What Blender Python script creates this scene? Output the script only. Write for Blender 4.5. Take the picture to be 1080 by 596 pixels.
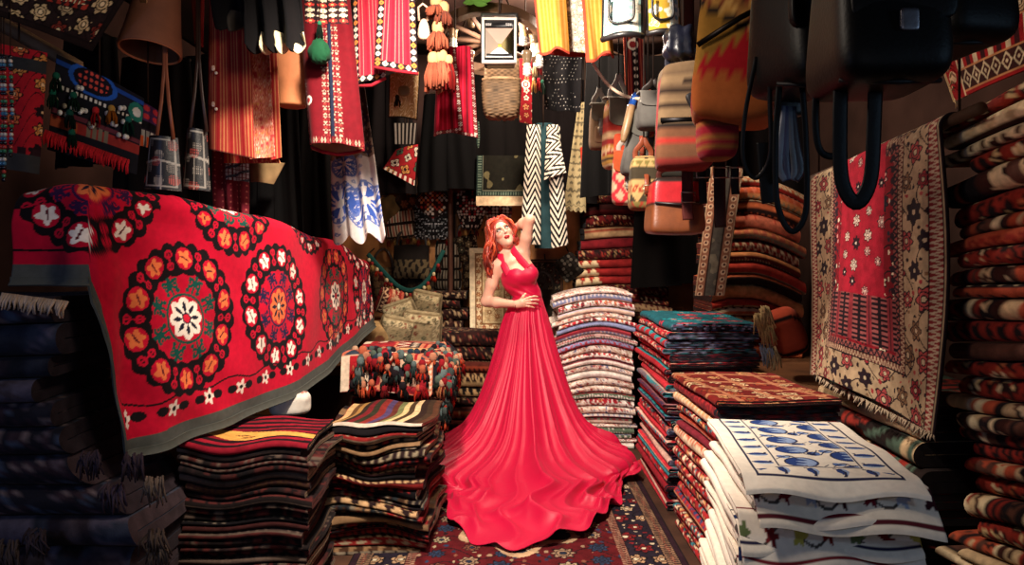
import bpy, math, random
import numpy as np
for _o in list(bpy.data.objects):
    bpy.data.objects.remove(_o, do_unlink=True)
SC = bpy.context.scene
COL = SC.collection
PI = math.pi
# ------------------------------------------------------------ camera, light, exposure
FPX, CX, HY, CZ = 750.0, 540.0, 270.0, 1.41      # focal length in pixels of the 1080x596 frame, horizon row, eye height
def P(px, py, Y):
    """point of the room seen at pixel (px, py) at distance Y from the camera plane"""
    return np.array([(px - CX) * Y / FPX, Y, CZ - (py - HY) * Y / FPX])
_c = bpy.data.cameras.new('camera')
cam = bpy.data.objects.new('camera', _c); COL.objects.link(cam)
cam.location = (0, 0, CZ); cam.rotation_euler = (PI / 2, 0, 0)
_c.sensor_width = 36; _c.lens = 36 * FPX / 1080; _c.shift_y = -28 / 1080; _c.clip_start = .05
SC.camera = cam
SC.view_settings.view_transform = 'Standard'; SC.view_settings.look = 'None'
SC.view_settings.gamma = 1; SC.view_settings.use_curve_mapping = False
SC.view_settings.exposure = 0.0
W = bpy.data.worlds.new('world'); SC.world = W; W.use_nodes = True
W.node_tree.nodes['Background'].inputs[0].default_value = (.30, .22, .20, 1)
W.node_tree.nodes['Background'].inputs[1].default_value = .03
def lamp(name, kind, loc, target, power, color, size=.2, spot=None, blend=.6):
    l = bpy.data.lights.new(name, kind); l.energy = power; l.color = color
    if kind == 'AREA': l.shape = 'DISK'; l.size = size
    else: l.shadow_soft_size = size
    if spot: l.spot_size = math.radians(spot); l.spot_blend = blend
    o = bpy.data.objects.new(name, l); COL.objects.link(o); o.location = loc
    from mathutils import Vector
    o.rotation_euler = (Vector(target) - Vector(loc)).to_track_quat('-Z', 'Y').to_euler()
    return o
lamp('aisle_spot', 'SPOT', (-.35, 2.15, 2.80), (.1, 4.3, .7), 540, (1, .87, .74), .10, 110, .8)
lamp('aisle_fill', 'POINT', (-.25, 1.75, 2.40), (0, 0, 0), 30, (1, .84, .68), .16)  # added fill above the frame, brightens the red cover and evens the robes
lamp('back_bulb', 'POINT', (.3, 4.75, 3.0), (0, 0, 0), 165, (1, .82, .66), .12)
lamp('back_wall_fill', 'POINT', (-.08, 4.27, 2.70), (0, 0, 0), 34, (1, .84, .68), .06)  # added fill for the back wall, hidden behind the floodlight; the wheel is unlit
lamp('doorway_daylight', 'AREA', (.3, -2.2, 1.6), (0, 4, 1.1), 8, (.85, .88, 1), 1.8)
lamp('window_daylight', 'AREA', (2.2, .3, 1.9), (.9, 2.4, .4), 5, (.45, .70, 1), .5)
lamp('side_daylight', 'AREA', (-2.4, .2, 1.6), (-1.6, 2.4, .7), 9, (.35, .50, 1), .5)
# ------------------------------------------------------------ colour and noise helpers
def lin(c):
    if isinstance(c, str):
        c = c.lstrip('#'); c = [int(c[i:i + 2], 16) / 255 for i in (0, 2, 4)]
    c = np.asarray(c, float)
    return np.where(c <= .04045, c / 12.92, ((c + .055) / 1.055) ** 2.4)
def pal(*hx): return np.array([lin(h) for h in hx])
def hsh(i, j=0., k=0.):
    s = np.sin(np.asarray(i) * 127.1 + np.asarray(j) * 311.7 + np.asarray(k) * 74.7) * 43758.5453
    return s - np.floor(s)
def wob(x, y, z=0., seed=0, n=5):
    """smooth wobble in about -1..1"""
    r = np.random.RandomState(seed); t = 0
    for _ in range(n):
        a = r.normal(size=3); p = r.rand() * 6.283
        t = t + np.sin(a[0] * x + a[1] * y + a[2] * z + p)
    return t / (n * .6)
def smooth(a, b, x):
    t = np.clip((x - a) / (b - a), 0, 1); return t * t * (3 - 2 * t)
def put(C, m, c):
    """paint colour c where mask m"""
    C[m] = c
# ------------------------------------------------------------ materials (procedural; the woven pattern of each mesh is its colour attribute)
def material(name, rough=.85, sheen=0., spec=.3, metal=0., bump=.25, scale=260., mottle=.18, sss=0., coat=0., emit=0., weave=False, aniso=0.):
    m = bpy.data.materials.new(name); m.use_nodes = True
    nt = m.node_tree; b = nt.nodes['Principled BSDF']; L = nt.links
    a = nt.nodes.new('ShaderNodeAttribute'); a.attribute_name = 'Col'
    tc = nt.nodes.new('ShaderNodeTexCoord')
    no = nt.nodes.new('ShaderNodeTexNoise'); no.inputs['Scale'].default_value = scale / 8; no.inputs['Detail'].default_value = 4
    L.new(tc.outputs['Object'], no.inputs['Vector'])
    mr = nt.nodes.new('ShaderNodeMapRange'); mr.inputs['From Min'].default_value = .3; mr.inputs['From Max'].default_value = .7
    mr.inputs['To Min'].default_value = 1 - mottle; mr.inputs['To Max'].default_value = 1 + mottle
    L.new(no.outputs['Fac'], mr.inputs['Value'])
    vm = nt.nodes.new('ShaderNodeVectorMath'); vm.operation = 'SCALE'
    L.new(a.outputs['Color'], vm.inputs[0]); L.new(mr.outputs['Result'], vm.inputs['Scale'])
    L.new(vm.outputs['Vector'], b.inputs['Base Color'])
    b.inputs['Roughness'].default_value = rough; b.inputs['Metallic'].default_value = metal
    b.inputs['Specular IOR Level'].default_value = spec
    b.inputs['Sheen Weight'].default_value = sheen; b.inputs['Sheen Roughness'].default_value = .5
    b.inputs['Coat Weight'].default_value = coat
    if sss:
        b.inputs['Subsurface Weight'].default_value = sss; b.inputs['Subsurface Radius'].default_value = (.02, .008, .004)
    if bump:
        t = nt.nodes.new('ShaderNodeTexWave' if weave else 'ShaderNodeTexNoise')
        t.inputs['Scale'].default_value = scale
        L.new(tc.outputs['Object'], t.inputs['Vector'])
        bp = nt.nodes.new('ShaderNodeBump'); bp.inputs['Strength'].default_value = bump; bp.inputs['Distance'].default_value = .003
        L.new(t.outputs['Fac'], bp.inputs['Height']); L.new(bp.outputs['Normal'], b.inputs['Normal'])
    if emit:
        L.new(vm.outputs['Vector'], b.inputs['Emission Color']); b.inputs['Emission Strength'].default_value = emit
    return m
M = dict(
    wool=material('woven_wool', .92, .02, .10, bump=.5, scale=190, mottle=.28),
    cotton=material('plain_cotton', .9, .02, .08, bump=.2, scale=300, mottle=.08),
    satin=material('red_satin', .50, .05, .42, bump=.03, scale=25, mottle=.03),
    velvet=material('velvet_cloth', .85, .03, .12, bump=.15, scale=300, mottle=.12),
    leather=material('leather', .42, 0, .5, bump=.25, scale=150, mottle=.2),
    black_leather=material('black_leather', .5, 0, .16, bump=.2, scale=120, mottle=.2),
    skin=material('skin', .45, .03, .4, bump=.04, scale=300, mottle=.03, sss=.12),
    hair=material('hair_strands', .42, .1, .5, bump=.3, scale=200, mottle=.25),
    wood=material('old_wood', .75, 0, .25, bump=.5, scale=40, mottle=.4),
    plaster=material('dark_plaster', .95, 0, .1, bump=.6, scale=18, mottle=.4),
    metal=material('worn_metal', .38, 0, .5, metal=.9, bump=.15, scale=60, mottle=.3),
    paint=material('painted_metal', .4, 0, .5, bump=.05, scale=100, mottle=.05),
    gloss=material('glossy_porcelain', .15, 0, .6, bump=0, mottle=.02),
    clay=material('fired_clay', .8, 0, .3, bump=.3, scale=60, mottle=.2),
    mirror=material('polished_reflector', .18, 0, .6, metal=1., bump=0, mottle=.02),
    wicker=material('wicker', .7, 0, .3, bump=.4, scale=120, mottle=.3),
)
# ------------------------------------------------------------ mesh building
def norm(a):
    return a / np.maximum(np.linalg.norm(a, axis=-1, keepdims=True), 1e-9)
class MB:
    """collects quad grids, builds ONE mesh object with a colour attribute"""
    def __init__(s): s.V, s.F, s.C, s.n = [], [], [], 0
    def add(s, G, C, wu=False, wv=False):
        G = np.asarray(G, float); a, b = G.shape[:2]
        c = np.empty((a, b, 3)); c[...] = lin(C) if isinstance(C, str) else C
        I = np.arange(a * b).reshape(a, b)
        if wu: I = np.vstack([I, I[:1]])
        if wv: I = np.hstack([I, I[:, :1]])
        f = np.stack([I[:-1, :-1], I[1:, :-1], I[1:, 1:], I[:-1, 1:]], -1).reshape(-1, 4) + s.n
        s.V.append(G.reshape(-1, 3)); s.C.append(c.reshape(-1, 3)); s.F.append(f); s.n += a * b
        return s
    def raw(s, V, F4, C):
        V = np.asarray(V, float); c = np.empty((len(V), 3)); c[...] = lin(C) if isinstance(C, str) else C
        s.V.append(V); s.C.append(c); s.F.append(np.asarray(F4) + s.n); s.n += len(V); return s
    def sheet(s, G, C, th=.005):
        """a cloth: grid with thickness"""
        G = np.asarray(G, float); a, b = G.shape[:2]
        N = norm(np.cross(np.gradient(G, axis=0), np.gradient(G, axis=1)))
        f, k = G + N * th / 2, G - N * th / 2
        c = np.empty((a, b, 3)); c[...] = lin(C) if isinstance(C, str) else C
        s.add(np.concatenate([f, k[::-1]]), np.concatenate([c, c[::-1]]), wu=True)
        for j in (0, b - 1): s.add(np.stack([f[:, j], k[:, j]], 1), np.stack([c[:, j], c[:, j]], 1))
        return s
    def tube(s, pts, r, C, n=8, flat=None, up=None):
        """tube along points; flat=(a,b) makes a strap of half-width a and half-thickness b"""
        p = np.asarray(pts, float); k = len(p)
        r = np.broadcast_to(np.asarray(r, float), (k,))
        T = norm(np.gradient(p, axis=0)); u = np.array([0, 0, 1.]) if up is None else np.asarray(up, float)
        if up is None and abs(T[0] @ u) > .9: u = np.array([0, 1., 0])
        R = np.empty((k, n, 3)); ang = np.linspace(0, 2 * PI, n, endpoint=False)
        for i in range(k):
            u = u - T[i] * (u @ T[i]); u = u / max(np.linalg.norm(u), 1e-9); v = np.cross(T[i], u)
            x, y = (flat if flat else (1, 1))
            sc = r[i]
            R[i] = p[i] + sc * (np.outer(np.cos(ang) * x, v) + np.outer(np.sin(ang) * y, u))
        tip = lambda q: q.mean(0) + (q - q.mean(0)) * .02
        R = np.concatenate([tip(R[0])[None], R, tip(R[-1])[None]])
        if isinstance(C, np.ndarray) and C.ndim == 2: C = np.concatenate([C[:1], C, C[-1:]])[:, None, :]
        return s.add(R, C, wv=True)
    def lathe(s, prof, at=(0, 0, 0), C='#888888', n=20, axis=None, rot=0):
        """prof: list of (radius, height)"""
        pr = np.asarray(prof, float); a = np.linspace(0, 2 * PI, n, endpoint=False) + rot
        G = np.stack([pr[:, :1] * np.cos(a), pr[:, :1] * np.sin(a), np.repeat(pr[:, 1:2], n, 1)], -1)
        if axis is not None:
            z = norm(np.asarray(axis, float)); x = norm(np.cross([0, 1, .01], z)); y = np.cross(z, x)
            G = G[..., :1] * x + G[..., 1:2] * y + G[..., 2:] * z
        if isinstance(C, np.ndarray) and C.ndim == 2: C = C[:, None, :]
        return s.add(G + np.asarray(at), C, wv=True)
    def rbox(s, c, h, C, e=.28, rot=0., n=(22, 40), fn=None, tilt=0., M3=None):
        """rounded box, half sizes h, yaw rot; C colour or function of local unit coordinates"""
        pw = 2 / e
        def per(t):      # points of a rounded square, evenly spread; t in turns
            t8 = (t % 1) * 8; k = np.floor(t8 / 2).astype(int) % 4; f = (t8 % 2) - 1
            cx = np.choose(k, [1 + 0 * f, -f, -1 + 0 * f, f]); cy = np.choose(k, [f, 1 + 0 * f, -f, -1 + 0 * f]); d = (np.abs(cx) ** pw + np.abs(cy) ** pw) ** (1 / pw)
            return cx / d, cy / d
        tp = (np.linspace(0, 1, n[0]) * .5 - .25 + .125)[:, None]; tt = (np.linspace(0, 1, n[1], endpoint=False))[None]
        cp, spz = per(tp); cp = np.maximum(cp, 1e-5); ct_, st_ = per(tt)
        q = np.stack([cp * ct_, cp * st_, spz + 0 * tt], -1)
        L = q * np.asarray(h)
        if fn: L = fn(L, q)
        col = C(q, L) if callable(C) else C
        cr, sr = math.cos(rot), math.sin(rot)
        R = np.array([[cr, -sr, 0], [sr, cr, 0], [0, 0, 1.]])
        if tilt:
            ct, st = math.cos(tilt), math.sin(tilt)
            R = R @ np.array([[ct, 0, st], [0, 1, 0], [-st, 0, ct]])
        if M3 is not None: R = M3
        return s.add(L @ R.T + np.asarray(c), col, wv=True)
    def build(s, name, mat, parent=None, loc=None):
        V = np.concatenate(s.V); F = np.concatenate(s.F); C = np.concatenate(s.C)
        if parent is not None: loc = np.array(parent['_o'])
        elif loc is None:
            lo, hi = V.min(0), V.max(0); loc = np.array([(lo[0] + hi[0]) / 2, (lo[1] + hi[1]) / 2, lo[2]])
        V = V - np.asarray(loc)
        me = bpy.data.meshes.new(name)
        me.vertices.add(len(V)); me.vertices.foreach_set('co', V.astype(np.float32).ravel())
        me.loops.add(F.size); me.loops.foreach_set('vertex_index', F.astype(np.int32).ravel())
        me.polygons.add(len(F)); me.polygons.foreach_set('loop_start', np.arange(0, F.size, 4, dtype=np.int32))
        me.polygons.foreach_set('use_smooth', np.ones(len(F), bool))
        me.update(calc_edges=True)
        at = me.color_attributes.new('Col', 'FLOAT_COLOR', 'POINT')
        at.data.foreach_set('color', np.concatenate([np.clip(C, 0, 1), np.ones((len(C), 1))], 1).astype(np.float32).ravel())
        me.materials.append(M[mat] if isinstance(mat, str) else mat)
        o = bpy.data.objects.new(name, me); COL.objects.link(o)
        if parent is not None: o.parent = parent
        else: o.location = loc
        o['_o'] = [float(x) for x in loc]
        return o
def tag(o, label, cat, group=None):
    o['label'] = label; o['category'] = cat
    if group: o['group'] = group
    return o
def thing(name, label, cat, loc, group=None):
    o = bpy.data.objects.new(name, None); COL.objects.link(o); o.location = loc; o.empty_display_size = .1
    o['_o'] = [float(x) for x in loc]
    return tag(o, label, cat, group)
def struct(o): o['kind'] = 'structure'; return o
# ------------------------------------------------------------ woven patterns: functions of metres (u across, v along) -> colour
def kilim(seed, p, wmin=.015, wmax=.06, along='u', rep=.05):
    r = np.random.RandomState(seed); e = np.cumsum(r.uniform(wmin, wmax, 400)) - 6
    k = len(p); c0 = r.randint(0, k, 401); c1 = (c0 + r.randint(1, k, 401)) % k; mo = r.randint(0, 6, 401); pr = r.uniform(.6, 1.5, 401) * rep
    def f(u, v):
        a, b = (u, v) if along == 'u' else (v, u)
        i = np.searchsorted(e, a); i = np.clip(i, 1, 399)
        w = (a - e[i - 1]) / (e[i] - e[i - 1]); q = (b / pr[i]) % 1; t = np.abs(q * 2 - 1)
        m = mo[i]
        on = ((m == 1) & (np.round(t * 4) / 4 > w)) | ((m == 2) & (np.abs(t - .5) + np.abs(w - .5) < .38)) | \
             ((m == 3) & (np.abs(t - w) < .22)) | ((m == 4) & (np.abs(w - .5) < .14))
        C = np.where(on[..., None], p[c1[i]], p[c0[i]])
        return C
    return f
def rosettes(C, u, v, cell, seed, p, size=.42, petals=6, prob=.9, jit=.15, stem=None):
    """scatter flowers on C: p = [outline, petals ..., heart]"""
    if stem is not None:
        m = np.abs(np.sin(v / cell * PI + 1.2 * np.sin(u / cell * PI * .9 + seed))) < .10
        C[m] = stem
    for oy in (0,):
        i = np.floor(u / cell); j = np.floor(v / cell + .5 * (i % 2))
        du = u / cell - i - .5 + jit * (hsh(i, j, seed) - .5) * 2
        dv = v / cell + .5 * (i % 2) - j - .5 + jit * (hsh(i, j, seed + 1) - .5) * 2
        rr = np.hypot(du, dv); th = np.arctan2(dv, du)
        on = hsh(i, j, seed + 2) < prob; sz = size * (.7 + .4 * hsh(i, j, seed + 3))
        lobe = sz * (.84 + .16 * np.cos(petals * th + 6.28 * hsh(i, j, seed + 4)))
        pc = p[1 + (hsh(i, j, seed + 5) * (len(p) - 2) * .999).astype(int)]
        C[on & (rr < lobe * 1.22)] = p[0]
        m = on & (rr < lobe); C[m] = pc[m]
        C[on & (rr < sz * .36)] = p[0]
        C[on & (rr < sz * .24)] = p[-1]
        ring = on & (np.abs(rr - sz * .60) < sz * .06); C[ring] = p[0]
    c2 = cell * .37; i, j = np.floor(u / c2), np.floor(v / c2); free = ~(on & (rr < sz * 1.35)) if stem is not None else np.zeros(u.shape, bool)
    r2 = np.hypot((u / c2 - i - .5 + .5 * (hsh(i, j, 9) - .5)) * (1 + .8 * hsh(j, i, 4)), v / c2 - j - .5 + .5 * (hsh(j, i, 8) - .5)); f = free & (r2 < .26) & (hsh(i, j, seed + 6) < .62)
    pc = p[(hsh(i, j, seed + 8) * len(p) * .999).astype(int)]; C[f] = pc[f]
    return C
def floral(seed, p, cell=.05, petals=6, size=.42, stem=True, prob=.9):
    def f(u, v):
        C = np.empty(u.shape + (3,)); C[...] = p[0]
        return rosettes(C, u, v, cell, seed, np.vstack([p[1:2], p[2:], p[-1:]]), size, petals, prob, stem=p[1] if stem else None)
    return f
def persian(Wd, H, seed, field, bands, p, cell=.09, medal=None):
    """rug of Wd x H metres centred on 0: bands = [(width, ground, motif palette, motif size)] from the outside in"""
    def f(u, v):
        d = np.minimum(Wd / 2 - np.abs(u), H / 2 - np.abs(v))
        side = (Wd / 2 - np.abs(u)) < (H / 2 - np.abs(v))
        run = np.where(side, v, u)
        C = np.empty(u.shape + (3,)); C[...] = field
        rosettes(C, u, v, cell, seed, p, .34, 8, .85, .1, stem=p[0])
        x = 0
        for k, (w, g, mp, ms) in enumerate(bands):
            m = (d >= x) & (d < x + w); B = np.empty(C.shape); B[...] = g
            if mp is not None:
                if ms > .03:
                    rosettes(B, run, d - x - w / 2 + ms / 2, ms, seed + k, mp, .40, 6, 1, .05, stem=mp[0])
                else:
                    t = np.abs((run / ms) % 1 * 2 - 1); y = (d - x) / w
                    B[np.abs(t - y) < .3] = mp[1]; B[(np.abs(t - .5) + np.abs(y - .5)) < .2] = mp[-1]
            C[m] = B[m]
            C[(d >= x - .0) & (d < x + .005)] = p[0]
            x += w
        return C
    return f
def pinstripe(base, line, per=.012, frac=.35, jitter=0, third=None):
    def f(u, v):
        q = (u / per) % 1; C = np.empty(u.shape + (3,)); C[...] = base
        C[q < frac] = line
        if third is not None: C[((u / per / 4) % 1) < .16] = third
        return C
    return f
def trimmed(fn, Wd, H, sides, w, tfn):
    """sides among LRBT: a trim of width w with tfn(run, depth)"""
    def f(u, v):
        C = fn(u, v)
        for s in sides:
            d = {'L': u, 'R': Wd - u, 'B': H - v, 'T': v}[s]; run = v if s in 'LR' else u
            m = (d < w) & (d > -1e-6); T = tfn(run, d / w); C[m] = T[m]
        return C
    return f
def beadtrim(p, per=.02):
    def f(run, y):
        C = np.empty(run.shape + (3,)); C[...] = p[0]
        q = (run / per) % 1; i = np.floor(run / per)
        C[np.abs(q - .5) + np.abs(y - .5) * .8 < .42] = p[1]
        m = (np.abs(q - .5) + np.abs(y - .5) * .8 < .42) & (i % 3 == 0); C[m] = p[2 % len(p)]
        C[(np.abs(q - .5) + np.abs(y - .5) < .16)] = p[-1]
        C[y < .12] = p[0]
        return C
    return f
# ------------------------------------------------------------ cloth between four corners
def corners(TL, TR, BR, BL, nu, nv):
    u = np.linspace(0, 1, nu)[:, None, None]; v = np.linspace(0, 1, nv)[None, :, None]
    a, b, c, d = [np.asarray(q, float) for q in (TL, TR, BR, BL)]
    return (1 - v) * ((1 - u) * a + u * b) + v * ((1 - u) * d + u * c), u, v
def drape(name, cor, colfn, mat='cotton', parent=None, bulge=0., folds=(0, 0), th=.006, nu=60, nv=90, hem=None, phase=0., shape=None, world=True, ripple=.0, back=None):
    """a hanging cloth; cor = 4 x (px, py, Y) or world points; colfn(u_m, v_m)"""
    q = [P(*c) for c in cor] if world else [np.asarray(c, float) for c in cor]
    G, u, v = corners(*q, nu, nv)
    Wd = (np.linalg.norm(q[1] - q[0]) + np.linalg.norm(q[2] - q[3])) / 2
    H = (np.linalg.norm(q[3] - q[0]) + np.linalg.norm(q[2] - q[1])) / 2
    X = norm((q[1] - q[0]) + (q[2] - q[3])); Z = norm((q[3] - q[0]) + (q[2] - q[1])); N = np.cross(X, Z); N = N / np.linalg.norm(N)
    if N[1] > 0: N = -N
    U = np.repeat(u[..., 0], nv, 1); V = np.repeat(v[..., 0], nu, 0)
    off = bulge * np.sin(PI * U)
    if folds[0]: off = off + folds[1] * np.sin(2 * PI * folds[0] * U + phase + .8 * np.sin(3 * V + phase)) * (.35 + .65 * V)
    off = off + ripple * wob(U * Wd * 14, V * H * 9, 0, int(phase * 10) + 3)
    G = G + off[..., None] * N
    if hem is not None: G = G + (hem(U) * V ** 2)[..., None] * Z
    if shape is not None: G = shape(G, U, V, Wd, H)
    C = colfn(U * Wd, V * H) if callable(colfn) else (lin(colfn) if isinstance(colfn, str) else colfn)
    b = MB().sheet(G, C, th)
    if back is not None: back(b, G)
    return b.build(name, mat, parent)
def px_size(cor):
    q = [P(*c) for c in cor]
    return (np.linalg.norm(q[1] - q[0]) + np.linalg.norm(q[2] - q[3])) / 2, (np.linalg.norm(q[3] - q[0]) + np.linalg.norm(q[2] - q[1])) / 2
CEIL = 3.2
def cord(parent, pt, r=.004, c='#2a1c14', name='hanging_cord', top=CEIL):
    p = np.asarray(pt, float)
    MB().tube(np.linspace(p, [p[0], p[1], top], 4), r, c, 6).build(name, 'cotton', parent)
def tassel(b, top, L, r, c1, c2, seed=0, n=18, strands=True):
    """knotted head and a skirt of threads, hanging from top"""
    top = np.asarray(top, float); rr = np.random.RandomState(seed)
    b.rbox(top - [0, 0, r * .7], (r * .62, r * .62, r * .75), c2, .9, n=(8, 10))
    if strands:
        for k in range(n):
            a = rr.rand() * 6.283; q = rr.rand() ** .5 * r * .5; w = rr.uniform(.8, 1.3) * r
            s0 = top + [math.cos(a) * q, math.sin(a) * q, -r * 1.2]; s1 = top + [math.cos(a) * w * .8, math.sin(a) * w * .8, -L * rr.uniform(.85, 1.05)]
            mid = (s0 + s1) / 2 + [math.cos(a) * r * .22, math.sin(a) * r * .22, 0]
            b.tube([s0, mid, s1], [r * .16, r * .17, r * .12], lin(c1) * rr.uniform(.8, 1.15), 5)
    else:
        t = np.linspace(0, 1, 5); b.lathe([(r * (.5 + .6 * q), -r - (L - r) * q) for q in t], top, c1, 9)
# ------------------------------------------------------------ folded textiles and their piles
def fold_mesh(b, L, D, T, colfn, layers=2, nl=44, edge='#1a1414', place=None, gap=.9, seed=0, cap=None, nd=10):
    """folded textile: fold along y=0, length along x (centred), depth y 0..D, bottom z=0"""
    r = np.random.RandomState(seed); t = T / layers * gap; arc0 = 0.
    for j in range(layers // 2):
        z0 = j * T / layers; Tj = T - 2 * z0; ys = j * t * 1.1
        rad = (Tj - t) / 2; n = nd; d0, d1 = D - r.uniform(0, .02), D - r.uniform(0, .02)
        y = np.linspace(d0, ys + rad + t / 2, n); top = np.stack([y, np.full(n, z0 + Tj - t / 2)], 1)
        a = np.linspace(PI / 2, 3 * PI / 2, 9)[1:-1]
        arc = np.stack([ys + rad + t / 2 + rad * np.cos(a), z0 + Tj / 2 + rad * np.sin(a)], 1)
        bot = np.stack([np.linspace(ys + rad + t / 2, d1, n), np.full(n, z0 + t / 2)], 1)
        p = np.concatenate([top, arc, bot]); s = np.concatenate([[0], np.cumsum(np.linalg.norm(np.diff(p, axis=0), axis=1))])
        tg = norm(np.gradient(p, axis=0)); nn = np.stack([tg[:, 1], -tg[:, 0]], 1)   # outwards
        o, i = p + nn * t / 2, p - nn * t / 2
        if (o[0] - p[0])[1] < 0: o, i = i, o
        x0, x1 = -L / 2 + r.uniform(0, .02), L / 2 - r.uniform(0, .02)
        xs = np.linspace(x0, x1, nl); loop = np.concatenate([o, i[::-1]])
        G = np.empty((nl, len(loop), 3)); G[..., 0] = xs[:, None]; G[..., 1:] = loop[None]
        # soft shoulders at the two ends
        S = np.concatenate([s, s[::-1]]) + arc0
        U, V = np.meshgrid(S, xs); C = colfn(U, V)
        if place is not None: G = place(G)
        b.add(G, C, wv=True)
        for k in (0, -1):
            E = np.stack([G[k, :len(p)], G[k, len(p):][::-1]], 1)
            b.add(E, lin(edge) if cap is None else cap(s + arc0)[:, None, :])
        arc0 += .4
NAMES = [('black', '#120e0f'), ('dark brown', '#38221a'), ('dark red', '#5c1719'), ('red', '#a82428'), ('orange', '#c4603a'), ('tan', '#a07c58'), ('cream', '#d8c2a0'), ('white', '#ebddd2'), ('blue', '#3d5488'), ('dark blue', '#22262f'), ('grey', '#6a6a6a'), ('teal', '#2a7a80'), ('purple', '#4a3a5a'), ('green', '#4a5a48'), ('pink', '#d39080'), ('brown', '#6d4a34')]
_NP = np.array([lin(h) for _, h in NAMES]) ** .4545
def colour_words(C):
    k = np.argmin(((np.asarray(C)[:, None] ** .4545 - _NP[None]) ** 2).sum(-1), 1); n = np.bincount(k, minlength=len(NAMES)) / len(k); o = np.argsort(-n)
    return NAMES[o[0]][0] + (f' and {NAMES[o[1]][0]}' if n[o[1]] > .14 else '')
ORD = ['topmost', 'second', 'third', 'fourth', 'fifth', 'sixth', 'seventh', 'eighth', 'ninth', 'tenth', 'eleventh', 'twelfth', 'thirteenth', 'fourteenth', 'fifteenth', 'sixteenth',
       'seventeenth', 'eighteenth', 'nineteenth', 'twentieth', 'twenty-first', 'twenty-second', 'twenty-third', 'twenty-fourth', 'twenty-fifth', 'twenty-sixth', 'twenty-seventh', 'twenty-eighth', 'twenty-ninth', 'thirtieth', 'thirty-first', 'thirty-second', 'thirty-third', 'thirty-fourth']
def ordinal(i, n):
    if i == 0: return 'topmost'
    return ORD[i] + ' from the top'
def pile(name, cat, group, where, n, x, y, z0, z1, L, D, face, pats, kinds, layers=2, seed=0, warp=None, jx=.02, jy=.02, Tvar=.35, yaw=0., edges=None, mat='wool', tops=None, nl=44, Lf=None, gap=.9, caps=None):
    """n folded textiles from the floor up. (x, y): middle of the pile. face: direction the folds look at in radians (-PI/2 = to the camera)"""
    r = np.random.RandomState(seed); Ts = 1 + Tvar * (r.rand(n) - .5) * 2; Ts *= (z1 - z0) / Ts.sum(); z = z0; out = []
    for k in range(n):
        T = Ts[k] - .005; idx = n - 1 - k
        Lk = L * (Lf(k / max(n - 1, 1)) if Lf else 1) * r.uniform(.94, 1.0); Dk = D * r.uniform(.93, 1)
        ox, oy, oa = r.uniform(-jx, jx), r.uniform(0, jy), yaw + r.normal() * .012
        ca, sa = math.cos(face + PI / 2 + oa), math.sin(face + PI / 2 + oa)
        def place(G, z=z, ox=ox, oy=oy, ca=ca, sa=sa):
            lx, ly, lz = G[..., 0] + ox, G[..., 1] - D / 2 + oy, G[..., 2] + z
            Q = np.stack([x + ca * lx - sa * ly, y + sa * lx + ca * ly, lz], -1)
            return warp(Q, lx, ly) if warp else Q
        pat = pats[r.randint(len(pats))] if not (tops and idx in tops) else tops[idx]
        b = MB(); e = edges[r.randint(len(edges))] if edges else '#1a1414'
        f = pat(r.randint(10000))
        fold_mesh(b, Lk, Dk, T, f, layers, 150 if idx == 0 and tops else nl, e, place, seed=int(r.randint(9999)), gap=gap, nd=90 if idx == 0 and tops else 22, cap=caps[r.randint(len(caps))](r.randint(999)) if caps else None)
        o = b.build(name, mat); tag(o, f'{colour_words(b.C[0])} {name.replace(chr(95), chr(32))} {where}, {ordinal(idx, n)}', cat, group)
        out.append(o); z += Ts[k]
    return out
def billow(A=.010, seed=0, kx=7., kz=14., yA=.012, droop=0., dx=1, lean=(0, 0), p=2, off=0.):
    """soft common sag of a whole pile (a smooth field, so neighbours stay clear of each other)"""
    def f(Q, lx, ly):
        Q = Q.copy(); z = Q[..., 2]
        w = wob(lx * kx, ly * 5, z * kz * .5, seed); w2 = wob(lx * kx * .8 + 3, z * kz, 1., seed + 7)
        up = np.clip(z / .5, 0, 1)
        Q[..., 2] = z + (A * w - droop * np.abs((lx - off) * dx) ** p) * up
        Q[..., 1] += yA * w2; Q[..., 0] += yA * .6 * wob(ly * 6, z * kz, 2., seed + 9)
        Q[..., 0] += lean[0] * z; Q[..., 1] += lean[1] * z
        return Q
    return f
# ============================================================ THE SETTING
def planks(u, v, seed, p, w=.14):
    i = np.floor(u / w); t = (u / w) % 1
    C = p[(hsh(i, seed) * len(p) * .999).astype(int)] * (.8 + .4 * hsh(i, seed + 2))[..., None]
    C = C * (1 + .18 * np.sin(v * 9 + 6 * hsh(i, 3) + 2 * np.sin(t * 20 + i)))[..., None]
    C[(t < .04)] = lin('#140b07'); return C
def wallmesh(name, a, b, c, d, colfn, mat, th=.06, nu=90, nv=60):
    G, u, v = corners(a, b, c, d, nu, nv)
    Wd = np.linalg.norm(np.subtract(b, a)); H = np.linalg.norm(np.subtract(d, a))
    U = np.repeat(u[..., 0], nv, 1) * Wd; V = np.repeat(v[..., 0], nu, 0) * H
    return struct(MB().sheet(G, colfn(U, V), th).build(name, mat))
XL, XR, YB, YF = -2.75, 2.5, 6.35, -3.2
WOODP = pal('#b97a45', '#a96c3c', '#c28450', '#8f5a33')
DARKP = pal('#2c1a12', '#35201a', '#24160f')
mottled = lambda base: (lambda u, v: lin(base) * (1 + .3 * wob(u * 3, v * 3, 0, 4))[..., None])
wallmesh('floor', (XL, YF, -.03), (XR, YF, -.03), (XR, YB, -.03), (XL, YB, -.03), lambda u, v: planks(u, v, 3, pal('#5a3a28', '#4b3022')), 'wood')
wallmesh('ceiling', (XL, YF, CEIL + .04), (XR, YF, CEIL + .04), (XR, YB, CEIL + .04), (XL, YB, CEIL + .04), lambda u, v: planks(u, v, 8, DARKP, .2), 'wood')
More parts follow.
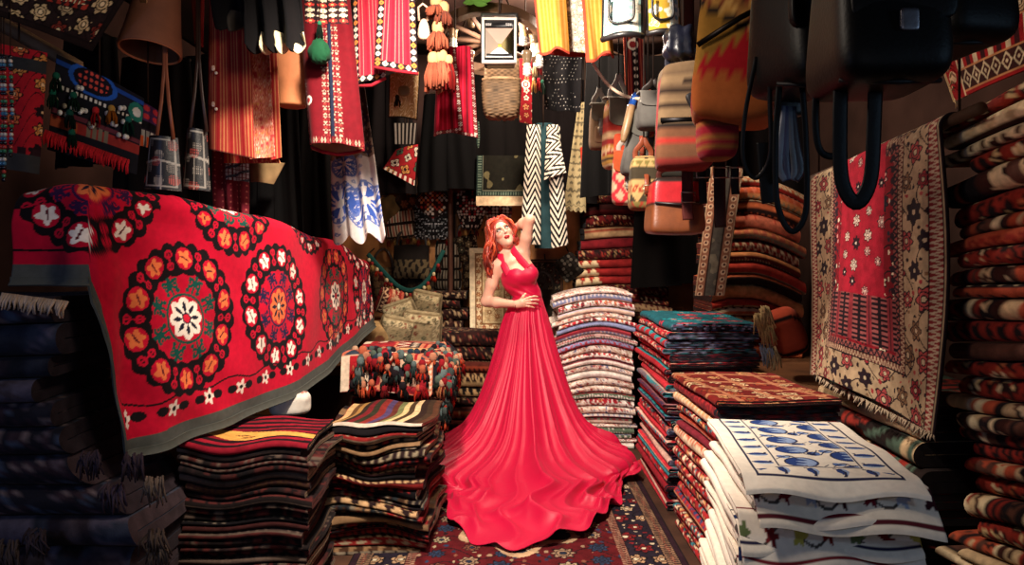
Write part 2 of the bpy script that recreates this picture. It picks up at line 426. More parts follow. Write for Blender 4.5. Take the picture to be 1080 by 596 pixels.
wallmesh('wall_back', (XL, YB, CEIL), (XR, YB, CEIL), (XR, YB, 0), (XL, YB, 0), lambda u, v: np.where((v > 1.10)[..., None], planks(u, v, 5, WOODP), planks(u, v, 5, DARKP)), 'wood')  # upper planks coloured dark to stand for the gloom under the ceiling
wallmesh('wall_left', (XL, YF, CEIL), (XL, YB, CEIL), (XL, YB, 0), (XL, YF, 0), mottled('#3a2620'), 'plaster')
wallmesh('wall_right', (XR, YF, CEIL), (XR, YB, CEIL), (XR, YB, 0), (XR, YF, 0), mottled('#33221c'), 'plaster')
def beam(name, p0, p1, w, h, c='#2b1a12', mat='wood'):
    p0, p1 = np.asarray(p0, float), np.asarray(p1, float)
    return struct(MB().tube(np.linspace(p0, p1, 12), 1., c, 4, flat=(w, h)).build(name, mat))
# ledges that carry the goods along the back and the right-hand wall
def ledge(name, x0, x1, y0, y1, z):
    b = MB(); b.rbox(((x0 + x1) / 2, (y0 + y1) / 2, z - .03), ((x1 - x0) / 2, (y1 - y0) / 2, .03), '#6b4429', .06)
    b.rbox(((x0 + x1) / 2, (y0 + y1) / 2 + .03, (z - .06) / 2), ((x1 - x0) / 2 - .02, (y1 - y0) / 2 - .03, (z - .06) / 2), '#3a2417', .06)
    struct(b.build(name, 'wood'))
ledge('trim_1', -1.75, 1.5, 5.92, 6.30, .74)
ledge('trim_2', 1.42, 2.45, 3.75, 5.6, .70)
beam('trim_3', P(475, 180, 6.0), P(475, 418, 6.0), .022, .022, '#4a2c20')          # post in front of the back wall
for k, (pa, pb) in enumerate([((385, 201, 6.25), (640, 197, 6.25)), ((390, 286, 6.25), (500, 286, 6.25)), ((395, 334, 6.25), (500, 330, 6.25))]):
    beam(f'trim_{4 + k}', P(*pa), P(*pb), .03, .03, '#7a4c2c')
for k, (x0, x1, y, z) in enumerate([(-2.2, -.35, 2.75, 3.1), (-1.3, 1.6, 3.45, 3.12), (-1.3, 1.3, 4.45, 3.1), (.3, 1.7, 2.2, 3.1), (-1.2, 1.3, 5.55, 3.1)]):
    beam(f'trim_{7 + k}', (x0, y, z), (x1, y, z), .035, .035, '#2e1c13')            # poles under the ceiling the goods hang from
# ------------------------------------------------------------ carpet on the aisle floor
RP = pal('#1d1216', '#9a7c62', '#26364e', '#7c4a38', '#a89474', '#1f2c40')
def aisle_pat(u, v):
    f = persian(1.55, 5.2, 11, lin('#561217'), [(.03, lin('#2a1720'), None, 0), (.06, lin('#8d6b52'), pal('#241a1c', '#241a1c', '#6e1a1e'), .02), (.16, lin('#231c27'), pal('#120e14', '#b08a68', '#7a1d20', '#c9ac88', '#d8c6a6'), .13), (.05, lin('#93705a'), pal('#241a1c', '#5a1418', '#241a1c'), .02)], RP, .15)
    C = f(u, v)
    r = np.hypot(u / .30, (np.abs((v + .2) % 1.3 - .65)) / .42); th = np.arctan2((v + .2) % 1.3 - .65, u)
    m = (r < 1 + .12 * np.cos(8 * th)) & (np.abs(u) < .45)
    B = rosettes(np.broadcast_to(lin('#1c2233'), C.shape).copy(), u, v, .11, 5, pal('#0d0d14', '#8e2a26', '#c7a37c', '#d9c9ae', '#b7794e'), .4, 8, .95)
    C[m] = B[m]; C[(np.abs(r - 1 - .12 * np.cos(8 * th)) < .06) & (np.abs(u) < .5)] = lin('#b99674')
    return C
g = np.meshgrid(np.linspace(-.775, .775, 330), np.linspace(-2.6, 2.6, 760), indexing='ij')
Gc = np.stack([g[0] + .03, g[1] + 3.35, .004 + .002 * wob(g[0] * 5, g[1] * 5, 0, 2)], -1)
tag(MB().sheet(Gc, aisle_pat(*g), .008).build('carpet', 'wool'), 'dark red patterned carpet on the floor under the dress', 'carpet')
# ============================================================ PILES OF FOLDED TEXTILES
K = lambda p, **k: (lambda s: kilim(s, p, **k))
FLO = lambda p, **k: (lambda s: floral(s, p, **k))
P_DARK = pal('#17100f', '#221616', '#3a1a18', '#100c0d', '#4a1e1b', '#54443a')
P_KIL = pal('#181012', '#2a1517', '#7a1c1c', '#120e10', '#7a5c40', '#3a2417', '#6d5f4f', '#1f2629', '#161013')
P_NIGHT = pal('#24262f', '#31343f', '#2a2228', '#40363a', '#1c1d24', '#4c4550')
P_RED = pal('#4d1416', '#5e1818', '#2a100e', '#7a261a', '#86653f', '#1d0f0d', '#9a7a58', '#38190f')
P_TEAL = pal('#141116', '#231a20', '#1c2a33', '#3d1518', '#18333a', '#6f1f28', '#5e6a80', '#141116', '#a39a9c')
P_TEALF = pal('#a8202b', '#c8353c', '#6f1a22', '#2c8c92', '#22222c', '#d8a98f', '#b7787a', '#38294a')
P_WHITE = pal('#efe0d4', '#e8d9cc', '#a83a42', '#f2e6da', '#8a90b4', '#d9b9a6', '#7c2430', '#5b6b57')
P_ORNG = pal('#b9512f', '#a83225', '#d58a55', '#c2a172', '#6c2a20', '#2f1a16', '#8c8267', '#c96a4e')
P_RP = pal('#8c2b22', '#3a1d18', '#c2a37c', '#20181a', '#a8482f', '#d8bf98', '#57352a', '#1c1517')
P_MIDF = pal('#a52a2c', '#2f7d86', '#d69a6a', '#6a1c20', '#c4563c', '#d9c3a2', '#2c3d60', '#7a2430')

# left, near the camera: big dark rugs under the embroidered cover
def warp_left(Q, lx, ly):
    Q = billow(.012, 31, 5, 12, .02)(Q, lx, ly); z = Q[..., 2]
    Q[..., 0] += .25 * smooth(.80, .40, z) - .10
    return Q
left_pile = pile('folded_rug', 'rug', 'dark rugs stacked at the left', 'in the far left stack', 13, -1.98, 2.66, .0, 1.27, 1.04, .55, -PI / 2, [K(P_NIGHT, wmin=.03, wmax=.14, along='v'), FLO(pal('#1d1c23', '#31242a', '#4d4148', '#3b4353', '#6b5a58'), cell=.05)],
     ['thick dark blue folded rug', 'dark plum folded rug', 'thick charcoal folded rug'], seed=5, warp=warp_left, Tvar=.3, jx=.05, jy=.04, edges=['#2b2226', '#3a2d30'], gap=.96)
def fringe(parent, a, b, n, L, c, seed=0, sag=.012, r=.0035, name='fringe', out=(0, -.02, 0)):
    m = MB(); rr = np.random.RandomState(seed); a, b = np.asarray(a, float), np.asarray(b, float)
    for k in range(n):
        t = (k + .5) / n + rr.uniform(-.3, .3) / n; s0 = a + (b - a) * t; l = L * rr.uniform(.75, 1.15)
        e = s0 + np.array(out) * rr.uniform(.6, 1.3) + [rr.normal() * sag, rr.normal() * sag * .4, -l]
        m.tube([s0, (s0 + e) / 2 + np.array(out) * .4, e], [r, r * 1.1, r * .6], lin(c) * rr.uniform(.75, 1.1), 5)
    return m.build(name, 'cotton', parent)
def cluster(parent, at, n, L, r, c, seed, c2=None):
    """bunch of loose end threads knotted at a rug corner"""
    m = MB(); rr = np.random.RandomState(seed)
    for k in range(n * 9):
        s0 = np.array(at) + [rr.uniform(-.03, .03), rr.uniform(-.012, .0), rr.uniform(-.012, .012)]; e = s0 + [rr.normal() * .014 + .01, -.01 - .015 * rr.rand(), -L * rr.uniform(.6, 1.25)]
        m.tube([s0, s0 * .55 + e * .45 + [rr.normal() * .006, -.01, .004], e], [r * .20, r * .24, r * .14], lin(c) * rr.uniform(.7, 1.1), 5)
    return m.build('tassel', 'cotton', parent)
fringe(left_pile[12], P(2, 309, 2.37), P(72, 318, 2.36), 46, .05, '#b59c86', 3, r=.004)
for k, (i, px, py, c) in enumerate([(5, 98, 478, '#3a2e36'), (5, 142, 480, '#3c2f36'), (4, 163, 505, '#6d5c50'), (2, 12, 572, '#4f413c'), (2, 40, 560, '#3f3336'), (1, 168, 572, '#5a4b40'), (4, 120, 512, '#4a3c46'), (2, 165, 560, '#4a3c34')]):
    cluster(left_pile[i], P(px, py, 2.36), 3, .07, .018, c, 40 + k)

# first striped kilim stack
def top_striped(s):
    p = pal('#8e1526', '#17090d', '#7a1220', '#1d0c10')
    def f(u, x):
        w = x + .035 * np.sin(u * 7) ; i = np.floor(u / .032 + .3 * np.sin(x * 5))
        C = p[(i % 4).astype(int)]
        a = np.abs(u - .30) / .075 + np.abs(x - .02) / .30
        C[np.abs(u - .30 - .12 * (x - .0)) < .030 + .03 * np.exp(-((x + .05) / .14) ** 2)] = lin('#d79a4a')
        for du, dx in ((-.012, -.05), (.018, -.02)):
            q = np.abs(u - .30 - du) / .012 + np.abs(x - dx) / .035
            C[(q < 1) & (q > .45)] = lin('#1a0d0d')
        C[(u > .50)] = lin('#cf8f55'); return C
    return f
stripe_stack = pile('folded_kilim', 'kilim', 'striped kilims stacked left of the aisle', 'under the red striped kilim', 25, -1.075, 3.04, 0, .665, .54, .48, -PI / 2, [K(P_DARK, along='v', wmin=.01, wmax=.05), K(P_KIL, wmin=.02, wmax=.07), K(P_DARK)],
     ['black and maroon folded kilim', 'dark folded kilim with pale edges', 'thin black folded kilim'], seed=14, warp=billow(.013, 3, 9, 18, .02), Tvar=.4, tops={0: top_striped}, edges=['#6d5844', '#241616', '#4d2019', '#8a745c'], jy=.03, yaw=.03)
stripe_stack[-1]['label'] = 'red and black striped kilim with a yellow lozenge, below the red cover'
# second kilim stack, wilder
def top_multi(s):
    p = pal('#b0182c', '#c2a06c', '#5d3f22', '#a0763f', '#2a2016', '#6b1a1e', '#2c2a1c', '#7a2621', '#4a3a5c', '#5b2a20', '#6d7147', '#cfb27c', '#44331f', '#d2b184', '#2a1a14', '#3b2a1c', '#51301f', '#33251a')
    def f(u, x):
        i = np.clip(np.floor((x + .27) / .54 * len(p)), 0, len(p) - 1).astype(int); C = p[i]
        d = np.abs(u - .62); m = (u > .58); C[m] = lin('#4c3a2a')
        C[(u > .55) & (u < .58)] = lin('#b9a896')
        C[(u > .60) & (np.abs(x) < .06)] = lin('#2e7a52'); C[(u > .62) & (np.abs(x - .14) < .03)] = lin('#d9d2c8'); return C
    return f
def warp_wild(Q, lx, ly):
    Q = billow(.020, 11, 10, 24, .045)(Q, lx, ly); z = Q[..., 2]
    Q[..., 2] += .014 * np.sin(11 * lx + 9 * z) * np.clip(z / .1, 0, 1) * (1 - np.clip((z - .5) / .1, 0, .7)) - .035 * np.clip(np.abs(lx) - .16, 0, 1) * np.clip(z / .3, 0, 1)
    return Q
multi_stack = pile('folded_kilim', 'kilim', 'kilims in the untidy stack beside the dress', 'in the untidy middle stack', 23, -.665, 3.63, 0, .625, .55, .62, -PI / 2, [K(P_KIL, wmin=.02, wmax=.07), K(P_KIL, along='v', wmin=.01, wmax=.03), K(pal('#7a1f1d', '#b58f66', '#231515', '#3d1916', '#8a7a62'), rep=.03)],
     ['rumpled dark folded kilim', 'black and cream folded kilim', 'dark red folded kilim'], seed=23, warp=warp_wild, Tvar=.5, tops={0: top_multi}, edges=['#8a7862', '#231616', '#6d2019', '#978872'], jx=.035, jy=.05, yaw=-.04)
multi_stack[-1]['label'] = 'kilim with many coloured stripes on top of the untidy middle stack'

# folded rugs behind the dress at left
pile('folded_rug', 'rug', 'folded rugs behind the dress', 'behind the red dress', 9, -.42, 5.66, 0, .83, .74, .42, -PI / 2, [FLO(pal('#2a1412', '#100b0c', '#7a2a22', '#7d5f44', '#54201b', '#957556'), cell=.045), K(pal('#241312', '#4e2019', '#8d3a25', '#151011', '#b08b60'))],
     ['dark floral folded rug', 'brown patterned folded rug'], seed=41, warp=billow(.012, 5, 8, 12, .015), edges=['#2a1a14'], nl=60, layers=2)
pile('folded_rug', 'rug', 'folded rugs by the cream prayer rug', 'beside the cream prayer rug', 4, -.60, 6.1, .742, 1.12, .44, .32, -PI / 2, [FLO(pal('#2b1513', '#120d0d', '#7c2f25', '#7d6044', '#9a7f60'), cell=.05)],
     ['small dark floral folded rug'], seed=45, warp=billow(.012, 6, 9, 12, .02))

# white printed pile right of the dress
white_pile = pile('folded_cloth', 'cloth', 'white printed cloths beside the dress', 'in the white printed pile', 27, .60, 5.42, 0, 1.17, .60, .52, -PI / 2, [FLO(pal('#e9dacd', '#c9a58f', '#9c1f2b', '#31457f', '#a53038', '#e6d3c2'), cell=.022, size=.46), FLO(pal('#eee1d6', '#b3303a', '#b11f2c', '#c98f5f', '#3f5d4d', '#5a2a30'), cell=.035), K(P_WHITE, wmin=.008, wmax=.04, rep=.03)],
     ['red and blue flowered white cloth', 'white and red printed folded cloth', 'cream folded cloth with small motifs'], seed=52, warp=billow(.012, 8, 7, 12, .02, droop=.55, off=.06), edges=['#e3d3c5'], nl=60, Tvar=.35)
# dark red pile above and behind it
def bright_red(s): return lambda u, x: np.broadcast_to(lin('#66141a'), u.shape + (3,)) * (1 + .15 * wob(u * 30, x * 30, 0, 2))[..., None]
def big_motif(s):
    p = pal('#c9b08a', '#86201f', '#c3452f', '#6d6650', '#8c5a34')
    def f(u, x):
        C = np.empty(u.shape + (3,)); C[...] = p[1]
        m = x < -.18; i = np.floor(x / .075); t = np.abs((x / .075) % 1 - .5) * 2; w = np.abs(((u + .01) / .11) % 1 - .5) * 2
        C[m & (t + w > .75)] = p[0]; C[m & (t + w < .35)] = p[2]; C[m & (t > .86)] = p[0]
        n = x > .16; q = np.abs(((x + u * 1.2) / .13) % 1 - .5) * 2; C[n] = p[0]; C[n & (q < .5)] = p[3]; C[n & (q < .22)] = p[4]; C[(x > .12) & (x < .20) & (np.abs(u * 6 % 1 - .5) < .3)] = p[1]
        return C
    return f
pile('folded_rug', 'rug', 'dark red rugs piled at the back', 'in the dark red pile', 15, .92, 6.12, .742, 1.99, .82, .32, -PI / 2, [FLO(pal('#4a1415', '#150b0c', '#7d261e', '#86653f', '#2a1414', '#957350'), cell=.05), K(P_RED, wmin=.01, wmax=.05, rep=.04), FLO(pal('#5d1717', '#1a0d0d', '#2a1315', '#b5764b', '#d2b48c'), cell=.04)],
     ['dark red folded rug', 'maroon folded rug with motifs', 'red and black folded rug'], seed=64, warp=billow(.014, 9, 5, 10, .015, droop=.22), tops={7: big_motif, 8: big_motif, 9: big_motif, 5: bright_red}, Lf=lambda t: 1.12 - .42 * t, nl=60, Tvar=.3)
# orange and red kilims at the right
def warp_sag(Q, lx, ly):
    Q = billow(.010, 71, 7, 9, .02)(Q, lx, ly)
    up = np.clip((Q[..., 2] - .7) / .25, 0, 1)
    Q[..., 2] -= up * (.62 * np.clip(lx + .05, 0, 1) ** 1.5 + .25 * np.clip(-lx - .2, 0, 1))
    return Q
pile('folded_kilim', 'kilim', 'orange and red kilims piled at the right', 'in the orange pile', 15, 1.70, 5.16, .702, 1.97, .66, .5, -PI / 2, [K(P_ORNG, wmin=.02, wmax=.07, rep=.05), K(pal('#b83e2f', '#d98a60', '#c7ab80', '#7a2a22'), wmin=.05, wmax=.16), K(pal('#8b2720', '#d3b990', '#2a1917', '#c0613a'), rep=.04)],
     ['orange folded kilim', 'red and cream folded kilim', 'rust red folded kilim'], seed=77, warp=warp_sag, Tvar=.35, nl=60, edges=['#2a1714', '#54241c'])

# stack with the turquoise top right of the aisle: folds look at the aisle, layered ends at the camera
def top_teal(s):
    p = pal('#0f3f49', '#21939f', '#b01f33', '#2aa4ad', '#d4586a')
    def f(u, x):
        C = np.empty(u.shape + (3,)); C[...] = lin('#1b5964')
        rosettes(C, u, x, .16, 3, pal('#163c46', '#b3182c', '#1f9aa3', '#c32c42', '#e08a7c'), .46, 7, .85)
        return C
    return f
CAP = lambda p: (lambda s: (lambda a: p[(hsh(np.floor(a * 60), s) * len(p) * .999).astype(int)]))
capT = [CAP(pal('#17141a', '#231c24', '#2d4a55', '#3c3f58', '#6f7690')), CAP(pal('#120f12', '#1c1518', '#2a1518')), CAP(pal('#1b1a20', '#31202a', '#5d1e28', '#2b3038')), CAP(pal('#141416', '#2b7078', '#1a1a20', '#6a6f86'))]
teal_stack = pile('folded_kilim', 'kilim', 'thin kilims under the turquoise one', 'in the turquoise topped stack', 28, 1.10, 4.36, 0, 1.04, .94, .53, PI, [K(P_TEALF, wmin=.02, wmax=.10, rep=.05), FLO(pal('#b3202c', '#3a1218', '#d98f78', '#2a6e74', '#e3c9ab'), cell=.045), K(pal('#c22f39', '#8d1c28', '#e0b7a2', '#34818a'), wmin=.03, wmax=.1)],
     ['black and red folded kilim', 'dark blue folded kilim', 'red folded kilim with teal'], layers=4, seed=81, warp=billow(.009, 6, 6, 14, .02), Tvar=.4, tops={0: top_teal}, caps=capT, gap=.86, jx=.035, jy=.04, nl=40)
teal_stack[-1]['label'] = 'turquoise and red folded kilim on top of the stack right of the aisle'
for k, (i, px, py, c) in enumerate([(23, 805, 332, '#b59a6c'), (22, 808, 352, '#a98d60'), (18, 806, 372, '#8d9aa8'), (17, 812, 375, '#b39a72'), (24, 800, 340, '#a58b5f')]):
    cluster(teal_stack[i], P(px, py - 8, 3.93), 3, .10, .02, c, 140 + k)
# stack behind the white towels
def top_lattice(s):
    def f(u, x):
        C = np.empty(u.shape + (3,)); C[...] = lin('#6b1a16')
        rosettes(C, u, x, .11, 9, pal('#4a1512', '#c88f5e', '#d7b68a', '#a84a2c', '#8a6a3c'), .40, 5, .9)
        for q in ((u * .9 + x * .12) / .17, (x + u * .08) / .19):
            C[np.abs(q % 1 - .5) < .075] = lin('#a4694a')
        return C
    return f
mid_stack = pile('folded_kilim', 'kilim', 'kilims stacked behind the white towels', 'behind the white towels', 17, 1.13, 3.36, 0, .80, .80, .56, PI, [K(P_MIDF, wmin=.02, wmax=.09, rep=.05), FLO(pal('#a3282a', '#3a1416', '#d79c66', '#2f7d86', '#e0c9a6'), cell=.045)],
     ['red and teal folded kilim', 'orange and red folded kilim', 'blue and red folded kilim'], layers=4, seed=91, warp=billow(.010, 6, 6, 13, .02), Tvar=.35, tops={0: top_lattice}, caps=capT, gap=.86, jx=.03, jy=.03, yaw=.03)
mid_stack[-1]['label'] = 'dark red folded kilim with tan lattice on top of the stack behind the white towels'

# white embroidered towels, front right
def towel(seed, ground='#e9dfcf', line='#2b2430', fl=('#2f4378', '#7f93b8', '#1d2a52'), kind='tulip'):
    fl = pal(*fl); ln = lin(line)
    def f(u, x):
        C = np.empty(u.shape + (3,)); C[...] = lin(ground)
        d = .30 - np.abs(x); e = np.minimum(d, np.where(u < .9, np.abs(u - .02) + .03, 9))
        C[np.abs(d - .035) < .003] = ln; C[np.abs(d - .115) < .003] = ln
        m = (d > .045) & (d < .108); i = np.floor(u / .085); du = (u / .085) % 1 - .5; dv = (d - .078) / .07
        du = du + .15 * dv
        r = np.hypot(du / .26, dv / .36); q = m & (r < 1); C[q] = fl[0]; C[q & (du + dv * .4 > .02)] = fl[1]
        C[m & (np.abs(dv - .42 * np.sin(u / .085 * PI)) < .06)] = ln
        n = d > .12
        T = C.copy(); rosettes(T, u, x, .12, seed, np.vstack([ln[None], fl, fl[-1:]]), .36, 3, .95, .1, stem=lin('#8d93a0'))
        C[n] = T[n]
        return C
    return f
def border_towel(seed, ground, line, fl):
    fl = pal(*fl); ln = lin(line)
    def f(u, x):
        C = np.empty(u.shape + (3,)); C[...] = lin(ground)
        b = np.abs(u - .36); a = (u - .36)
        C[(np.abs(b - .048) < .0035)] = ln
        w = .022 * np.sin(x / .05 * PI / 1.6); C[(np.abs(a - w) < .0035) & (b < .046)] = lin('#4a4440')
        i = np.floor(x / .08 + .5); dx = x - i * .08; r = np.hypot(dx / .024, (a + w * .3) / .022)
        th = np.arctan2(a, dx); on = (b < .044) & (r < .75 + .25 * np.cos(5 * th)); pc = fl[((i + 50) % len(fl)).astype(int)]; C[on] = pc[on]
        return C
    return f
def warp_towel(Q, lx, ly):
    z = Q[..., 2].copy(); Q = billow(.010, 101, 7, 9, .018)(Q, lx, ly)
    y0 = Q[..., 1].copy()
    return Q
def towels():
    """cream embroidered towels: folds at the aisle side, hems hanging over the front of the pile"""
    r = np.random.RandomState(7); n = 20; L, D = .66, .50; x, y = .985, 2.43; yaw = -.13; zt = .775
    Ts = np.full(n, zt / n) * r.uniform(.75, 1.25, n); Ts *= zt / Ts.sum(); z = 0
    cols = [dict(ground='#e6dac8', line='#2a2740', fl=('#2c4077', '#8396bb', '#1b2a55')), dict(ground='#e4d6c2', line='#541d26', fl=('#6f1a26', '#9aa3b8', '#3a1620')), dict(ground='#ded2c2', line='#6e1f28', fl=('#6c1f22', '#b0a24a', '#7a241f', '#5d6b45'))]
    W_ = billow(.008, 101, 7, 10, .014)
    for k in range(n):
        idx = n - 1 - k; T = Ts[k] - .010; b = MB(); c = cols[[1, 2, 0][(idx // 2) % 3] if idx else 0]
        over = [.05, .115, .05, .14, .06, .13, .05, .15, .05, .12, .05, .14, .04, .12, .05, .11, .04, .08, .04, .03][idx]; flare = .10 * (idx / n) ** 1.3
        pt = towel(k, **c) if idx == 0 else border_towel(k, c['ground'], c['line'], c['fl'])
        ox, oa = r.uniform(-.025, .025) - 0.0, yaw + r.normal() * .02
        # wrapped layers of the fold, layered along the aisle side
        def place(G, z=z, ox=ox, oa=oa):
            ca, sa = math.cos(-PI / 2 + oa), math.sin(-PI / 2 + oa)       # fold to -x
            lx, ly = G[..., 0], G[..., 1] - D / 2 + ox
            Q = np.stack([x + ca * lx - sa * ly, y + sa * lx + ca * ly, G[..., 2] + z], -1)
            return W_(Q, lx, ly)
        x = .985 - flare * .6; plain = lambda u, xx, c=c: lin(c['ground']) * (1 + .06 * wob(u * 20, xx * 20, 0, 3))[..., None]
        fold_mesh(b, L, D, T, plain, 4 if T > .045 else 2, 36, '#d8cab6', place, seed=k, gap=.8, nd=22)
        o = b.build('folded_towel', 'cotton')
        lab = {0: 'white embroidered towel with blue tulips on top of the front right pile', 1: 'cream towel with dark red flowers just under the blue tulip towel', 3: 'white towel with small yellow and dark red flowers, fourth from the top'}
        tag(o, lab.get(idx, f'cream folded towel in the front right towel pile, {ordinal(idx, n)}'), 'towel', 'embroidered towels in the front right pile')
        # embroidered face: lies on top, rolls over the front edge and hangs a little
        nu, nv = (200, 330) if idx == 0 else (90, 70); u = np.linspace(0, 1, nu)[:, None]; v = np.linspace(0, 1, nv)[None]
        wd = D * .99; ln_ = L * (1 if idx == 0 else .25) + over; s = v * ln_ + 0 * u
        back = L / 2 - (L if idx == 0 else L * .25)
        flat = L * (1 if idx == 0 else .25) - .012; rad = .018
        over_s = np.clip(s - flat, 0, None); a = np.clip(over_s / rad, 0, PI * .40); ext = np.clip(over_s - rad * PI * .40, 0, None)
        lx = (-L / 2 + (L - (L * (1 if idx == 0 else .25)))) + np.minimum(s, flat) + rad * np.sin(a) + ext * math.cos(PI * .40)
        dz = -rad * (1 - np.cos(a)) - ext * math.sin(PI * .40) * 1.
        G = np.stack([lx, (u - .5) * wd + 0 * v, dz + 0 * u], -1)
        wv = (over_s / max(over, .01)); G[..., 2] += .012 * np.sin(u * 9 + idx) * np.clip(wv, 0, 1); G[..., 0] += .016 * np.sin(u * 7 + idx * 2) * np.clip(wv, 0, 1) + (.012 + .003 * (n - idx)) * np.clip(wv, 0, 1)
        ca, sa = math.cos(-PI / 2 + oa), math.sin(-PI / 2 + oa)
        gx, gy = G[..., 0], G[..., 1] + ox
        Q = np.stack([x + ca * gx - sa * gy, y + sa * gx + ca * gy, G[..., 2] + z + T + .0045], -1)
        Q = W_(Q, gx, gy)
        if idx == 0:
            C = tulip_face(u * wd + 0 * v, s, wd, ln_)
        else:
            C = pt((ln_ - s) / .115 * .09 + .29, (u - .5) * wd + 0 * v)
        bb = MB().sheet(Q, C, .004)
        bb.build('embroidered_face', 'cotton', o)
        z += Ts[k]
def tulip_face(a, s, wd, ln_):
    """cream ground, framed field of blue tulips, outer row of single tulips"""
    C = np.empty(a.shape + (3,)); C[...] = lin('#e7dccb'); ink = lin('#262844'); bl = pal('#28407c', '#8fa3c6', '#1a2a58', '#5570a8')
    d = np.minimum(np.minimum(a, wd - a), np.minimum(ln_ - s, s + .2))
    C[np.abs(d - .045) < .0035] = ink; C[np.abs(d - .125) < .003] = ink
    side = np.minimum(a, wd - a) < (ln_ - s); run = np.where(side, s, a)
    i = np.floor(run / .085); du = (run / .085) % 1 - .5; dv = (d - .085) / .085
    m = (d > .05) & (d < .12)
    r1 = np.hypot((du - .05) / .20, (dv) / .36); q = m & (r1 < 1); C[q] = bl[0]; C[q & (du - .05 > .04)] = bl[1]
    C[m & (np.abs(np.hypot((du + .2) / .3, (dv + .1) / .4) - 1) < .12) & (du > -.2)] = ink
    n = d > .13
    X, Y = (a - .125) / .155, (s + .02) / .125; ii = np.floor(X); jj = np.floor(Y + .5 * (ii % 2)); dx = X - ii - .5; dy = Y + .5 * (ii % 2) - jj - .5
    an = .6 * (hsh(ii, jj) - .5); x2 = dx * np.cos(an) - dy * np.sin(an); y2 = dx * np.sin(an) + dy * np.cos(an)
    for (cx, cy, rx, ry, cc, c2) in ((0, 0, .30, .33, 0, 1), (.36, .36, .13, .14, 2, 3), (-.36, -.36, .12, .13, 3, 1)):
        r = np.hypot((x2 - cx) / rx, (y2 - cy) / ry); C[n & (r < 1.12)] = ink; C[n & (r < 1)] = bl[cc]; C[n & (r < .95) & (x2 - cx > .35 * rx * np.sin((y2 - cy) * 30))] = bl[c2]
    st = np.abs(y2 - .42 * np.sin(x2 * 6)) < .035; C[n & st & (np.hypot(x2 / .3, y2 / .2) > 1.1)] = ink
    return C
towels()
# right wall of folded kilims, near
def warp_right(Q, lx, ly):
    Q = billow(.020, 121, 7, 12, .035)(Q, lx, ly); up = np.clip(Q[..., 2] / .5, 0, 1)
    Q[..., 2] -= up * .10 * np.clip(lx * -1 + .1, 0, 1)      # the far ends sag
    return Q
right_pile = pile('folded_kilim', 'kilim', 'thick kilims stacked along the right wall', 'in the far right stack', 32, 1.86, 2.02, 0, 1.98, 1.16, .60, PI, [K(P_RP, wmin=.02, wmax=.07, rep=.06), K(P_RP, wmin=.02, wmax=.06, along='v', rep=.07), FLO(pal('#8a2a20', '#2a1614', '#d5bb92', '#20181a', '#b5613c', '#c9a878'), cell=.06)],
     ['thick red and cream folded kilim', 'dark folded kilim with cream motifs', 'thick rust red folded kilim'], seed=131, warp=warp_right, Tvar=.3, nl=60, jx=.08, jy=.07, edges=['#57352a', '#2a1a16', '#8a6a4c'], gap=.97)
far_right = pile('folded_kilim', 'kilim', 'thick kilims under the hanging red rug', 'below the hanging red carpet', 11, 1.80, 3.13, 0, .84, .94, .58, PI, [K(P_RP, wmin=.05, wmax=.14, rep=.08), K(pal('#8c2b22', '#4a5a4c', '#c2a37c', '#241a18'), wmin=.06, wmax=.2, along='v')],
     ['thick rust red folded kilim', 'green and red folded kilim'], seed=141, warp=billow(.012, 9, 5, 9, .015), Tvar=.25, nl=50, gap=.97)
# ============================================================ THE RED EMBROIDERED COVER over the left pile
BLK = lin('#120a0e'); RED = lin('#b8082a')
def medallion(C, X, Y, R, c1, c2, flower, heart, nf=10, ph=0.):
    r = np.hypot(X, Y) / R; th = np.arctan2(Y, X)
    sc = np.abs(np.sin(13 * th)); reg = r < 1.12
    def ring(m, c): C[reg & m] = c
    ring((r < .97 + .06 * sc) & (r > .60 - .03 * np.abs(np.sin(10 * th))), BLK)
    k = (th / (2 * PI) * nf + ph) % 1 - .5; a = k * 2 * PI / nf * .80; d = r - .80
    q = np.hypot(a, d); ang = np.arctan2(d, a); i = np.floor(th / (2 * PI) * nf + ph)
    ring((q < .165), RED); ring((q < .165) & (q > .150), BLK)
    fl = .128 * (.80 + .20 * np.cos(5 * ang + i)); m = reg & (q < fl)
    tone = (.85 + .3 * hsh(i, 3.))[..., None] * flower; C[m] = np.broadcast_to(tone, C.shape)[m]
    C[m & (np.abs(a * np.cos(i) + d * np.sin(i)) < .012) & (q < .07)] = lin('#5a1420')
    k2 = (th / (2 * PI) * nf + ph + .5) % 1 - .5; a2 = k2 * 2 * PI / nf * .8
    for s in (-1, 1):
        q2 = np.hypot(a2, d + s * .08); ring((np.abs(q2 - .045) < .014) & (np.abs(a2) * s * 1. > -.2), RED)
    ring((np.abs(a2) < .012) & (np.abs(d) < .13), RED)
    n8 = 8; k = (th / (2 * PI) * n8) % 1 - .5; a = k * 2 * PI / n8 * .46
    for s in (-1, 1):
        e = np.hypot(a - s * .075, r - .485); ring((np.abs(e - .052) < .021) & ~((a - s * .075) * s > .03) | ((e < .022) & (r < .6)), c2)
        ring(np.hypot((a - s * .10) * .8, r - .385) < .030, c2)
    ring((np.abs(a) < .018) & (r > .34) & (r < .58), c2); ring(np.hypot(a, r - .565) < .026, c2)
    ring(r < .335, c2); ring(r < .30, RED)
    lob = .285 * (.78 + .22 * np.abs(np.cos(4 * th))); ring(r < lob, c1)
    k = (th / (2 * PI) * 8 + .5) % 1 - .5; a = k * 2 * PI / 8
    ring((np.abs(a) * r < .030 * np.sin(np.clip((r - .07) / .16, 0, 1) * PI)), lin('#1c1a2c'))
    ring(r < .075, heart); ring((r < .075) & (r > .055), lin('#1c1a2c'))
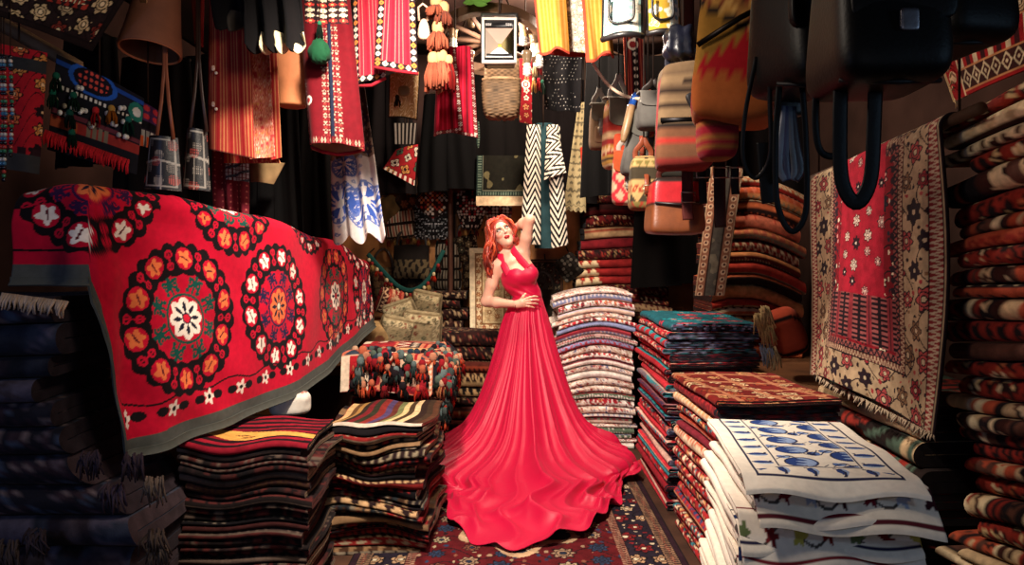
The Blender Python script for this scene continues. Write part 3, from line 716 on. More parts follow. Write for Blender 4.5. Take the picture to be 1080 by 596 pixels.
def suzani():
    ns, nt = 640, 330
    Ys = np.array([2.47, 3.0, 3.7, 4.2, 4.7, 5.15]); zt = np.array([1.665, 1.645, 1.565, 1.52, 1.47, 1.375])
    s = np.linspace(-.25, 2.74, ns)[:, None]; t = np.linspace(0, 1, nt)[None]
    aa_ = np.interp(s, [-.5, 0, .4, .8, 1.5, 2.8], [.42, .40, .36, .25, .06, .05]); dx, dy = np.sin(aa_), np.cos(aa_)
    yy_ = np.cumsum(dy[:, 0]) * (s[1, 0] - s[0, 0]); Yw = (2.50 + yy_ - yy_[np.argmin(np.abs(s[:, 0]))])[:, None]; top = np.interp(Yw, Ys, zt)
    top = top - .03 * smooth(-.1, -.26, s) + .012 * np.sin(s * 7) * (s > .4)
    bot = np.interp(Yw, [2.47, 2.6, 3.5, 4.3, 5.15], [.725, .70, .73, .79, .92])
    bot = np.where(s < 0, 1.335, bot); w = smooth(-.02, .10, s); bot = 1.335 * (1 - w) + bot * w
    over = .35; arc = .10; L = over + arc + (top - arc * .64 - bot); tt = t * L
    a = np.clip((tt - over) / arc, 0, 1) * PI / 2; r = arc * 2 / PI; dn = np.clip(tt - over - arc, 0, None)
    inw = -np.clip(over - tt, 0, None) - r * (1 - np.sin(a)); z = top - r * (1 - np.cos(a)) - dn + .0 * s
    z = z - .04 * np.clip(over - tt, 0, 1) * (s > 0)
    out = inw + .05 * dn
    # the corner turns to the camera for s<0
    bend = smooth(.07, -.07, s) * PI * .38
    sb = np.linspace(-.25, 2.74, ns); tx, ty = np.empty(ns), np.empty(ns)
    dirx = dx[:, 0] * np.cos(bend[:, 0]) + dy[:, 0] * np.sin(bend[:, 0]); diry = dy[:, 0] * np.cos(bend[:, 0]) - dx[:, 0] * np.sin(bend[:, 0])
    ds = sb[1] - sb[0]; px = np.cumsum(dirx) * ds; py = np.cumsum(diry) * ds; i0 = np.argmin(np.abs(sb))
    px += -1.49 - px[i0]; py += 2.50 - py[i0]
    nx, ny = diry, -dirx
    # soft folds: from the top edge down, stronger at the near corner, diagonal pulls
    f = .010 * np.sin(19 * s + 4 * z) * np.exp(-((s - .1) / .35) ** 2) + .007 * np.sin(30 * (s * .55 + z * .8)) * smooth(1.0, .5, s) + .006 * np.sin(13 * s - 9 * z) + .010 * wob(s * 4, z * 4, 0, 4)
    f = f + .016 * np.sin(24 * s + 2) * (s < .02) * smooth(0, .25, tt - over)
    f = f * np.clip((tt - over) / .15, .15, 1) + .022 * np.sin(s * 5 + 1) * np.clip(dn, 0, 1)
    f = f + .05 * np.exp(-((s - .0) / .07) ** 2) * np.clip(dn / .3, 0, 1) - .03 * np.exp(-((s - .13) / .06) ** 2) * np.clip(dn / .3, 0, 1)
    o = out + f
    G = np.stack([px[:, None] + nx[:, None] * o, py[:, None] + ny[:, None] * o, z], -1)
    S = s + 0 * t; Z = z + 0 * s; H = np.where(tt < over + arc, top + (over + arc * .64 - tt), Z)        # height measured along the cloth
    C = np.empty((ns, nt, 3)); C[...] = RED
    O, Wt, GR, NV, PU = lin('#e0703f'), lin('#ecdccb'), lin('#0f4a40'), lin('#1d1a3c'), lin('#33143c')
    R = .30; K_ = 1.04
    for (s0, h0, c1, c2, fl, he, nf, ph) in ((.39, 1.16, Wt, GR, O, lin('#c81e34'), 10, .1), (1.03, 1.165, O, NV, Wt, lin('#d9c7a8'), 10, .3), (1.84, 1.17, Wt, GR, O, lin('#b5182c'), 11, .2), (2.52, 1.16, Wt, NV, Wt, lin('#b5182c'), 10, 0),
              (.02, 1.72, O, PU, Wt, GR, 10, .3), (.72, 1.71, Wt, GR, O, RED, 10, .6), (1.46, 1.66, O, NV, Wt, GR, 10, .1), (2.25, 1.60, Wt, NV, Wt, RED, 10, .4), (-.58, 1.62, Wt, NV, Wt, RED, 10, .2)):
        medallion(C, (S - s0) * K_, H - h0, R if h0 < 1.3 or s0 < 1.4 else .24, c1, c2, fl, he, nf, ph)
    # row of little flowers above the hem
    Dn = H - bot - .045
    m = (np.abs(Dn - .115 - .012 * np.sin(S * 22)) < .004) & (s > .08); C[m] = BLK
    i = np.floor(S / .2); ds_ = S - (i + .5) * .2; q = np.hypot(ds_, Dn - .07); an = np.arctan2(Dn - .07, ds_)
    on = (s > .1); C[on & (q < .035 * (.75 + .25 * np.cos(5 * an)))] = lin('#e6d2c2'); C[on & (q < .010)] = BLK
    for k in (-1, 1): C[on & (np.hypot((ds_ - k * .055) / .028, (Dn - .07) / .018) < 1)] = BLK
    C[(Dn < .0)] = lin('#4b4c47')
    C[(np.abs(Dn - .05 - .0 * S) < .004) & (S < 0)] = BLK
    o = MB().sheet(G, C, .006).build('embroidered_cover', 'velvet')
    tag(o, 'big red cloth embroidered with round black medallions, spread over the left pile', 'cloth')
    hem = np.stack([G[:, -1] + [0, 0, .003], G[:, -1] - [0, 0, .014], G[:, -1] + np.stack([nx * .01, ny * .01, -.028 + 0 * nx], -1)], 1)
    hem = hem + np.stack([nx * .006, ny * .006, 0 * nx], -1)[:, None]
    MB().sheet(hem, np.broadcast_to(lin('#55564f') * .8, (ns, 3, 3)), .008).build('hem_band', 'cotton', o)
suzani()
# ============================================================ HANGING GOODS, left half
BEAD = pal('#1a1014', '#e6d6c0', '#c23a2e', '#e0b060', '#1a1014')
# rug corner under the ceiling
c = [(-90, -75, 2.35), (170, -62, 2.75), (97, 54, 2.75), (-60, -4, 2.35)]; w, h = px_size(c)
o = drape('hanging_rug', c, lambda u, v: persian(w, h, 3, lin('#3a1717'), [(.02, lin('#1a1212'), None, 0), (.09, lin('#211718'), pal('#120c0d', '#9c8a6a', '#6d2a22', '#b9a27a', '#c7b48e'), .085), (.05, lin('#8a2c22'), pal('#120c0d', '#211718', '#c7b48e'), .03)], pal('#140d0e', '#a08a66', '#7a2b22', '#c9b68c'), .1)(u - w / 2, v - h / 2), 'wool', bulge=.03, nu=150, nv=110)
tag(o, 'dark patterned rug hanging under the ceiling at the top left corner', 'rug'); cord(o, P(60, -60, 2.6))
beam('trim_13', P(-40, 2, 2.95), P(84, 72, 2.95), .03, .03, '#7d6146')
# red embroidered hanging at the left edge
c = [(-30, 40, 2.55), (50, 56, 2.65), (41, 184, 2.65), (-30, 172, 2.55)]; w, h = px_size(c)
def redvine(u, v):
    C = np.empty(u.shape + (3,)); C[...] = lin('#a31721')
    C[np.abs(np.sin(v * 42 + 3 * np.sin(u * 40))) < .10] = BLK
    rosettes(C, u, v, .085, 3, pal('#1b0c10', '#d06a3a', '#c6803f', '#1b0c10', '#e0b07a'), .34, 6, .8)
    y = v / h; C[(y < .18) & (y > .08)] = lin('#2b2a2a'); C[(y > .86)] = lin('#33312f'); C[(y > .80) & (y < .86) & (np.abs(u * 22 % 1 - .5) < .3)] = lin('#2a1216'); return C
o = drape('wall_hanging', c, redvine, 'velvet', folds=(1.5, .012), nu=80, nv=110); tag(o, 'red wall hanging with black vines and orange flowers at the left edge', 'wall hanging'); cord(o, P(20, 44, 2.6))
def beadstring(name, label, pts, r, cols, group=None, drop=None):
    b = MB(); b.tube(pts, r * .25, '#231815', 5); p = np.asarray(pts, float); L = np.concatenate([[0], np.cumsum(np.linalg.norm(np.diff(p, axis=0), axis=1))])
    for k, d in enumerate(np.arange(0, L[-1], r * 2.05)):
        q = [np.interp(d, L, p[:, i]) for i in range(3)]; b.rbox(q, (r, r, r), cols[k % len(cols)], .9, n=(6, 8))
    return tag(b.build(name, 'gloss'), label, 'beads', group)
for k, (px, y1) in enumerate([(4, 190), (11, 165), (1, 178)]):
    bs = beadstring('bead_string', ['long bead string hanging over the red wall hanging', 'short bead string right of the long one at the left edge', 'bead string at the very left edge of the photo'][k], [P(px, 60, 2.48), P(px + 2, 120, 2.47), P(px, y1, 2.48)], .007, ['#15151c', '#b9b2a6', '#3a6d8c', '#15151c', '#a3342c', '#2d6b4a'], 'bead strings at the left edge'); cord(bs, P(px, 62, 2.48), .002)
# tribal bag with coins and tassels
c = [(60, 57, 2.75), (152, 104, 2.9), (144, 184, 2.9), (50, 158, 2.75)]; w, h = px_size(c); cT = c
def tribal(u, v):
    C = np.empty(u.shape + (3,)); C[...] = lin('#14131a'); y = v / h; x = u / w
    for (y0, y1, col) in ((.05, .10, '#1c3f8a'), (.30, .34, '#d8cfc0'), (.55, .60, '#5e2a33'), (.12, .28, '#1a1a24'), (.62, .74, '#8a2a25')): C[(y > y0) & (y < y1)] = lin(col)
    C[(np.abs(y - .32) < .02) & (np.abs(u * 60 % 1 - .5) < .25)] = BLK
    e = np.hypot((x - .42) / .22, (y - .12) / .13); C[(e < 1.25)] = lin('#2353a8'); C[e < 1] = lin('#17131c'); C[(e < .8) & (np.abs(np.sin(u * 160) * np.sin(v * 130)) > .6)] = lin('#c8473a')
    e = np.hypot((x - .93) / .10, (y - .22) / .12); C[e < 1] = lin('#1f6a5c'); C[e < .5] = lin('#c9c7bd')
    C[(x > .40) & (x < .66) & (y > .60) & (y < .74) & (np.abs(np.sin(u * 150)) > .35)] = lin('#6f6350')
    C[(y > .64) & (y < .74) & (x < .30)] = lin('#a04a2c')
    return C
o = drape('tasselled_bag', c, tribal, 'velvet', bulge=.03, nu=110, nv=100); tag(o, 'black tribal bag with coins, green tassels and a red fringe', 'bag'); cord(o, P(105, 80, 2.82), .004)
def on(cor, u, v, out=.0):
    q = [P(*k) for k in cor]; p = (1 - v) * ((1 - u) * q[0] + u * q[1]) + v * ((1 - u) * q[3] + u * q[2]); p[1] -= out; return p
for k, (u, v, col) in enumerate([(.10, .18, '#1b5a46'), (.30, .30, '#1b5a46'), (.55, .36, '#c02a2c'), (.08, .36, '#17604a'), (.32, .70, '#1b5a46'), (.92, .30, '#1f6a5c'), (.72, .26, '#b88a40'), (.28, .50, '#1b4a3c')]):
    b = MB(); tassel(b, on(c, u, v, .05), .075, .02, lin(col), lin(col) * .8, k, 16); b.build('tassel', 'cotton', o)
rr = np.random.RandomState(4)
for k in range(26):
    u, v = rr.uniform(.05, .95), rr.choice([.24, .38, .47, .58]) + rr.uniform(-.02, .02); b = MB()
    b.lathe([(.0005, 0), (.010, .001), (.011, .004), (.0005, .006)], on(c, u, v, .045), ['#c9c1b2', '#e2dccf', '#8e8064', '#b9b2a2'][k % 4], 10, (0, -1, 0)); b.build('coin', 'gloss', o)
fringe(o, on(c, .03, .80, .04), on(c, .97, .84, .04), 60, .055, '#b81e26', 5, r=.0035, sag=.004)
# small bag beside it
c = [(140, 104, 3.0), (168, 118, 3.05), (166, 160, 3.05), (140, 152, 3.0)]; w, h = px_size(c)
def smallb(u, v):
    y = v / h; C = np.empty(u.shape + (3,)); C[...] = lin('#2a1c2c'); C[y < .4] = lin('#4a2a52'); C[(y < .4) & (np.abs(np.sin(u * 90) * np.sin(v * 90)) > .5)] = lin('#b8323c')
    C[(y > .4) & (y < .58)] = lin('#131217'); C[(y > .62) & (np.abs(np.sin(u * 190)) > .4)] = lin('#a9a39a'); C[(y > .75) & (np.abs(np.sin(u * 130)) > .7)] = lin('#c9562e'); return C
o = drape('small_bag', c, smallb, 'velvet', bulge=.03, nu=50, nv=60); tag(o, 'small purple and black beaded bag right of the tribal bag', 'bag'); cord(o, P(156, 108, 3.02))
# black studded pouches on leather straps
def studded(px0, px1, y0, y1, Y, lab, grp, strap):
    c = [(px0 + 6, y0, Y), (px1 - 4, y0 + 3, Y), (px1, y1, Y), (px0, y1 - 3, Y)]; w, h = px_size(c)
    def f(u, v):
        C = np.empty(u.shape + (3,)); C[...] = lin('#171416'); x, y = u / w, v / h; d = np.minimum(np.minimum(x, 1 - x) * w, np.minimum(y, 1 - y) * h)
        q = (np.abs((u * 160) % 1 - .5) < .3) & (np.abs((v * 160) % 1 - .5) < .3)
        C[((np.abs(d - .014) < .003) | (np.abs(y - .45 - .12 * np.abs(x - .5)) < .02) | ((np.abs(x - .55) < .02) & (y > .45)))] = lin('#8a837a'); C[q & (np.sin(u * 70) * np.sin(v * 60) > .35)] = lin('#857a70'); C[q & (np.sin(u * 50 + 2) * np.sin(v * 44) > .6)] = lin('#a3423a')
        return C
    o = drape('studded_pouch', c, f, 'leather', bulge=.035, nu=60, nv=70); tag(o, lab, 'pouch', grp)
    b = MB(); sx = (px0 + px1) / 2 + 2
    for s in (-1, 1): b.tube([P(sx + s * 9, y0 + 4, Y - .03), P(sx + s * 4, y0 - 35, Y - .01), P(sx + s * 1, y0 - 72, Y), [P(sx, 0, Y)[0], Y, CEIL]], 1., strap, 6, flat=(.008, .002), up=(0, 1, 0))
    b.build('strap', 'leather', o)
studded(152, 192, 143, 202, 2.95, 'black studded pouch on a tan leather strap left of the striped tunic', 'studded leather pouches', '#8a4a2c')
studded(192, 222, 135, 202, 3.1, 'darker studded pouch beside the striped tunic, on a dark strap', 'studded leather pouches', '#33211a')
# copper bell
b = MB(); cp = '#7a4a34'; at = P(158, 55, 2.95); ax = norm(np.array([.05, .18, 1.]))
b.lathe([(.121, .0), (.124, .004), (.122, .02), (.108, .10), (.095, .20), (.086, .27), (.07, .292), (.002, .30)], at, cp, 36, ax)
b.lathe([(.112, .004), (.10, .10), (.085, .20), (.075, .27), (.002, .285)], at, '#57331f', 36, ax); b.lathe([(.121, 0), (.117, -.003), (.112, .004)], at, '#b9764c', 36, ax)
o = b.build('copper_bell', 'clay'); tag(o, 'large copper bell hanging at the top left', 'bell')
b = MB(); b.tube(at + ax * np.array([[.30], [.36], [.40]]) + np.array([[-.03, 0, 0], [0, 0, 0], [.03, 0, 0]]) * 1, .007, cp, 8); b.build('bell_loop', 'metal', o)
b = MB(); b.rbox(at + ax * .19 + [.0, -.098, 0], (.014, .004, .055), '#c48a5e', .3); b.build('side_slot', 'metal', o); cord(o, at + ax * .37, .004)
# black coat-shaped cloths added to stand for the darkness behind the goods
def coat(px0, px1, y0, y1, Y, lab, col='#15100f', grp='black cloths added for the darkness behind the goods', pat=None):
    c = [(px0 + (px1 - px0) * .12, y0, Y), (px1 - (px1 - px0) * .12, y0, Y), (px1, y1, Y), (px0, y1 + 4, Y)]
    base = thing('darkness_cloth', lab, 'coat', list(P((px0 + px1) / 2, y1, Y)), grp)
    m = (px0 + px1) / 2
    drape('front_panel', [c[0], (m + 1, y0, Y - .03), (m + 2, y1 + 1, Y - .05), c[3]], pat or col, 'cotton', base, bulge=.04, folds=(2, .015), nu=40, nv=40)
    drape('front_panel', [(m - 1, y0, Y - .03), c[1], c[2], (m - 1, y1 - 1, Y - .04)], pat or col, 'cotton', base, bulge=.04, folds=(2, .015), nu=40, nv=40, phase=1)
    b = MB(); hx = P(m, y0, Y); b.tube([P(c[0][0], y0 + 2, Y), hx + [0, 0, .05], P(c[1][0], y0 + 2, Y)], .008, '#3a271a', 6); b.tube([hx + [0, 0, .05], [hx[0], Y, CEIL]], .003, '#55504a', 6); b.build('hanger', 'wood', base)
    return base
for k, a in enumerate([(60, 132, 40, 175, 3.35, 'black cloth added for the darkness behind the tribal bag'), (118, 212, 62, 225, 3.55, 'black cloth added for the darkness behind the copper bell and the studded pouches'), (262, 320, 95, 245, 3.9, 'black cloth added for the darkness behind the striped tunic'), (300, 362, 110, 270, 4.9, 'black cloth added for the darkness left of the blue and white scarf'), (375, 440, 80, 205, 5.3, 'dark brown cloth added for the darkness above the cushions'), (440, 505, 100, 200, 5.7, 'black cloth added for the darkness below the red jackets'),
      (492, 575, 75, 168, 5.75, 'black cloth added for the darkness behind the wicker basket'), (560, 630, 85, 215, 5.9, 'black cloth added for the darkness behind the zigzag coat'), (612, 672, 60, 205, 5.3, 'dark cloth added for the darkness behind the small backpacks'), (665, 770, 60, 300, 5.75, 'black cloth added for the darkness behind the red satchel'), (740, 860, 50, 210, 6.02, 'black cloth added for the darkness above the orange kilims'), (180, 300, 60, 240, 5.6, 'black cloth added for the darkness far behind the striped tunic')]):
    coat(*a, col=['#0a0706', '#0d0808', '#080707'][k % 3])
# striped tunic
st = pinstripe(lin('#96302a'), lin('#b57048'), .013, .30, third=lin('#8c1d20'))
t = thing('striped_tunic', 'red tunic with thin yellow stripes at the upper left', 'tunic', list(P(250, 172, 3.2)))
c = [(222, -40, 3.15), (262, -40, 3.12), (270, 168, 3.12), (221, 158, 3.15)]
drape('front_panel', c, trimmed(st, *px_size(c), 'B', .008, beadtrim(pal('#2a1214', '#8a2a2a', '#2a1214', '#d9a070'), .02)), 'cotton', t, bulge=.03, folds=(1.2, .012), nu=120, nv=100)
c = [(258, -40, 3.2), (280, -40, 3.22), (290, 165, 3.22), (264, 168, 3.2)]
drape('lining_panel', c, lambda u, v: floral(4, pal('#c9745f', '#b0483f', '#d9a088', '#a83038', '#e0b8a0', '#c98a50'), .02)(u, v), 'cotton', t, folds=(1, .01), nu=60, nv=120)
c = [(276, -40, 3.25), (288, -40, 3.28), (297, 166, 3.28), (272, 172, 3.25)]
drape('back_panel', c, st, 'cotton', t, folds=(1, .01), nu=70, nv=80)
c = [(236, 150, 3.3), (285, 150, 3.3), (296, 172, 3.32), (236, 172, 3.3)]
drape('lining_panel', c, st, 'cotton', t, bulge=-.03, nu=60, nv=20)
c = [(199, -40, 3.2), (216, -40, 3.2), (214, 50, 3.2), (206, 46, 3.2)]
drape('sleeve', c, st, 'cotton', t, bulge=.02, nu=50, nv=60)
b = MB()
for k, yy in enumerate((72, 110)): b.rbox(P(225, yy, 3.1), (.008, .004, .012), '#c8a08a', .6, n=(8, 12)); b.rbox(P(228, yy + 5, 3.1), (.007, .004, .007), '#e3cdb8', .8, n=(8, 12))
b.build('button', 'gloss', t); cord(t, P(240, -30, 3.2))
# black felt skirts with light wavy lining
for k, (c, lab) in enumerate([([(222, -40, 3.0), (300, -40, 3.0), (312, 34, 2.98), (228, 28, 3.0)], 'black felt skirt with a wavy hem, above the striped tunic'), ([(258, -30, 2.9), (314, -40, 2.92), (319, 50, 2.9), (262, 50, 2.88)], 'black felt skirt with cream lining showing at its wavy hem')]):
    o = drape('felt_skirt', c, lambda u, v: np.broadcast_to(lin('#0a0809'), u.shape + (3,)), 'cotton', folds=(2.6, .05), nu=120, nv=50, phase=k * 2, hem=lambda U: .03 * np.sin(U * 17), th=.008)
    tag(o, lab, 'skirt', 'black felt skirts'); cord(o, P(270, -38, 2.95))
    drape('lining', [(c[3][0] + 14, c[3][1] - 16, c[3][2] + .02), (c[2][0] + 1, c[2][1] - 16, c[2][2] + .02), (c[2][0] + 2, c[2][1] + 1, c[2][2] + .02), (c[3][0] + 14, c[3][1] + 1, c[3][2] + .02)], '#cbb994' if k else '#3a332c', 'cotton', o, folds=(2.6, .05), nu=100, nv=16, phase=k * 2, hem=lambda U: .03 * np.sin(U * 17))
# clay jar
b = MB(); at = P(308, 113, 3.45); b.lathe([(.001, .004), (.055, 0), (.068, .004), (.072, .012), (.066, .03), (.088, .10), (.105, .17), (.108, .22), (.094, .27), (.06, .30), (.055, .34), (.075, .365), (.07, .37), (.05, .345)], at, '#a5653f', 36)
o = b.build('clay_jar', 'clay'); tag(o, 'brown clay jar hanging behind the striped tunic', 'jar'); cord(o, at + [0, 0, .34])
# red robe with bead trim
t = thing('red_robe', 'red robe with white beaded trim and an open front', 'robe', list(P(352, 162, 3.35)))
def robe_pat(w, h, side):
    def f(u, v):
        C = np.empty(u.shape + (3,)); C[...] = lin('#5a0812')
        d = (w - u) if side == 'L' else u; e = u if side == 'L' else w - u
        bt = beadtrim(pal('#5d0f18', '#9a8673', '#7d2c26', '#2a1418'), .012)
        m = d < .045; T = bt(v, (d / .022) % 1); C[m] = T[m]; C[d < .012] = lin('#1c2236')
        m = (h - v) < .03; T = bt(u, ((h - v) / .03)); C[m] = T[m]
        m = (v < .25) & (d < .10); T = beadtrim(pal('#2a1a1c', '#d9c4a8', '#b8352e', '#e0b070'), .025)(v, (d / .05) % 1); C[m] = T[m]
        if side == 'L':
            m = (e < .02); T = bt(v, e / .02); C[m & (v > .5)] = T[m & (v > .5)]
            q = np.hypot(u - .03, v - (h - .20)); C[q < .022] = lin('#e9d8c6'); C[q < .012] = lin('#a3262c')
        return C
    return f
cl = [(314, -30, 3.3), (346, -30, 3.28), (351, 151, 3.26), (328, 153, 3.32)]; cr = [(344, -30, 3.28), (366, -30, 3.3), (384, 157, 3.32), (350, 151, 3.26)]
drape('front_panel', cl, robe_pat(*px_size(cl), 'L'), 'velvet', t, bulge=.03, folds=(.8, .014), nu=110, nv=170)
drape('front_panel', cr, robe_pat(*px_size(cr), 'R'), 'velvet', t, bulge=.03, folds=(1.2, .014), nu=110, nv=170, phase=1)
drape('back_panel', [(318, 60, 3.42), (372, 60, 3.42), (383, 160, 3.42), (329, 158, 3.42)], '#9c6a48', 'cotton', t, bulge=-.04, hem=lambda U: .02 * np.sin(U * PI), nu=50, nv=40)
MB().tube([P(329, 155, 3.40), P(340, 160, 3.36), P(356, 163, 3.35), P(372, 161, 3.37), P(384, 158, 3.40)], .008, '#7d1420', 8).build('hem_roll', 'velvet', t)
drape('sleeve', [(318, -30, 3.36), (330, -30, 3.3), (324, 42, 3.3), (318, 46, 3.36)], lambda u, v: kilim(3, pal('#1d3f8a', '#c9b58c', '#b8352e', '#dfd3bd'), .01, .03, 'v')(u, v), 'cotton', t, bulge=.02, nu=30, nv=60); cord(t, P(345, -28, 3.3))
b = MB(); at = P(337, 22, 3.18)
b.rbox(P(337, 54, 3.18), (.05, .045, .058), '#123f26', .95, n=(24, 36), fn=lambda L, q: L * np.stack([1 - .35 * np.clip(q[..., 2], 0, 1), 1 - .35 * np.clip(q[..., 2], 0, 1), 1 + 0 * q[..., 2]], -1) * (1 + .07 * wob(q[..., 0] * 9, q[..., 1] * 9, q[..., 2] * 9, 3))[..., None])
o = b.build('pompom', 'velvet'); tag(o, 'dark green pompom hanging in front of the red robe', 'pompom')
b = MB(); tassel(b, at + [0, 0, .0], .10, .016, lin('#1d4a34'), lin('#2a6a4a'), 3); b.build('tassel', 'cotton', o); cord(o, at, .003)
# striped robe with flowered border
sp = pinstripe(lin('#821a28'), lin('#ab5650'), .016, .22, third=lin('#7a1422'))
t = thing('striped_robe', 'pink and red striped robe with a flowered black border', 'robe', list(P(408, 90, 3.3)))
bt = beadtrim(pal('#1b1216', '#b5a998', '#b06a2e', '#922a32'), .03)
for k, (c, sd) in enumerate([([(372, -40, 3.36), (402, -40, 3.34), (407, 82, 3.34), (375, 90, 3.36)], 'LB'), ([(403, -40, 3.26), (436, -40, 3.26), (441, 77, 3.27), (395, 70, 3.26)], 'LBR')]):
    drape('front_panel', c, trimmed(sp, *px_size(c), sd, .028, bt), 'cotton', t, bulge=.02, folds=(1, .012), nu=130, nv=120, phase=k)
MB().tube([P(376, 91, 3.34), P(392, 90, 3.32), P(407, 82, 3.32)], .008, '#8c1622', 6).build('hem_roll', 'velvet', t)
MB().tube([P(395, 71, 3.25), P(420, 75, 3.23), P(441, 78, 3.25)], .008, '#8c1622', 6).build('hem_roll', 'velvet', t); cord(t, P(405, -38, 3.3))
# swirl bag
c = [(411, 79, 3.75), (443, 76, 3.75), (440, 127, 3.75), (410, 124, 3.75)]; w, h = px_size(c)
def swirl(u, v):
    C = np.empty(u.shape + (3,)); C[...] = lin('#b98d5e'); q = np.sin(150 * u + 5 * np.sin(v * 42 + 2 * np.sin(u * 60))); C[np.abs(q) < .35] = lin('#e3cba3'); d = np.minimum(np.minimum(u, w - u), h - v); C[d < .006] = lin('#241813'); return C
o = drape('swirl_bag', c, swirl, 'cotton', bulge=.04, nu=90, nv=100); tag(o, 'tan bag with wavy cream swirls below the striped robe', 'bag'); cord(o, P(427, 78, 3.74))
b = MB(); b.rbox(P(426, 96, 3.68), (.03, .012, .028), '#7d6a45', .7, n=(12, 16)); b.build('clasp', 'leather', o); b = MB(); tassel(b, P(419, 100, 3.66), .06, .018, lin('#1d1614'), lin('#1d1614'), 2); b.build('tassel', 'cotton', o)
# leather scoop and peach tassels
b = MB(); b.rbox(P(447, 31, 3.5), (.028, .022, .052), lambda q, L: np.where((q[..., 2:] > .2) & (np.abs(q[..., :1]) < .5), lin('#c9a58c'), lin('#dcbca4')), .75, n=(16, 24), fn=lambda L, q: L * np.stack([1 - .35 * q[..., 2], 1 - .3 * q[..., 2], 1 + 0 * q[..., 2]], -1))
o = b.build('leather_pouch', 'leather'); tag(o, 'small beige leather pouch on a loop beside the peach tassels', 'pouch'); b = MB(); b.tube([P(442, 22, 3.5), P(441, 8, 3.5), P(446, 4, 3.5), P(451, 8, 3.5), P(451, 22, 3.5)], .006, '#c9a58c', 8); b.build('loop', 'leather', o); cord(o, P(446, 5, 3.5))
b = MB(); PE = '#bd8a74'
b.tube([P(464, -30, 3.5), P(463, 40, 3.5)], .028, '#6d4a3a', 10)
o = b.build('tassel_braid', 'cotton'); tag(o, 'long braid of peach wool tassels hanging near the lamp', 'tassel'); cord(o, P(464, -28, 3.5))
for k, (px, py, L, r, c2) in enumerate([(460, -6, .11, .05, PE), (468, 2, .12, .045, '#a87866'), (462, 22, .15, .05, PE), (457, 55, .19, .048, PE), (466, 53, .18, .05, '#c89680'), (473, 58, .17, .038, '#a8403c')]):
    b = MB(); tassel(b, P(px, py, 3.47), L, r, lin(c2), lin('#b98a5e'), k, 34); b.build('tassel', 'cotton', o)
# red jackets
t = thing('red_jacket', 'pair of short red striped jacket fronts below the wheel lamp', 'jacket', list(P(482, 150, 4.05)))
sj = pinstripe(lin('#a01026'), lin('#c8203c'), .02, .4, third=lin('#640c1a')); bt = beadtrim(pal('#6a1020', '#d9c4b4', '#8a4a3a', '#2a1014'), .014)
for k, (c, sd) in enumerate([([(463, 50, 4.0), (480, 50, 3.98), (489, 138, 3.98), (458, 144, 4.0)], 'RB'), ([(480, 50, 4.06), (498, 50, 4.06), (504, 146, 4.06), (474, 140, 4.06)], 'RB')]):
    drape('front_panel', c, trimmed(sj, *px_size(c), sd, .018, bt), 'velvet', t, bulge=.03, folds=(1.3, .012), nu=90, nv=110, phase=k)
cord(t, P(480, 52, 4.03))
# beaded maroon cloth, paper, embroidered dark bag
c = [(224, 150, 3.45), (262, 155, 3.45), (262, 226, 3.45), (226, 222, 3.45)]; w, h = px_size(c)
def maroon(u, v):
    C = np.empty(u.shape + (3,)); C[...] = lin('#5e1622'); m = (u > w * .36) & (v < h * .52); C[m & (np.abs(u * 75 % 1 - .5) < .32) & (np.abs(v * 110 % 1 - .5) < .4)] = lin('#a9b6be'); C[m & (np.sin(v * 140 + u * 60) > .6)] = lin('#31404d'); C[(~m) & (np.hypot(u * 40 % 1 - .5, v * 34 % 1 - .5) < .12)] = lin('#a35a50'); return C
o = drape('beaded_cloth', c, maroon, 'velvet', folds=(2.5, .02), nu=80, nv=90); tag(o, 'maroon cloth with strings of pale beads just above the red cover', 'cloth'); cord(o, P(240, 153, 3.45))
o = drape('canvas_bag', [(263, 168, 3.6), (300, 172, 3.6), (288, 194, 3.6), (266, 192, 3.6)], lambda u, v: lin('#8d7350') * (1 + .2 * wob(u * 60, v * 60, 0, 2))[..., None], 'cotton', bulge=.05, ripple=.006, nu=40, nv=40); tag(o, 'crumpled beige canvas bag under the striped tunic', 'bag'); cord(o, P(280, 171, 3.6))
o = drape('embroidered_bag', [(262, 192, 4.4), (300, 188, 4.4), (312, 236, 4.4), (262, 240, 4.4)], lambda u, v: floral(9, pal('#1d1114', '#3a1a1c', '#7d2a22', '#a8623a', '#c9b08a', '#8a4a30'), .06)(u, v), 'velvet', bulge=.05, nu=70, nv=60); tag(o, 'dark embroidered bag behind the top edge of the red cover', 'bag'); cord(o, P(282, 192, 4.4))
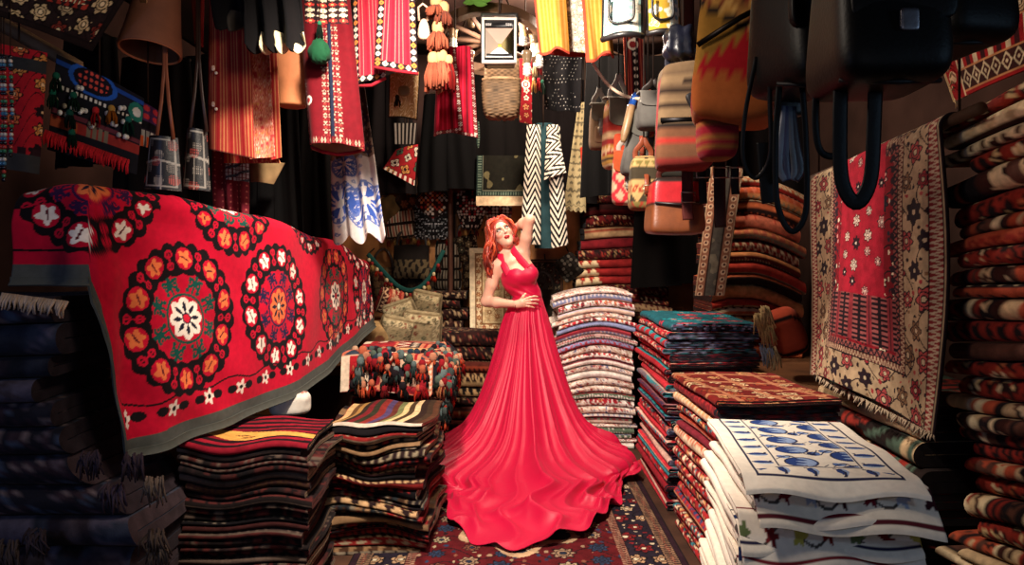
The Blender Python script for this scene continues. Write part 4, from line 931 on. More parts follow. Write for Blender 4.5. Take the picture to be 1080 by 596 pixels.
# blue and white printed scarf
c = [(348, 92, 4.2), (384, 84, 4.2), (408, 250, 4.15), (352, 254, 4.2)]; w, h = px_size(c)
def bluew(u, v):
    y = v / h; C = np.empty(u.shape + (3,)); C[...] = lin('#ded5cf')
    gz = y < .48; C[gz] = lin('#8a7468'); C[y < .22] = lin('#4a3a34')
    q = np.hypot(u - w * .62, v - h * .80); th = np.arctan2(v - h * .80, u - w * .62)
    for (u0, y0, R) in ((.68, .78, .12), (.15, .75, .11), (.30, .52, .07)):
        dx, dy = u - w * u0, v - h * y0; q = np.hypot(dx, dy); th = np.arctan2(dy, dx)
        C[(np.abs(q - R) < .006)] = lin('#6a7ab0'); C[(q < R * .75) & (np.abs(np.sin(4 * th)) > .62)] = lin('#3f5cab'); C[(np.abs(q - R * .85) < .01) & (np.abs(np.sin(14 * th)) > .5)] = lin('#5a6db0'); C[q < R * .2] = lin('#d9d0c8')
    f = np.zeros(u.shape + (3,)); f[...] = C; rosettes(f, u, v, .05, 7, pal('#8a93b6', '#4f66a6', '#a0a6b8', '#6474a4', '#d0c9c4'), .2, 3, .6); m = (C == lin('#ded5cf')).all(-1); C[m] = f[m]
    rosettes(f, u, v, .09, 5, pal('#3a2c28', '#5a4a48', '#4a4560', '#a08a78'), .4, 8, .9); C[gz] = f[gz]
    return C
o = drape('printed_scarf', c, bluew, 'cotton', folds=(3.2, .03), nu=130, nv=170, hem=lambda U: .03 * np.sin(U * 16)); tag(o, 'white scarf printed with blue flowers, hanging above the red cover', 'scarf'); cord(o, P(365, 90, 4.2))
# red embroidered pennant
def pennant(G, U, V, W_, H_): return G
c = [(418, 158, 5.2), (441, 152, 5.2), (437, 196, 5.2), (404, 178, 5.2)]; w, h = px_size(c)
def pen(u, v):
    C = np.empty(u.shape + (3,)); C[...] = lin('#8f1a1e'); rosettes(C, u, v, .09, 6, pal('#2a1014', '#d9cbb2', '#3a5a44', '#c98a4a', '#2a1014'), .38, 4, .9); d = h - v; C[(d < .03) & (np.abs(u * 30 % 1 - .5) < .25)] = lin('#e0d2bc'); return C
o = drape('embroidered_pennant', c, pen, 'velvet', bulge=.02, nu=60, nv=60); tag(o, 'small red embroidered cloth with cream motifs under the swirl bag', 'cloth'); cord(o, P(430, 156, 5.2))
o = drape('fringed_band', [(415, 130, 5.0), (440, 130, 5.0), (438, 152, 5.0), (416, 152, 5.0)], lambda u, v: np.where((np.abs(u * 38 % 1 - .5) < .22)[..., None], lin('#8a8076'), lin('#1a1513')), 'cotton', nu=60, nv=20); tag(o, 'dark band with pale stripes between the swirl bag and the red pennant', 'band'); cord(o, P(427, 131, 5.0))
# ============================================================ HANGING GOODS, centre
# wagon wheel lamp
Yw = 4.45; wc = P(517, 44, Yw); R = .315
ex, ey, ez = np.array([1, 0, 0.]), norm(np.array([0, 1, -.33])), None; ez = np.cross(ex, ey)
wheel = thing('wheel_chandelier', 'old wooden wagon wheel lamp with white bulbs hanging at the top centre', 'chandelier', list(wc))
wp = lambda a, r, h=0.: wc + r * (math.cos(a) * ex + math.sin(a) * ey) + h * ez
aa = np.linspace(0, 2 * PI, 72, endpoint=False)
prof = [(-.022, -.03), (.022, -.03), (.025, .03), (-.025, .03)]
G = np.array([[wp(a, R + dr, dz) for dr, dz in prof for _ in (0, 1)] for a in aa]); MB().add(G, '#5a3e2a', wu=True, wv=True).build('rim', 'wood', wheel)
MB().lathe([(.001, -.07), (.045, -.065), (.055, -.03), (.055, .04), (.035, .07), (.001, .075)], wc, '#6b4a33', 24, ez).build('hub', 'wood', wheel)
for k in range(12):
    a = 2 * PI * k / 12 + .13; MB().tube([wp(a, .05), wp(a, .18), wp(a, R - .01)], [.016, .014, .013], '#4a3122', 8).build('spoke', 'wood', wheel)
for k, (px, py, dy) in enumerate([(478, 34, -.1), (497, 23, .28), (552, 28, -.12), (563, 40, -.05), (479, 58, -.22), (495, 60, -.3), (556, 60, -.3), (538, 22, .3), (569, 52, -.1)]):
    q = P(px, py, Yw + dy); b = MB(); b.lathe([(.001, .035), (.028, .034), (.032, .026), (.030, .008), (.026, .0), (.024, -.022), (.022, -.036), (.001, -.037)], q, '#8a7258', 18)
    s = b.build('bulb_socket', 'gloss', wheel)
    if k not in (1, 5, 7):
        b = MB(); b.lathe([(.018, -.037), (.020, -.05), (.020, -.06)], q, '#e9d08a' if k == 2 else '#e6e0d2', 14)
        for j in range(3): b.lathe([(.001, -.06), (.022, -.062), (.025, -.069), (.022, -.076), (.001, -.078)], q - [0, 0, .016 * j], '#e9e6df', 14)
        b.lathe([(.018, -.1), (.014, -.112), (.001, -.116)], q, '#f0ede6', 12); b.build('bulb', 'gloss', s)
for sx in (-1, 1): MB().tube([wp(PI / 2 + sx * 1.0, R), wc + [0, 0, .5]], .006, '#3a2c22', 6).build('chain', 'metal', wheel)
cord(wheel, wc + [0, 0, .48], .006)
# floodlight
Yl = 4.0; lo = thing('floodlight', 'white framed square floodlight with a pyramid reflector in front of the wagon wheel', 'floodlight', list(P(526, 66, Yl)))
A, Bq = P(508, 18, Yl), P(545, 66, Yl); cx, cz = (A[0] + Bq[0]) / 2, (A[2] + Bq[2]) / 2; hx, hz = (Bq[0] - A[0]) / 2, (A[2] - Bq[2]) / 2
def framequad(b, o, i, yo, yi, c):
    """rectangular ring between half sizes o and i"""
    cs = [(-1, -1), (1, -1), (1, 1), (-1, 1)]
    g = np.array([[[cx + sx * h[0], y, cz + sz * h[1]] for (h, y) in ((o, yo + .03), (o, yo), (i, yo), (i, yi))] for sx, sz in cs]); b.add(g, c, wu=True)
b = MB(); framequad(b, (hx, hz), (hx - .014, hz - .014), Yl, Yl + .012, '#e9ddd2'); b.build('frame', 'paint', lo)
b = MB(); b.rbox((cx, Yl + .125, cz), (hx - .008, .05, hz - .008), '#2c2a2a', .12); b.build('housing', 'paint', lo)
b = MB(); framequad(b, (hx - .013, hz - .013), (hx - .024, hz - .052), Yl + .006, Yl + .010, '#151417'); b.build('bezel', 'paint', lo)
zt_, zb_ = cz + hz - .062, cz - hz + .030; x0, x1 = cx - hx + .020, cx + hx - .020; ctr = np.array([cx + .002, Yl + .004 + .055, (zt_ + zb_) / 2 - .002])
qs = [np.array([x0, Yl + .001, zt_]), np.array([x1, Yl + .001, zt_]), np.array([x1, Yl + .001, zb_]), np.array([x0, Yl + .001, zb_])]
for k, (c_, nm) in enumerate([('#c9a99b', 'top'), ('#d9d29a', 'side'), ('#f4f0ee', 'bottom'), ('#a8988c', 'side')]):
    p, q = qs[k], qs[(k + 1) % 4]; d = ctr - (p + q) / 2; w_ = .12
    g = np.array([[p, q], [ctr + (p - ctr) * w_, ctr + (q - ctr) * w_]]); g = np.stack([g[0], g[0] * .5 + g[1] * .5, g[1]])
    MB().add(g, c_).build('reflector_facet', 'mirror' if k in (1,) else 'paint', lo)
b = MB(); b.rbox(ctr - [0, .002, 0], (.009, .004, .009), '#e3c94a', .3); b.build('led_chip', 'gloss', lo)
def glyph(b, s, x, z, h, y, c):
    """tiny printed marks from strokes on a 3x5 grid"""
    F_ = {'5': ['111', '100', '111', '001', '111'], '0': ['111', '101', '101', '101', '111'], 'W': ['101', '101', '111', '111', '101'], 'I': ['111', '010', '010', '010', '111'], 'P': ['111', '101', '111', '100', '100'], '6': ['111', '100', '111', '101', '111']}
    u = h / 5
    for ch in s:
        for r_, row in enumerate(F_[ch]):
            for q_, on_ in enumerate(row):
                if on_ == '1': b.rbox((x + q_ * u, y, z - r_ * u), (u * .5, .0006, u * .5), c, .1, n=(6, 8))
        x += 4 * u
b = MB(); glyph(b, '50W', x0 + .004, zt_ + .026, .014, Yl - .000, '#d9d4d0'); glyph(b, '50W', x1 - .040, zt_ + .026, .014, Yl - .000, '#d9d4d0'); b.build('printed_mark', 'paint', lo)
b = MB(); b.tube([(cx - hx, Yl + .07, cz), (cx - hx, Yl + .10, cz + hz + .05), (cx + hx, Yl + .10, cz + hz + .05), (cx + hx, Yl + .07, cz)], 1, '#2c2a2a', 6, flat=(.012, .003), up=(0, 1, 0)); b.build('bracket', 'paint', lo)
cord(lo, (cx, Yl + .1, cz + hz + .05), .006)
# wicker wall basket
Yb = 4.25; bb = thing('wicker_basket', 'tall wicker basket hanging under the floodlight', 'basket', list(P(529, 126, Yb)))
def wk(q, L):
    i = np.floor(q[..., 2] * 13); u = np.arctan2(L[..., 1], L[..., 0]) * 9 + PI * i; s = .5 + .5 * np.sin(u)
    return (lin('#6d543b') * (.55 + .75 * s)[..., None]) * (.8 + .4 * hsh(i, np.floor(u / PI)))[..., None]
wf = lambda L, q: L * (1 + .035 * np.sin(np.arctan2(L[..., 1], L[..., 0]) * 9 + PI * np.floor(q[..., 2] * 13)))[..., None] * np.stack([1 + .08 * q[..., 2], 1 + .08 * q[..., 2], 1 + 0 * q[..., 2]], -1)
p0, p1 = P(509, 84, Yb - .05), P(549, 126, Yb - .05)
b = MB(); b.rbox(((p0[0] + p1[0]) / 2, Yb - .06, (p0[2] + p1[2]) / 2), ((p1[0] - p0[0]) / 2, .09, (p0[2] - p1[2]) / 2), wk, .42, n=(60, 120), fn=wf); b.build('pocket', 'wicker', bb)
c = [(511, 62, Yb + .03), (547, 62, Yb + .03), (548, 100, Yb + .03), (510, 100, Yb + .03)]
def wk2(u, v):
    i = np.floor(v * 75); return lin('#8d7052') * (.5 + .6 * (.5 + .5 * np.sin(u * 160 + PI * i)))[..., None]
drape('back_panel', c, wk2, 'wicker', bb, nu=90, nv=70, th=.015); 
MB().tube([P(509, 84, Yb - .11), P(520, 82, Yb - .15), P(538, 82, Yb - .15), P(549, 84, Yb - .11)], .009, '#b5936c', 8).build('rim', 'wicker', bb); cord(bb, P(529, 63, Yb + .03))
# embroidered strip, small tassels
c = [(548, 62, 4.5), (561, 62, 4.5), (561, 131, 4.5), (548, 129, 4.5)]; w, h = px_size(c)
def estrip(u, v):
    C = np.empty(u.shape + (3,)); C[...] = lin('#7a1018'); rosettes(C, u - w / 2 + .025, v, .055, 4, pal('#5a0c14', '#e0c8b4', '#c98a5a', '#8d1a20'), .36, 5, .95); q = np.hypot(u - w / 2, v - h * .4); C[q < .026] = lin('#e2d2be'); C[q < .019] = lin('#8a1a1e'); C[q < .010] = lin('#e2d2be'); return C
o = drape('embroidered_strip', c, estrip, 'velvet', nu=40, nv=100); tag(o, 'narrow red embroidered strip right of the wicker basket', 'strip'); cord(o, P(554, 63, 4.5))
b = MB(); b.tube([P(566, 50, 4.4), P(566, 68, 4.4)], .004, '#c9b59a', 6); o = b.build('tassel_string', 'cotton'); tag(o, 'string of small white, red and green tassels near the wheel lamp', 'tassel'); cord(o, P(566, 51, 4.4), .003)
for k, (px, py, c_) in enumerate([(564, 66, '#d8c9b0'), (569, 64, '#a8202c'), (563, 82, '#d9b98a'), (568, 82, '#b0242e'), (572, 84, '#2a5a44')]):
    b = MB(); tassel(b, P(px, py, 4.38), .09, .017, lin(c_), lin(c_) * .8, k, 12); b.build('tassel', 'cotton', o)
# yellow robe
t = thing('yellow_robe', 'bright yellow robe with a white patterned lining strip', 'robe', list(P(608, 64, 3.4)))
ys = pinstripe(lin('#a06e28'), lin('#b38440'), .018, .4); rt = lambda run, y: np.broadcast_to(lin('#a83a28'), run.shape + (3,))
for k, (c, sd) in enumerate([([(560, -40, 3.32), (594, -40, 3.3), (600, 54, 3.3), (570, 58, 3.34)], 'LB'), ([(610, -40, 3.3), (640, -40, 3.32), (648, 58, 3.34), (618, 66, 3.3)], 'LB')]):
    drape('front_panel', c, trimmed(ys, *px_size(c), sd, .012, rt), 'cotton', t, bulge=.03, folds=(1.6, .016), nu=80, nv=90, phase=k, hem=lambda U: .012 * np.sin(U * 8))
c = [(594, -40, 3.36), (614, -40, 3.36), (619, 56, 3.36), (598, 54, 3.36)]
drape('lining_panel', c, lambda u, v: floral(5, pal('#8f877a', '#5f564c', '#8a7648', '#9a9284', '#a9a090', '#f0e8da'), .03)(u, v), 'cotton', t, nu=60, nv=110)
drape('back_panel', [(570, 30, 3.5), (644, 30, 3.5), (646, 58, 3.5), (572, 56, 3.5)], '#7d1f1c', 'cotton', t, bulge=-.05, nu=40, nv=20); cord(t, P(604, -38, 3.35))
o = drape('sequined_cloth', [(572, 58, 4.7), (614, 56, 4.7), (612, 118, 4.7), (575, 116, 4.7)], lambda u, v: np.where(((np.hypot((u * 45 + .5 * np.floor(v * 45) % 1) % 1 - .5, v * 45 % 1 - .5) < .14) & (hsh(np.floor(u * 45), np.floor(v * 45)) > .6))[..., None], lin('#a9a49c'), lin('#100e10')), 'velvet', folds=(2, .02), nu=90, nv=110)
tag(o, 'black cloth dotted with small silver sequins below the yellow robe', 'cloth'); cord(o, P(592, 58, 4.7))
# green leaf sprig
b = MB()
for k, (px, py, an) in enumerate([(497, 0, .4), (505, 2, -.3), (512, -2, .1), (503, -6, .8), (492, -5, -.5)]):
    u = np.linspace(-1, 1, 9)[:, None]; v = np.linspace(-1, 1, 5)[None]; wv = (1 - u ** 2) * .022
    g = np.stack([u * .05 + 0 * v, .012 * v ** 2 - .01 * u ** 2, v * wv], -1); ca, sa = math.cos(an), math.sin(an)
    g = np.stack([g[..., 0] * ca - g[..., 2] * sa, g[..., 1], g[..., 0] * sa + g[..., 2] * ca], -1); b.sheet(g + P(px, py, 4.0), lin('#5d8a3a') * (.7 + .1 * k), .002)
o = b.build('leaf_sprig', 'cotton'); tag(o, 'small sprig of green leaves above the floodlight', 'plant'); cord(o, P(503, -4, 4.0), .003, '#4a6a34', 'stem')
# dark prayer rugs above the dress
for k, (c, lab) in enumerate([([(503, 128, 5.72), (561, 128, 5.72), (562, 168, 5.72), (502, 168, 5.72)], 'dark prayer rug with a beige hem, the upper of two above the head'), ([(503, 164, 5.66), (563, 164, 5.66), (562, 217, 5.66), (502, 217, 5.66)], 'dark green bordered prayer rug with a cream hem, just above the raised arm')]):
    w, h = px_size(c)
    def pr(u, v):
        x, y = u - w / 2, v; d = np.minimum(w / 2 - np.abs(x), h - .07 - v); C = np.empty(u.shape + (3,)); C[...] = lin('#17150f')
        C[wob(x * 30, y * 26, 0, 5 + k) > .55] = lin('#5a5238'); C[wob(x * 40, y * 40, 1, 9 + k) > .9] = lin('#0c0c0c')
        m = d < .05; C[m] = lin('#1c2a26'); C[m & (np.abs((np.where(d == h - .07 - v, x, v) * 50) % 1 - .5) < .25) & (d > .012) & (d < .04)] = lin('#5d6a5a'); C[np.abs(d - .05) < .004] = lin('#6a6a58')
        C[v > h - .075] = lin('#d9bb94'); return C
    o = drape('prayer_rug', c, pr, 'wool', nu=110, nv=110, folds=(1, .006)); tag(o, lab, 'rug', 'dark prayer rugs above the head'); cord(o, P(532, 129, 5.7))
# zigzag coat
t = thing('zigzag_coat', 'black and white zigzag coat with a dark teal front, hanging behind the raised arm', 'coat', list(P(576, 262, 5.45)))
def zig(ph):
    def f(u, v):
        tt = np.abs((u / .105 + ph) % 1 * 2 - 1); q = (v / .062 + tt * 1.9) % 1; C = np.empty(u.shape + (3,)); C[...] = lin('#15161a'); C[q < .48] = lin('#d3c6b2'); return C
    return f
tealp = lambda u, v: lin('#1d3438') * (1 + .25 * wob(u * 50, v * 30, 0, 4))[..., None]
drape('front_panel', [(556, 132, 5.4), (570, 132, 5.4), (570, 258, 5.4), (549, 258, 5.4)], zig(.2), 'cotton', t, bulge=.03, nu=70, nv=150)
drape('front_panel', [(577, 132, 5.4), (590, 132, 5.4), (599, 258, 5.4), (582, 262, 5.4)], zig(0), 'cotton', t, bulge=.03, nu=70, nv=150)
drape('lining_panel', [(566, 130, 5.46), (582, 130, 5.46), (585, 262, 5.46), (564, 262, 5.46)], tealp, 'velvet', t, bulge=.02, nu=40, nv=60)
drape('sleeve', [(577, 134, 5.36), (588, 138, 5.36), (597, 182, 5.34), (574, 190, 5.34)], lambda u, v: zig(.4)(v * .9 + u * .3, u * 1.0), 'cotton', t, bulge=.03, nu=70, nv=80); cord(t, P(573, 133, 5.42))
# lace cloth and red scarf
c = [(610, 108, 5.8), (617, 108, 5.8), (618, 222, 5.8), (594, 220, 5.8)]
o = drape('lace_cloth', c, lambda u, v: np.where(((np.abs(np.sin(u * 60) * np.sin(v * 60)) > .75) | (np.abs(v * 9 % 1 - .5) < .06))[..., None], lin('#5e5440'), lin('#9a8a66')), 'cotton', folds=(1.5, .012), hem=lambda U: .02 * np.abs(np.sin(U * 14)), nu=60, nv=120); tag(o, 'long cream lace cloth hanging right of the zigzag coat', 'cloth'); cord(o, P(613, 109, 5.8))
o = drape('red_scarf', [(600, 120, 5.88), (609, 120, 5.88), (604, 205, 5.88), (590, 205, 5.88)], lambda u, v: lin('#8a2a1a') * (1 + .3 * wob(u * 40, v * 20, 0, 3))[..., None], 'cotton', folds=(1.5, .015), nu=30, nv=50); tag(o, 'rust red scarf between the zigzag coat and the lace cloth', 'scarf'); cord(o, P(604, 121, 5.88))
o = drape('leaf_garland', [(612, 156, 5.7), (622, 152, 5.7), (624, 172, 5.7), (613, 178, 5.7)], '#a8301c', 'cotton', bulge=.03, ripple=.02, nu=30, nv=30); tag(o, 'small crumpled orange red cloth in front of the lace cloth', 'cloth'); o.name = 'crumpled_cloth'; cord(o, P(617, 155, 5.7))
# ============================================================ HANGING GOODS, right half
def ribbonbelt(b, pts, w, t, c, up=(0, 1, 0)):
    b.tube(pts, 1., c, 8, flat=(w, t), up=up)
def smoothpts(p, n=24):
    p = np.asarray(p, float); t = np.linspace(0, len(p) - 1, n); k = np.clip(t.astype(int), 0, len(p) - 2); f = (t - k)[:, None]
    a, b_, c_, d = p[np.maximum(k - 1, 0)], p[k], p[k + 1], p[np.minimum(k + 2, len(p) - 1)]
    return .5 * (2 * b_ + (c_ - a) * f + (2 * a - 5 * b_ + 4 * c_ - d) * f ** 2 + (3 * b_ - a - 3 * c_ + d) * f ** 3)
# saddle bag with printed pockets
t = thing('saddle_bag', 'printed saddle bag with one pale blue and one yellow half, black edged', 'bag', list(P(676, 42, 3.1)))
def sadpat(base, alt, w, h):
    def f(u, v):
        C = np.empty(u.shape + (3,)); C[...] = lin(base); C[np.abs(u / w - .72) < .16] = lin('#e3ddc8')
        rosettes(C, u, v, .06, 4, pal(alt, '#e8e0c8', '#c9a24a', '#a9c9c4', alt), .34, 4, .8); C[(np.abs(u / w - .72) < .13) & (np.hypot(u * 30 % 1 - .5, v * 30 % 1 - .5) < .3)] = lin('#8aa6a6')
        d = np.minimum(np.minimum(u, w - u), h - v); C[d < .010] = lin('#1b191a'); return C
    return f
for c, ba, al in (([(637, -40, 3.05), (677, -40, 3.03), (678, 38, 3.0), (635, 42, 3.05)], '#86aaa8', '#b9b5a6'), ([(680, -40, 3.03), (715, -40, 3.05), (717, 37, 3.05), (682, 36, 3.02)], '#b08a30', '#c9c0a6')):
    o = drape('pouch_half', c, sadpat(ba, al, *px_size(c)), 'cotton', t, bulge=.05, nu=90, nv=90, th=.01)
    m = [on(c, u, v, .06) for u, v in ((.12, .55), (.12, .78), (.3, .86), (.6, .84), (.72, .78), (.72, .55))]; MB().tube(smoothpts(m), .006, '#1b191a', 6).build('pocket_edge', 'leather', o)
    bx = on(c, .5, .99, .02); MB().tube([on(c, u, 1., .05 * math.sin(PI * u) + .0) for u in np.linspace(0, 1, 9)], .013, '#1b1819', 8).build('bottom_gusset', 'leather', o)
cord(t, P(677, -38, 3.05), .006)
# striped sash on the wall post
c = [(657, 30, 4.4), (678, 30, 4.4), (682, 108, 4.4), (660, 108, 4.4)]; w, h = px_size(c)
def sash(u, v):
    C = np.empty(u.shape + (3,)); C[...] = lin('#6d1a20'); C[(u * 60 % 1) < .35] = lin('#a8543c'); m = np.abs(u - w * .55) < .022; C[m] = lin('#1d1618'); C[m & (np.hypot(u - w * .55, (v * 22 % 1 - .5) / 22) < .013)] = lin('#d9c8b4'); q = np.hypot(u - w * .45, v - .10); C[q < .035] = lin('#e0d0b8'); C[q < .022] = lin('#8a2a2a'); return C
o = drape('striped_runner', c, sash, 'cotton', nu=60, nv=90); tag(o, 'dark red striped band with a row of white beads below the saddle bag', 'band'); cord(o, P(668, 31, 4.4))
# sagging rope
rp = smoothpts([P(612, 40, 3.75), P(630, 74, 3.7), P(648, 95, 3.65), P(672, 104, 3.6), P(695, 98, 3.5), P(712, 78, 3.45), P(728, 40, 3.4)], 60)
tt = np.linspace(0, 60, 60); rp2 = rp + np.stack([.006 * np.cos(tt * 2), 0 * tt, .006 * np.sin(tt * 2)], 1)
o = MB().tube(rp, .008, '#c9b29a', 8).build('rope', 'cotton'); tag(o, 'pale twisted rope sagging above the small backpacks', 'rope')
MB().tube(rp2, .005, '#a58d78', 6).build('strand', 'cotton', o); cord(o, rp[0], .005); cord(o, rp[-1], .005)
# small backpacks hanging in a bunch
def bag(name, lab, cat, px0, px1, y0, y1, Y, dep, C, mat='cotton', e=.35, rot=0., tilt=0., grp=None, flap=None, strap='#241a16', pocket=None, buckle=True, fn=None, straps=True, topz=None):
    """soft bag: body, flap, shoulder straps with buckle, front pocket"""
    a, b_ = P(px0, y0, Y), P(px1, y1, Y); cx, cz = (a[0] + b_[0]) / 2, (a[2] + b_[2]) / 2; hx, hz = (b_[0] - a[0]) / 2, (a[2] - b_[2]) / 2
    t = thing(name, lab, cat, [cx, Y, b_[2]], grp); b = MB()
    sl = lambda L, q: L * np.stack([1 - .10 * q[..., 2], 1 - .15 * q[..., 2], 1 + 0 * q[..., 2]], -1) * (1 + .03 * wob(L[..., 0] * 20, L[..., 2] * 20, L[..., 1] * 20, int(px0)))[..., None]
    b.rbox((cx, Y, cz), (hx, dep, hz), C, e, rot, (44, 76), fn or sl, tilt); b.build('body', mat, t)
    R = lambda x, y, z: np.array([cx + math.cos(rot) * x - math.sin(rot) * y + math.sin(tilt) * z, Y + math.sin(rot) * x + math.cos(rot) * y, cz + z * math.cos(tilt) - math.sin(tilt) * x])
    if flap:
        u = np.linspace(-1, 1, 26)[:, None]; v = np.linspace(0, 1, 26)[None]; fl = .8
        an = np.clip(v * 1.5, 0, 1) * PI / 2; y = dep * .7 - (dep * 1.75) * np.sin(an) ** 1.0; z = hz * (.78 + .26 * np.cos(an) ** .6) - np.clip(v - .55, 0, 1) * hz * 1.7 * fl * (1 - .25 * u ** 4)
        g = np.stack([u * hx * .96 + 0 * v, y + 0 * u, z], -1); g = np.array([[R(*p) for p in row] for row in g]); fc = flap(u + 0 * v, v + 0 * u) if callable(flap) else flap
        MB().sheet(g, fc, .008).build('flap', mat, t)
    if pocket:
        b = MB(); q = R(0, -dep * 1.02, -hz * .42); b.rbox(q, (hx * .66, dep * .25, hz * .36), pocket, .35, rot, (20, 32), None, tilt); b.build('pocket', mat, t)
    if straps:
        for s in (-1, 1):
            b = MB(); ribbonbelt(b, smoothpts([R(s * hx * .5, dep * .3, hz * .9), R(s * hx * .55, dep * .2, hz * 1.2), R(s * hx * .2, 0, hz * 1.45), R(0, 0, hz * 1.7)], 12), .014, .003, strap); b.build('shoulder_strap', 'leather', t)
    if buckle:
        b = MB(); q = R(0, -dep * 1.1 - .012, -hz * .25); ribbonbelt(b, [q + [0, .01, .07], q + [0, -.002, .02], q - [0, 0, .03]], .012, .003, strap); s_ = b.build('closure_strap', 'leather', t)
        b = MB(); w_ = .016; b.tube([q + [-w_, -.004, w_], q + [w_, -.004, w_], q + [w_, -.004, -w_], q + [-w_, -.004, -w_], q + [-w_, -.004, w_]], .003, '#b9a88c', 6); b.build('buckle', 'metal', s_)
    cord(t, R(0, 0, hz * 1.68) if straps else R(0, 0, hz * .9), .004, '#241a16')
    return t, R
KP = lambda s, p, **k: (lambda q, L: kilim(s, p, **k)(L[..., 2] + .0, np.arctan2(L[..., 1], L[..., 0]) * .08))
G_ = 'small backpacks hanging in a bunch'
bag('kilim_backpack', 'small striped kilim backpack at the left of the hanging bunch', 'backpack', 637, 668, 104, 178, 4.05, .07, KP(5, pal('#8a622c', '#8f2a22', '#2a1e1a', '#a0805f', '#6d1c1a'), wmin=.02, wmax=.05), grp=G_, flap='#6d6558', strap='#9a9186', rot=.2, pocket='#b8472e')
bag('tan_backpack', 'tan backpack with grey straps peeking out behind the striped one', 'backpack', 622, 642, 110, 158, 4.2, .07, lambda q, L: np.broadcast_to(lin('#6d543e'), q.shape), grp=G_, strap='#8a857d', pocket='#7d6048', flap='#5a5347')
bag('star_backpack', 'small cream backpack with a red star pattern at the bottom of the bunch', 'backpack', 646, 676, 160, 216, 3.86, .07, lambda q, L: np.where((np.abs(np.abs(L[..., 0] * 26 % 2 - 1) - np.abs(L[..., 2] * 20 % 2 - 1)) < .35)[..., None], lin('#b82c34'), lin('#b0967a')), grp=G_, flap='#9a4426', strap='#a8a094', rot=-.1)
bag('grey_backpack', 'grey canvas backpack in the middle of the bunch', 'backpack', 660, 690, 118, 186, 3.68, .07, lambda q, L: lin('#4d4a46') * (1 + .2 * wob(L[..., 0] * 30, L[..., 2] * 30, 0, 3))[..., None], grp=G_, flap=lambda u, v: np.where((np.abs(u - .55) < .18)[..., None], kilim(6, pal('#c9742e', '#a8302c', '#d9c2a0', '#3a3430'), wmin=.05, wmax=.12)(v, u), lin('#55524c')), strap='#8a3a28', tilt=.15)
bag('grey_cap', 'pale grey canvas bag with its flap up, above the grey backpack', 'bag', 672, 706, 98, 138, 3.45, .07, lambda q, L: lin('#54514d') * (1 + .15 * wob(L[..., 0] * 40, L[..., 2] * 40, 0, 7))[..., None], grp=G_, flap='#605c57', buckle=False, e=.5)[0].name = 'grey_bag'
def badge(q, L):
    C = np.empty(q.shape); C[...] = lin('#2a2722'); C[q[..., 2] > .25] = lin('#6b5a3c'); r = np.hypot((q[..., 0] - .12) / .62, (q[..., 2] + .2) / .5); f = q[..., 1] < 0; C[f & (r < 1)] = lin('#1f3340'); C[f & (np.abs(r - .88) < .05)] = lin('#8aa0a8'); d = np.abs(q[..., 0] - .12) / .28 + np.abs(q[..., 2] + .2) / .3; C[f & (d < 1)] = lin('#c8563a'); C[f & (d < .55)] = lin('#d9b49a'); C[f & (d < .3)] = lin('#8a2a22'); return C
bag('badge_backpack', 'dark backpack with a round blue badge holding an orange diamond', 'backpack', 690, 727, 138, 190, 3.55, .08, badge, grp=G_, strap='#5a2a1e', buckle=False)
bag('olive_backpack', 'olive and red patterned backpack under the grey one', 'backpack', 664, 694, 165, 222, 3.52, .065, KP(8, pal('#6d6136', '#8a3a28', '#3a3226', '#a88a5a'), wmin=.02, wmax=.06), grp=G_, strap='#7a3a22')
# knife sheath
b = MB(); b.tube(smoothpts([P(666, 112, 3.62), P(662, 130, 3.6), P(657, 150, 3.6)], 12), np.concatenate([np.full(8, .022), np.linspace(.022, .012, 4)]), '#8a6c4c', 12); o = b.build('knife_sheath', 'leather'); tag(o, 'short beige sheath with a bright blue handle in front of the backpacks', 'knife')
MB().tube([P(666, 113, 3.62), P(669, 103, 3.62), P(672, 100, 3.62)], .02, '#2450a0', 12).build('handle', 'gloss', o); cord(o, P(671, 101, 3.62), .003)
# brown striped kilim backpack
def brs(q, L):
    v = L[..., 2]; p = pal('#5c4936', '#4f3e2e', '#66523c', '#211713', '#584633'); C = p[(hsh(np.floor(v * 70), 3.) * 4.99).astype(int)]; C = C.copy(); C[(q[..., 2] < -.25)] = lin('#5a3a28'); C[(q[..., 2] < -.45) & (q[..., 2] > -.60)] = lin('#8a2420'); C[q[..., 2] < -.78] = lin('#6d2420'); C[np.abs(q[..., 2] + .22) < .035] = lin('#171313'); C[(np.abs(q[..., 0]) > .985) & (q[..., 1] < .3)] = lin('#7a1c20'); return C
t, R = bag('striped_backpack', 'brown striped kilim backpack with a black buckle, left of the big kilim bag', 'backpack', 693, 748, 70, 180, 2.95, .13, brs, e=.25, buckle=False, strap='#1a1a26', rot=-.15)
b = MB(); q = R(.03, -.155, .03); b.rbox(q, (.022, .012, .045), '#141214', .5, 0, (16, 24), None, -.5); b.rbox(q + [.02, -.005, -.04], (.03, .012, .016), '#141214', .6); b.build('buckle', 'black_leather', t)
MB().tube([R(-.1, -.135, -.03), R(.1, -.135, -.03)], 1, '#131112', 6, flat=(.010, .003), up=(0, 1, 0)).build('zipper', 'metal', t)
b = MB(); b.rbox(P(716, 46, 2.95), (.06, .06, .07), lambda q, L: lin('#0b0d1a') * (1 + .3 * wob(L[..., 0] * 30, L[..., 2] * 30, 0, 3))[..., None], .6, fn=lambda L, q: L * (1 + .14 * wob(q[..., 0] * 4, q[..., 1] * 4, q[..., 2] * 4, 2))[..., None]); b.build('rolled_straps', 'leather', t)
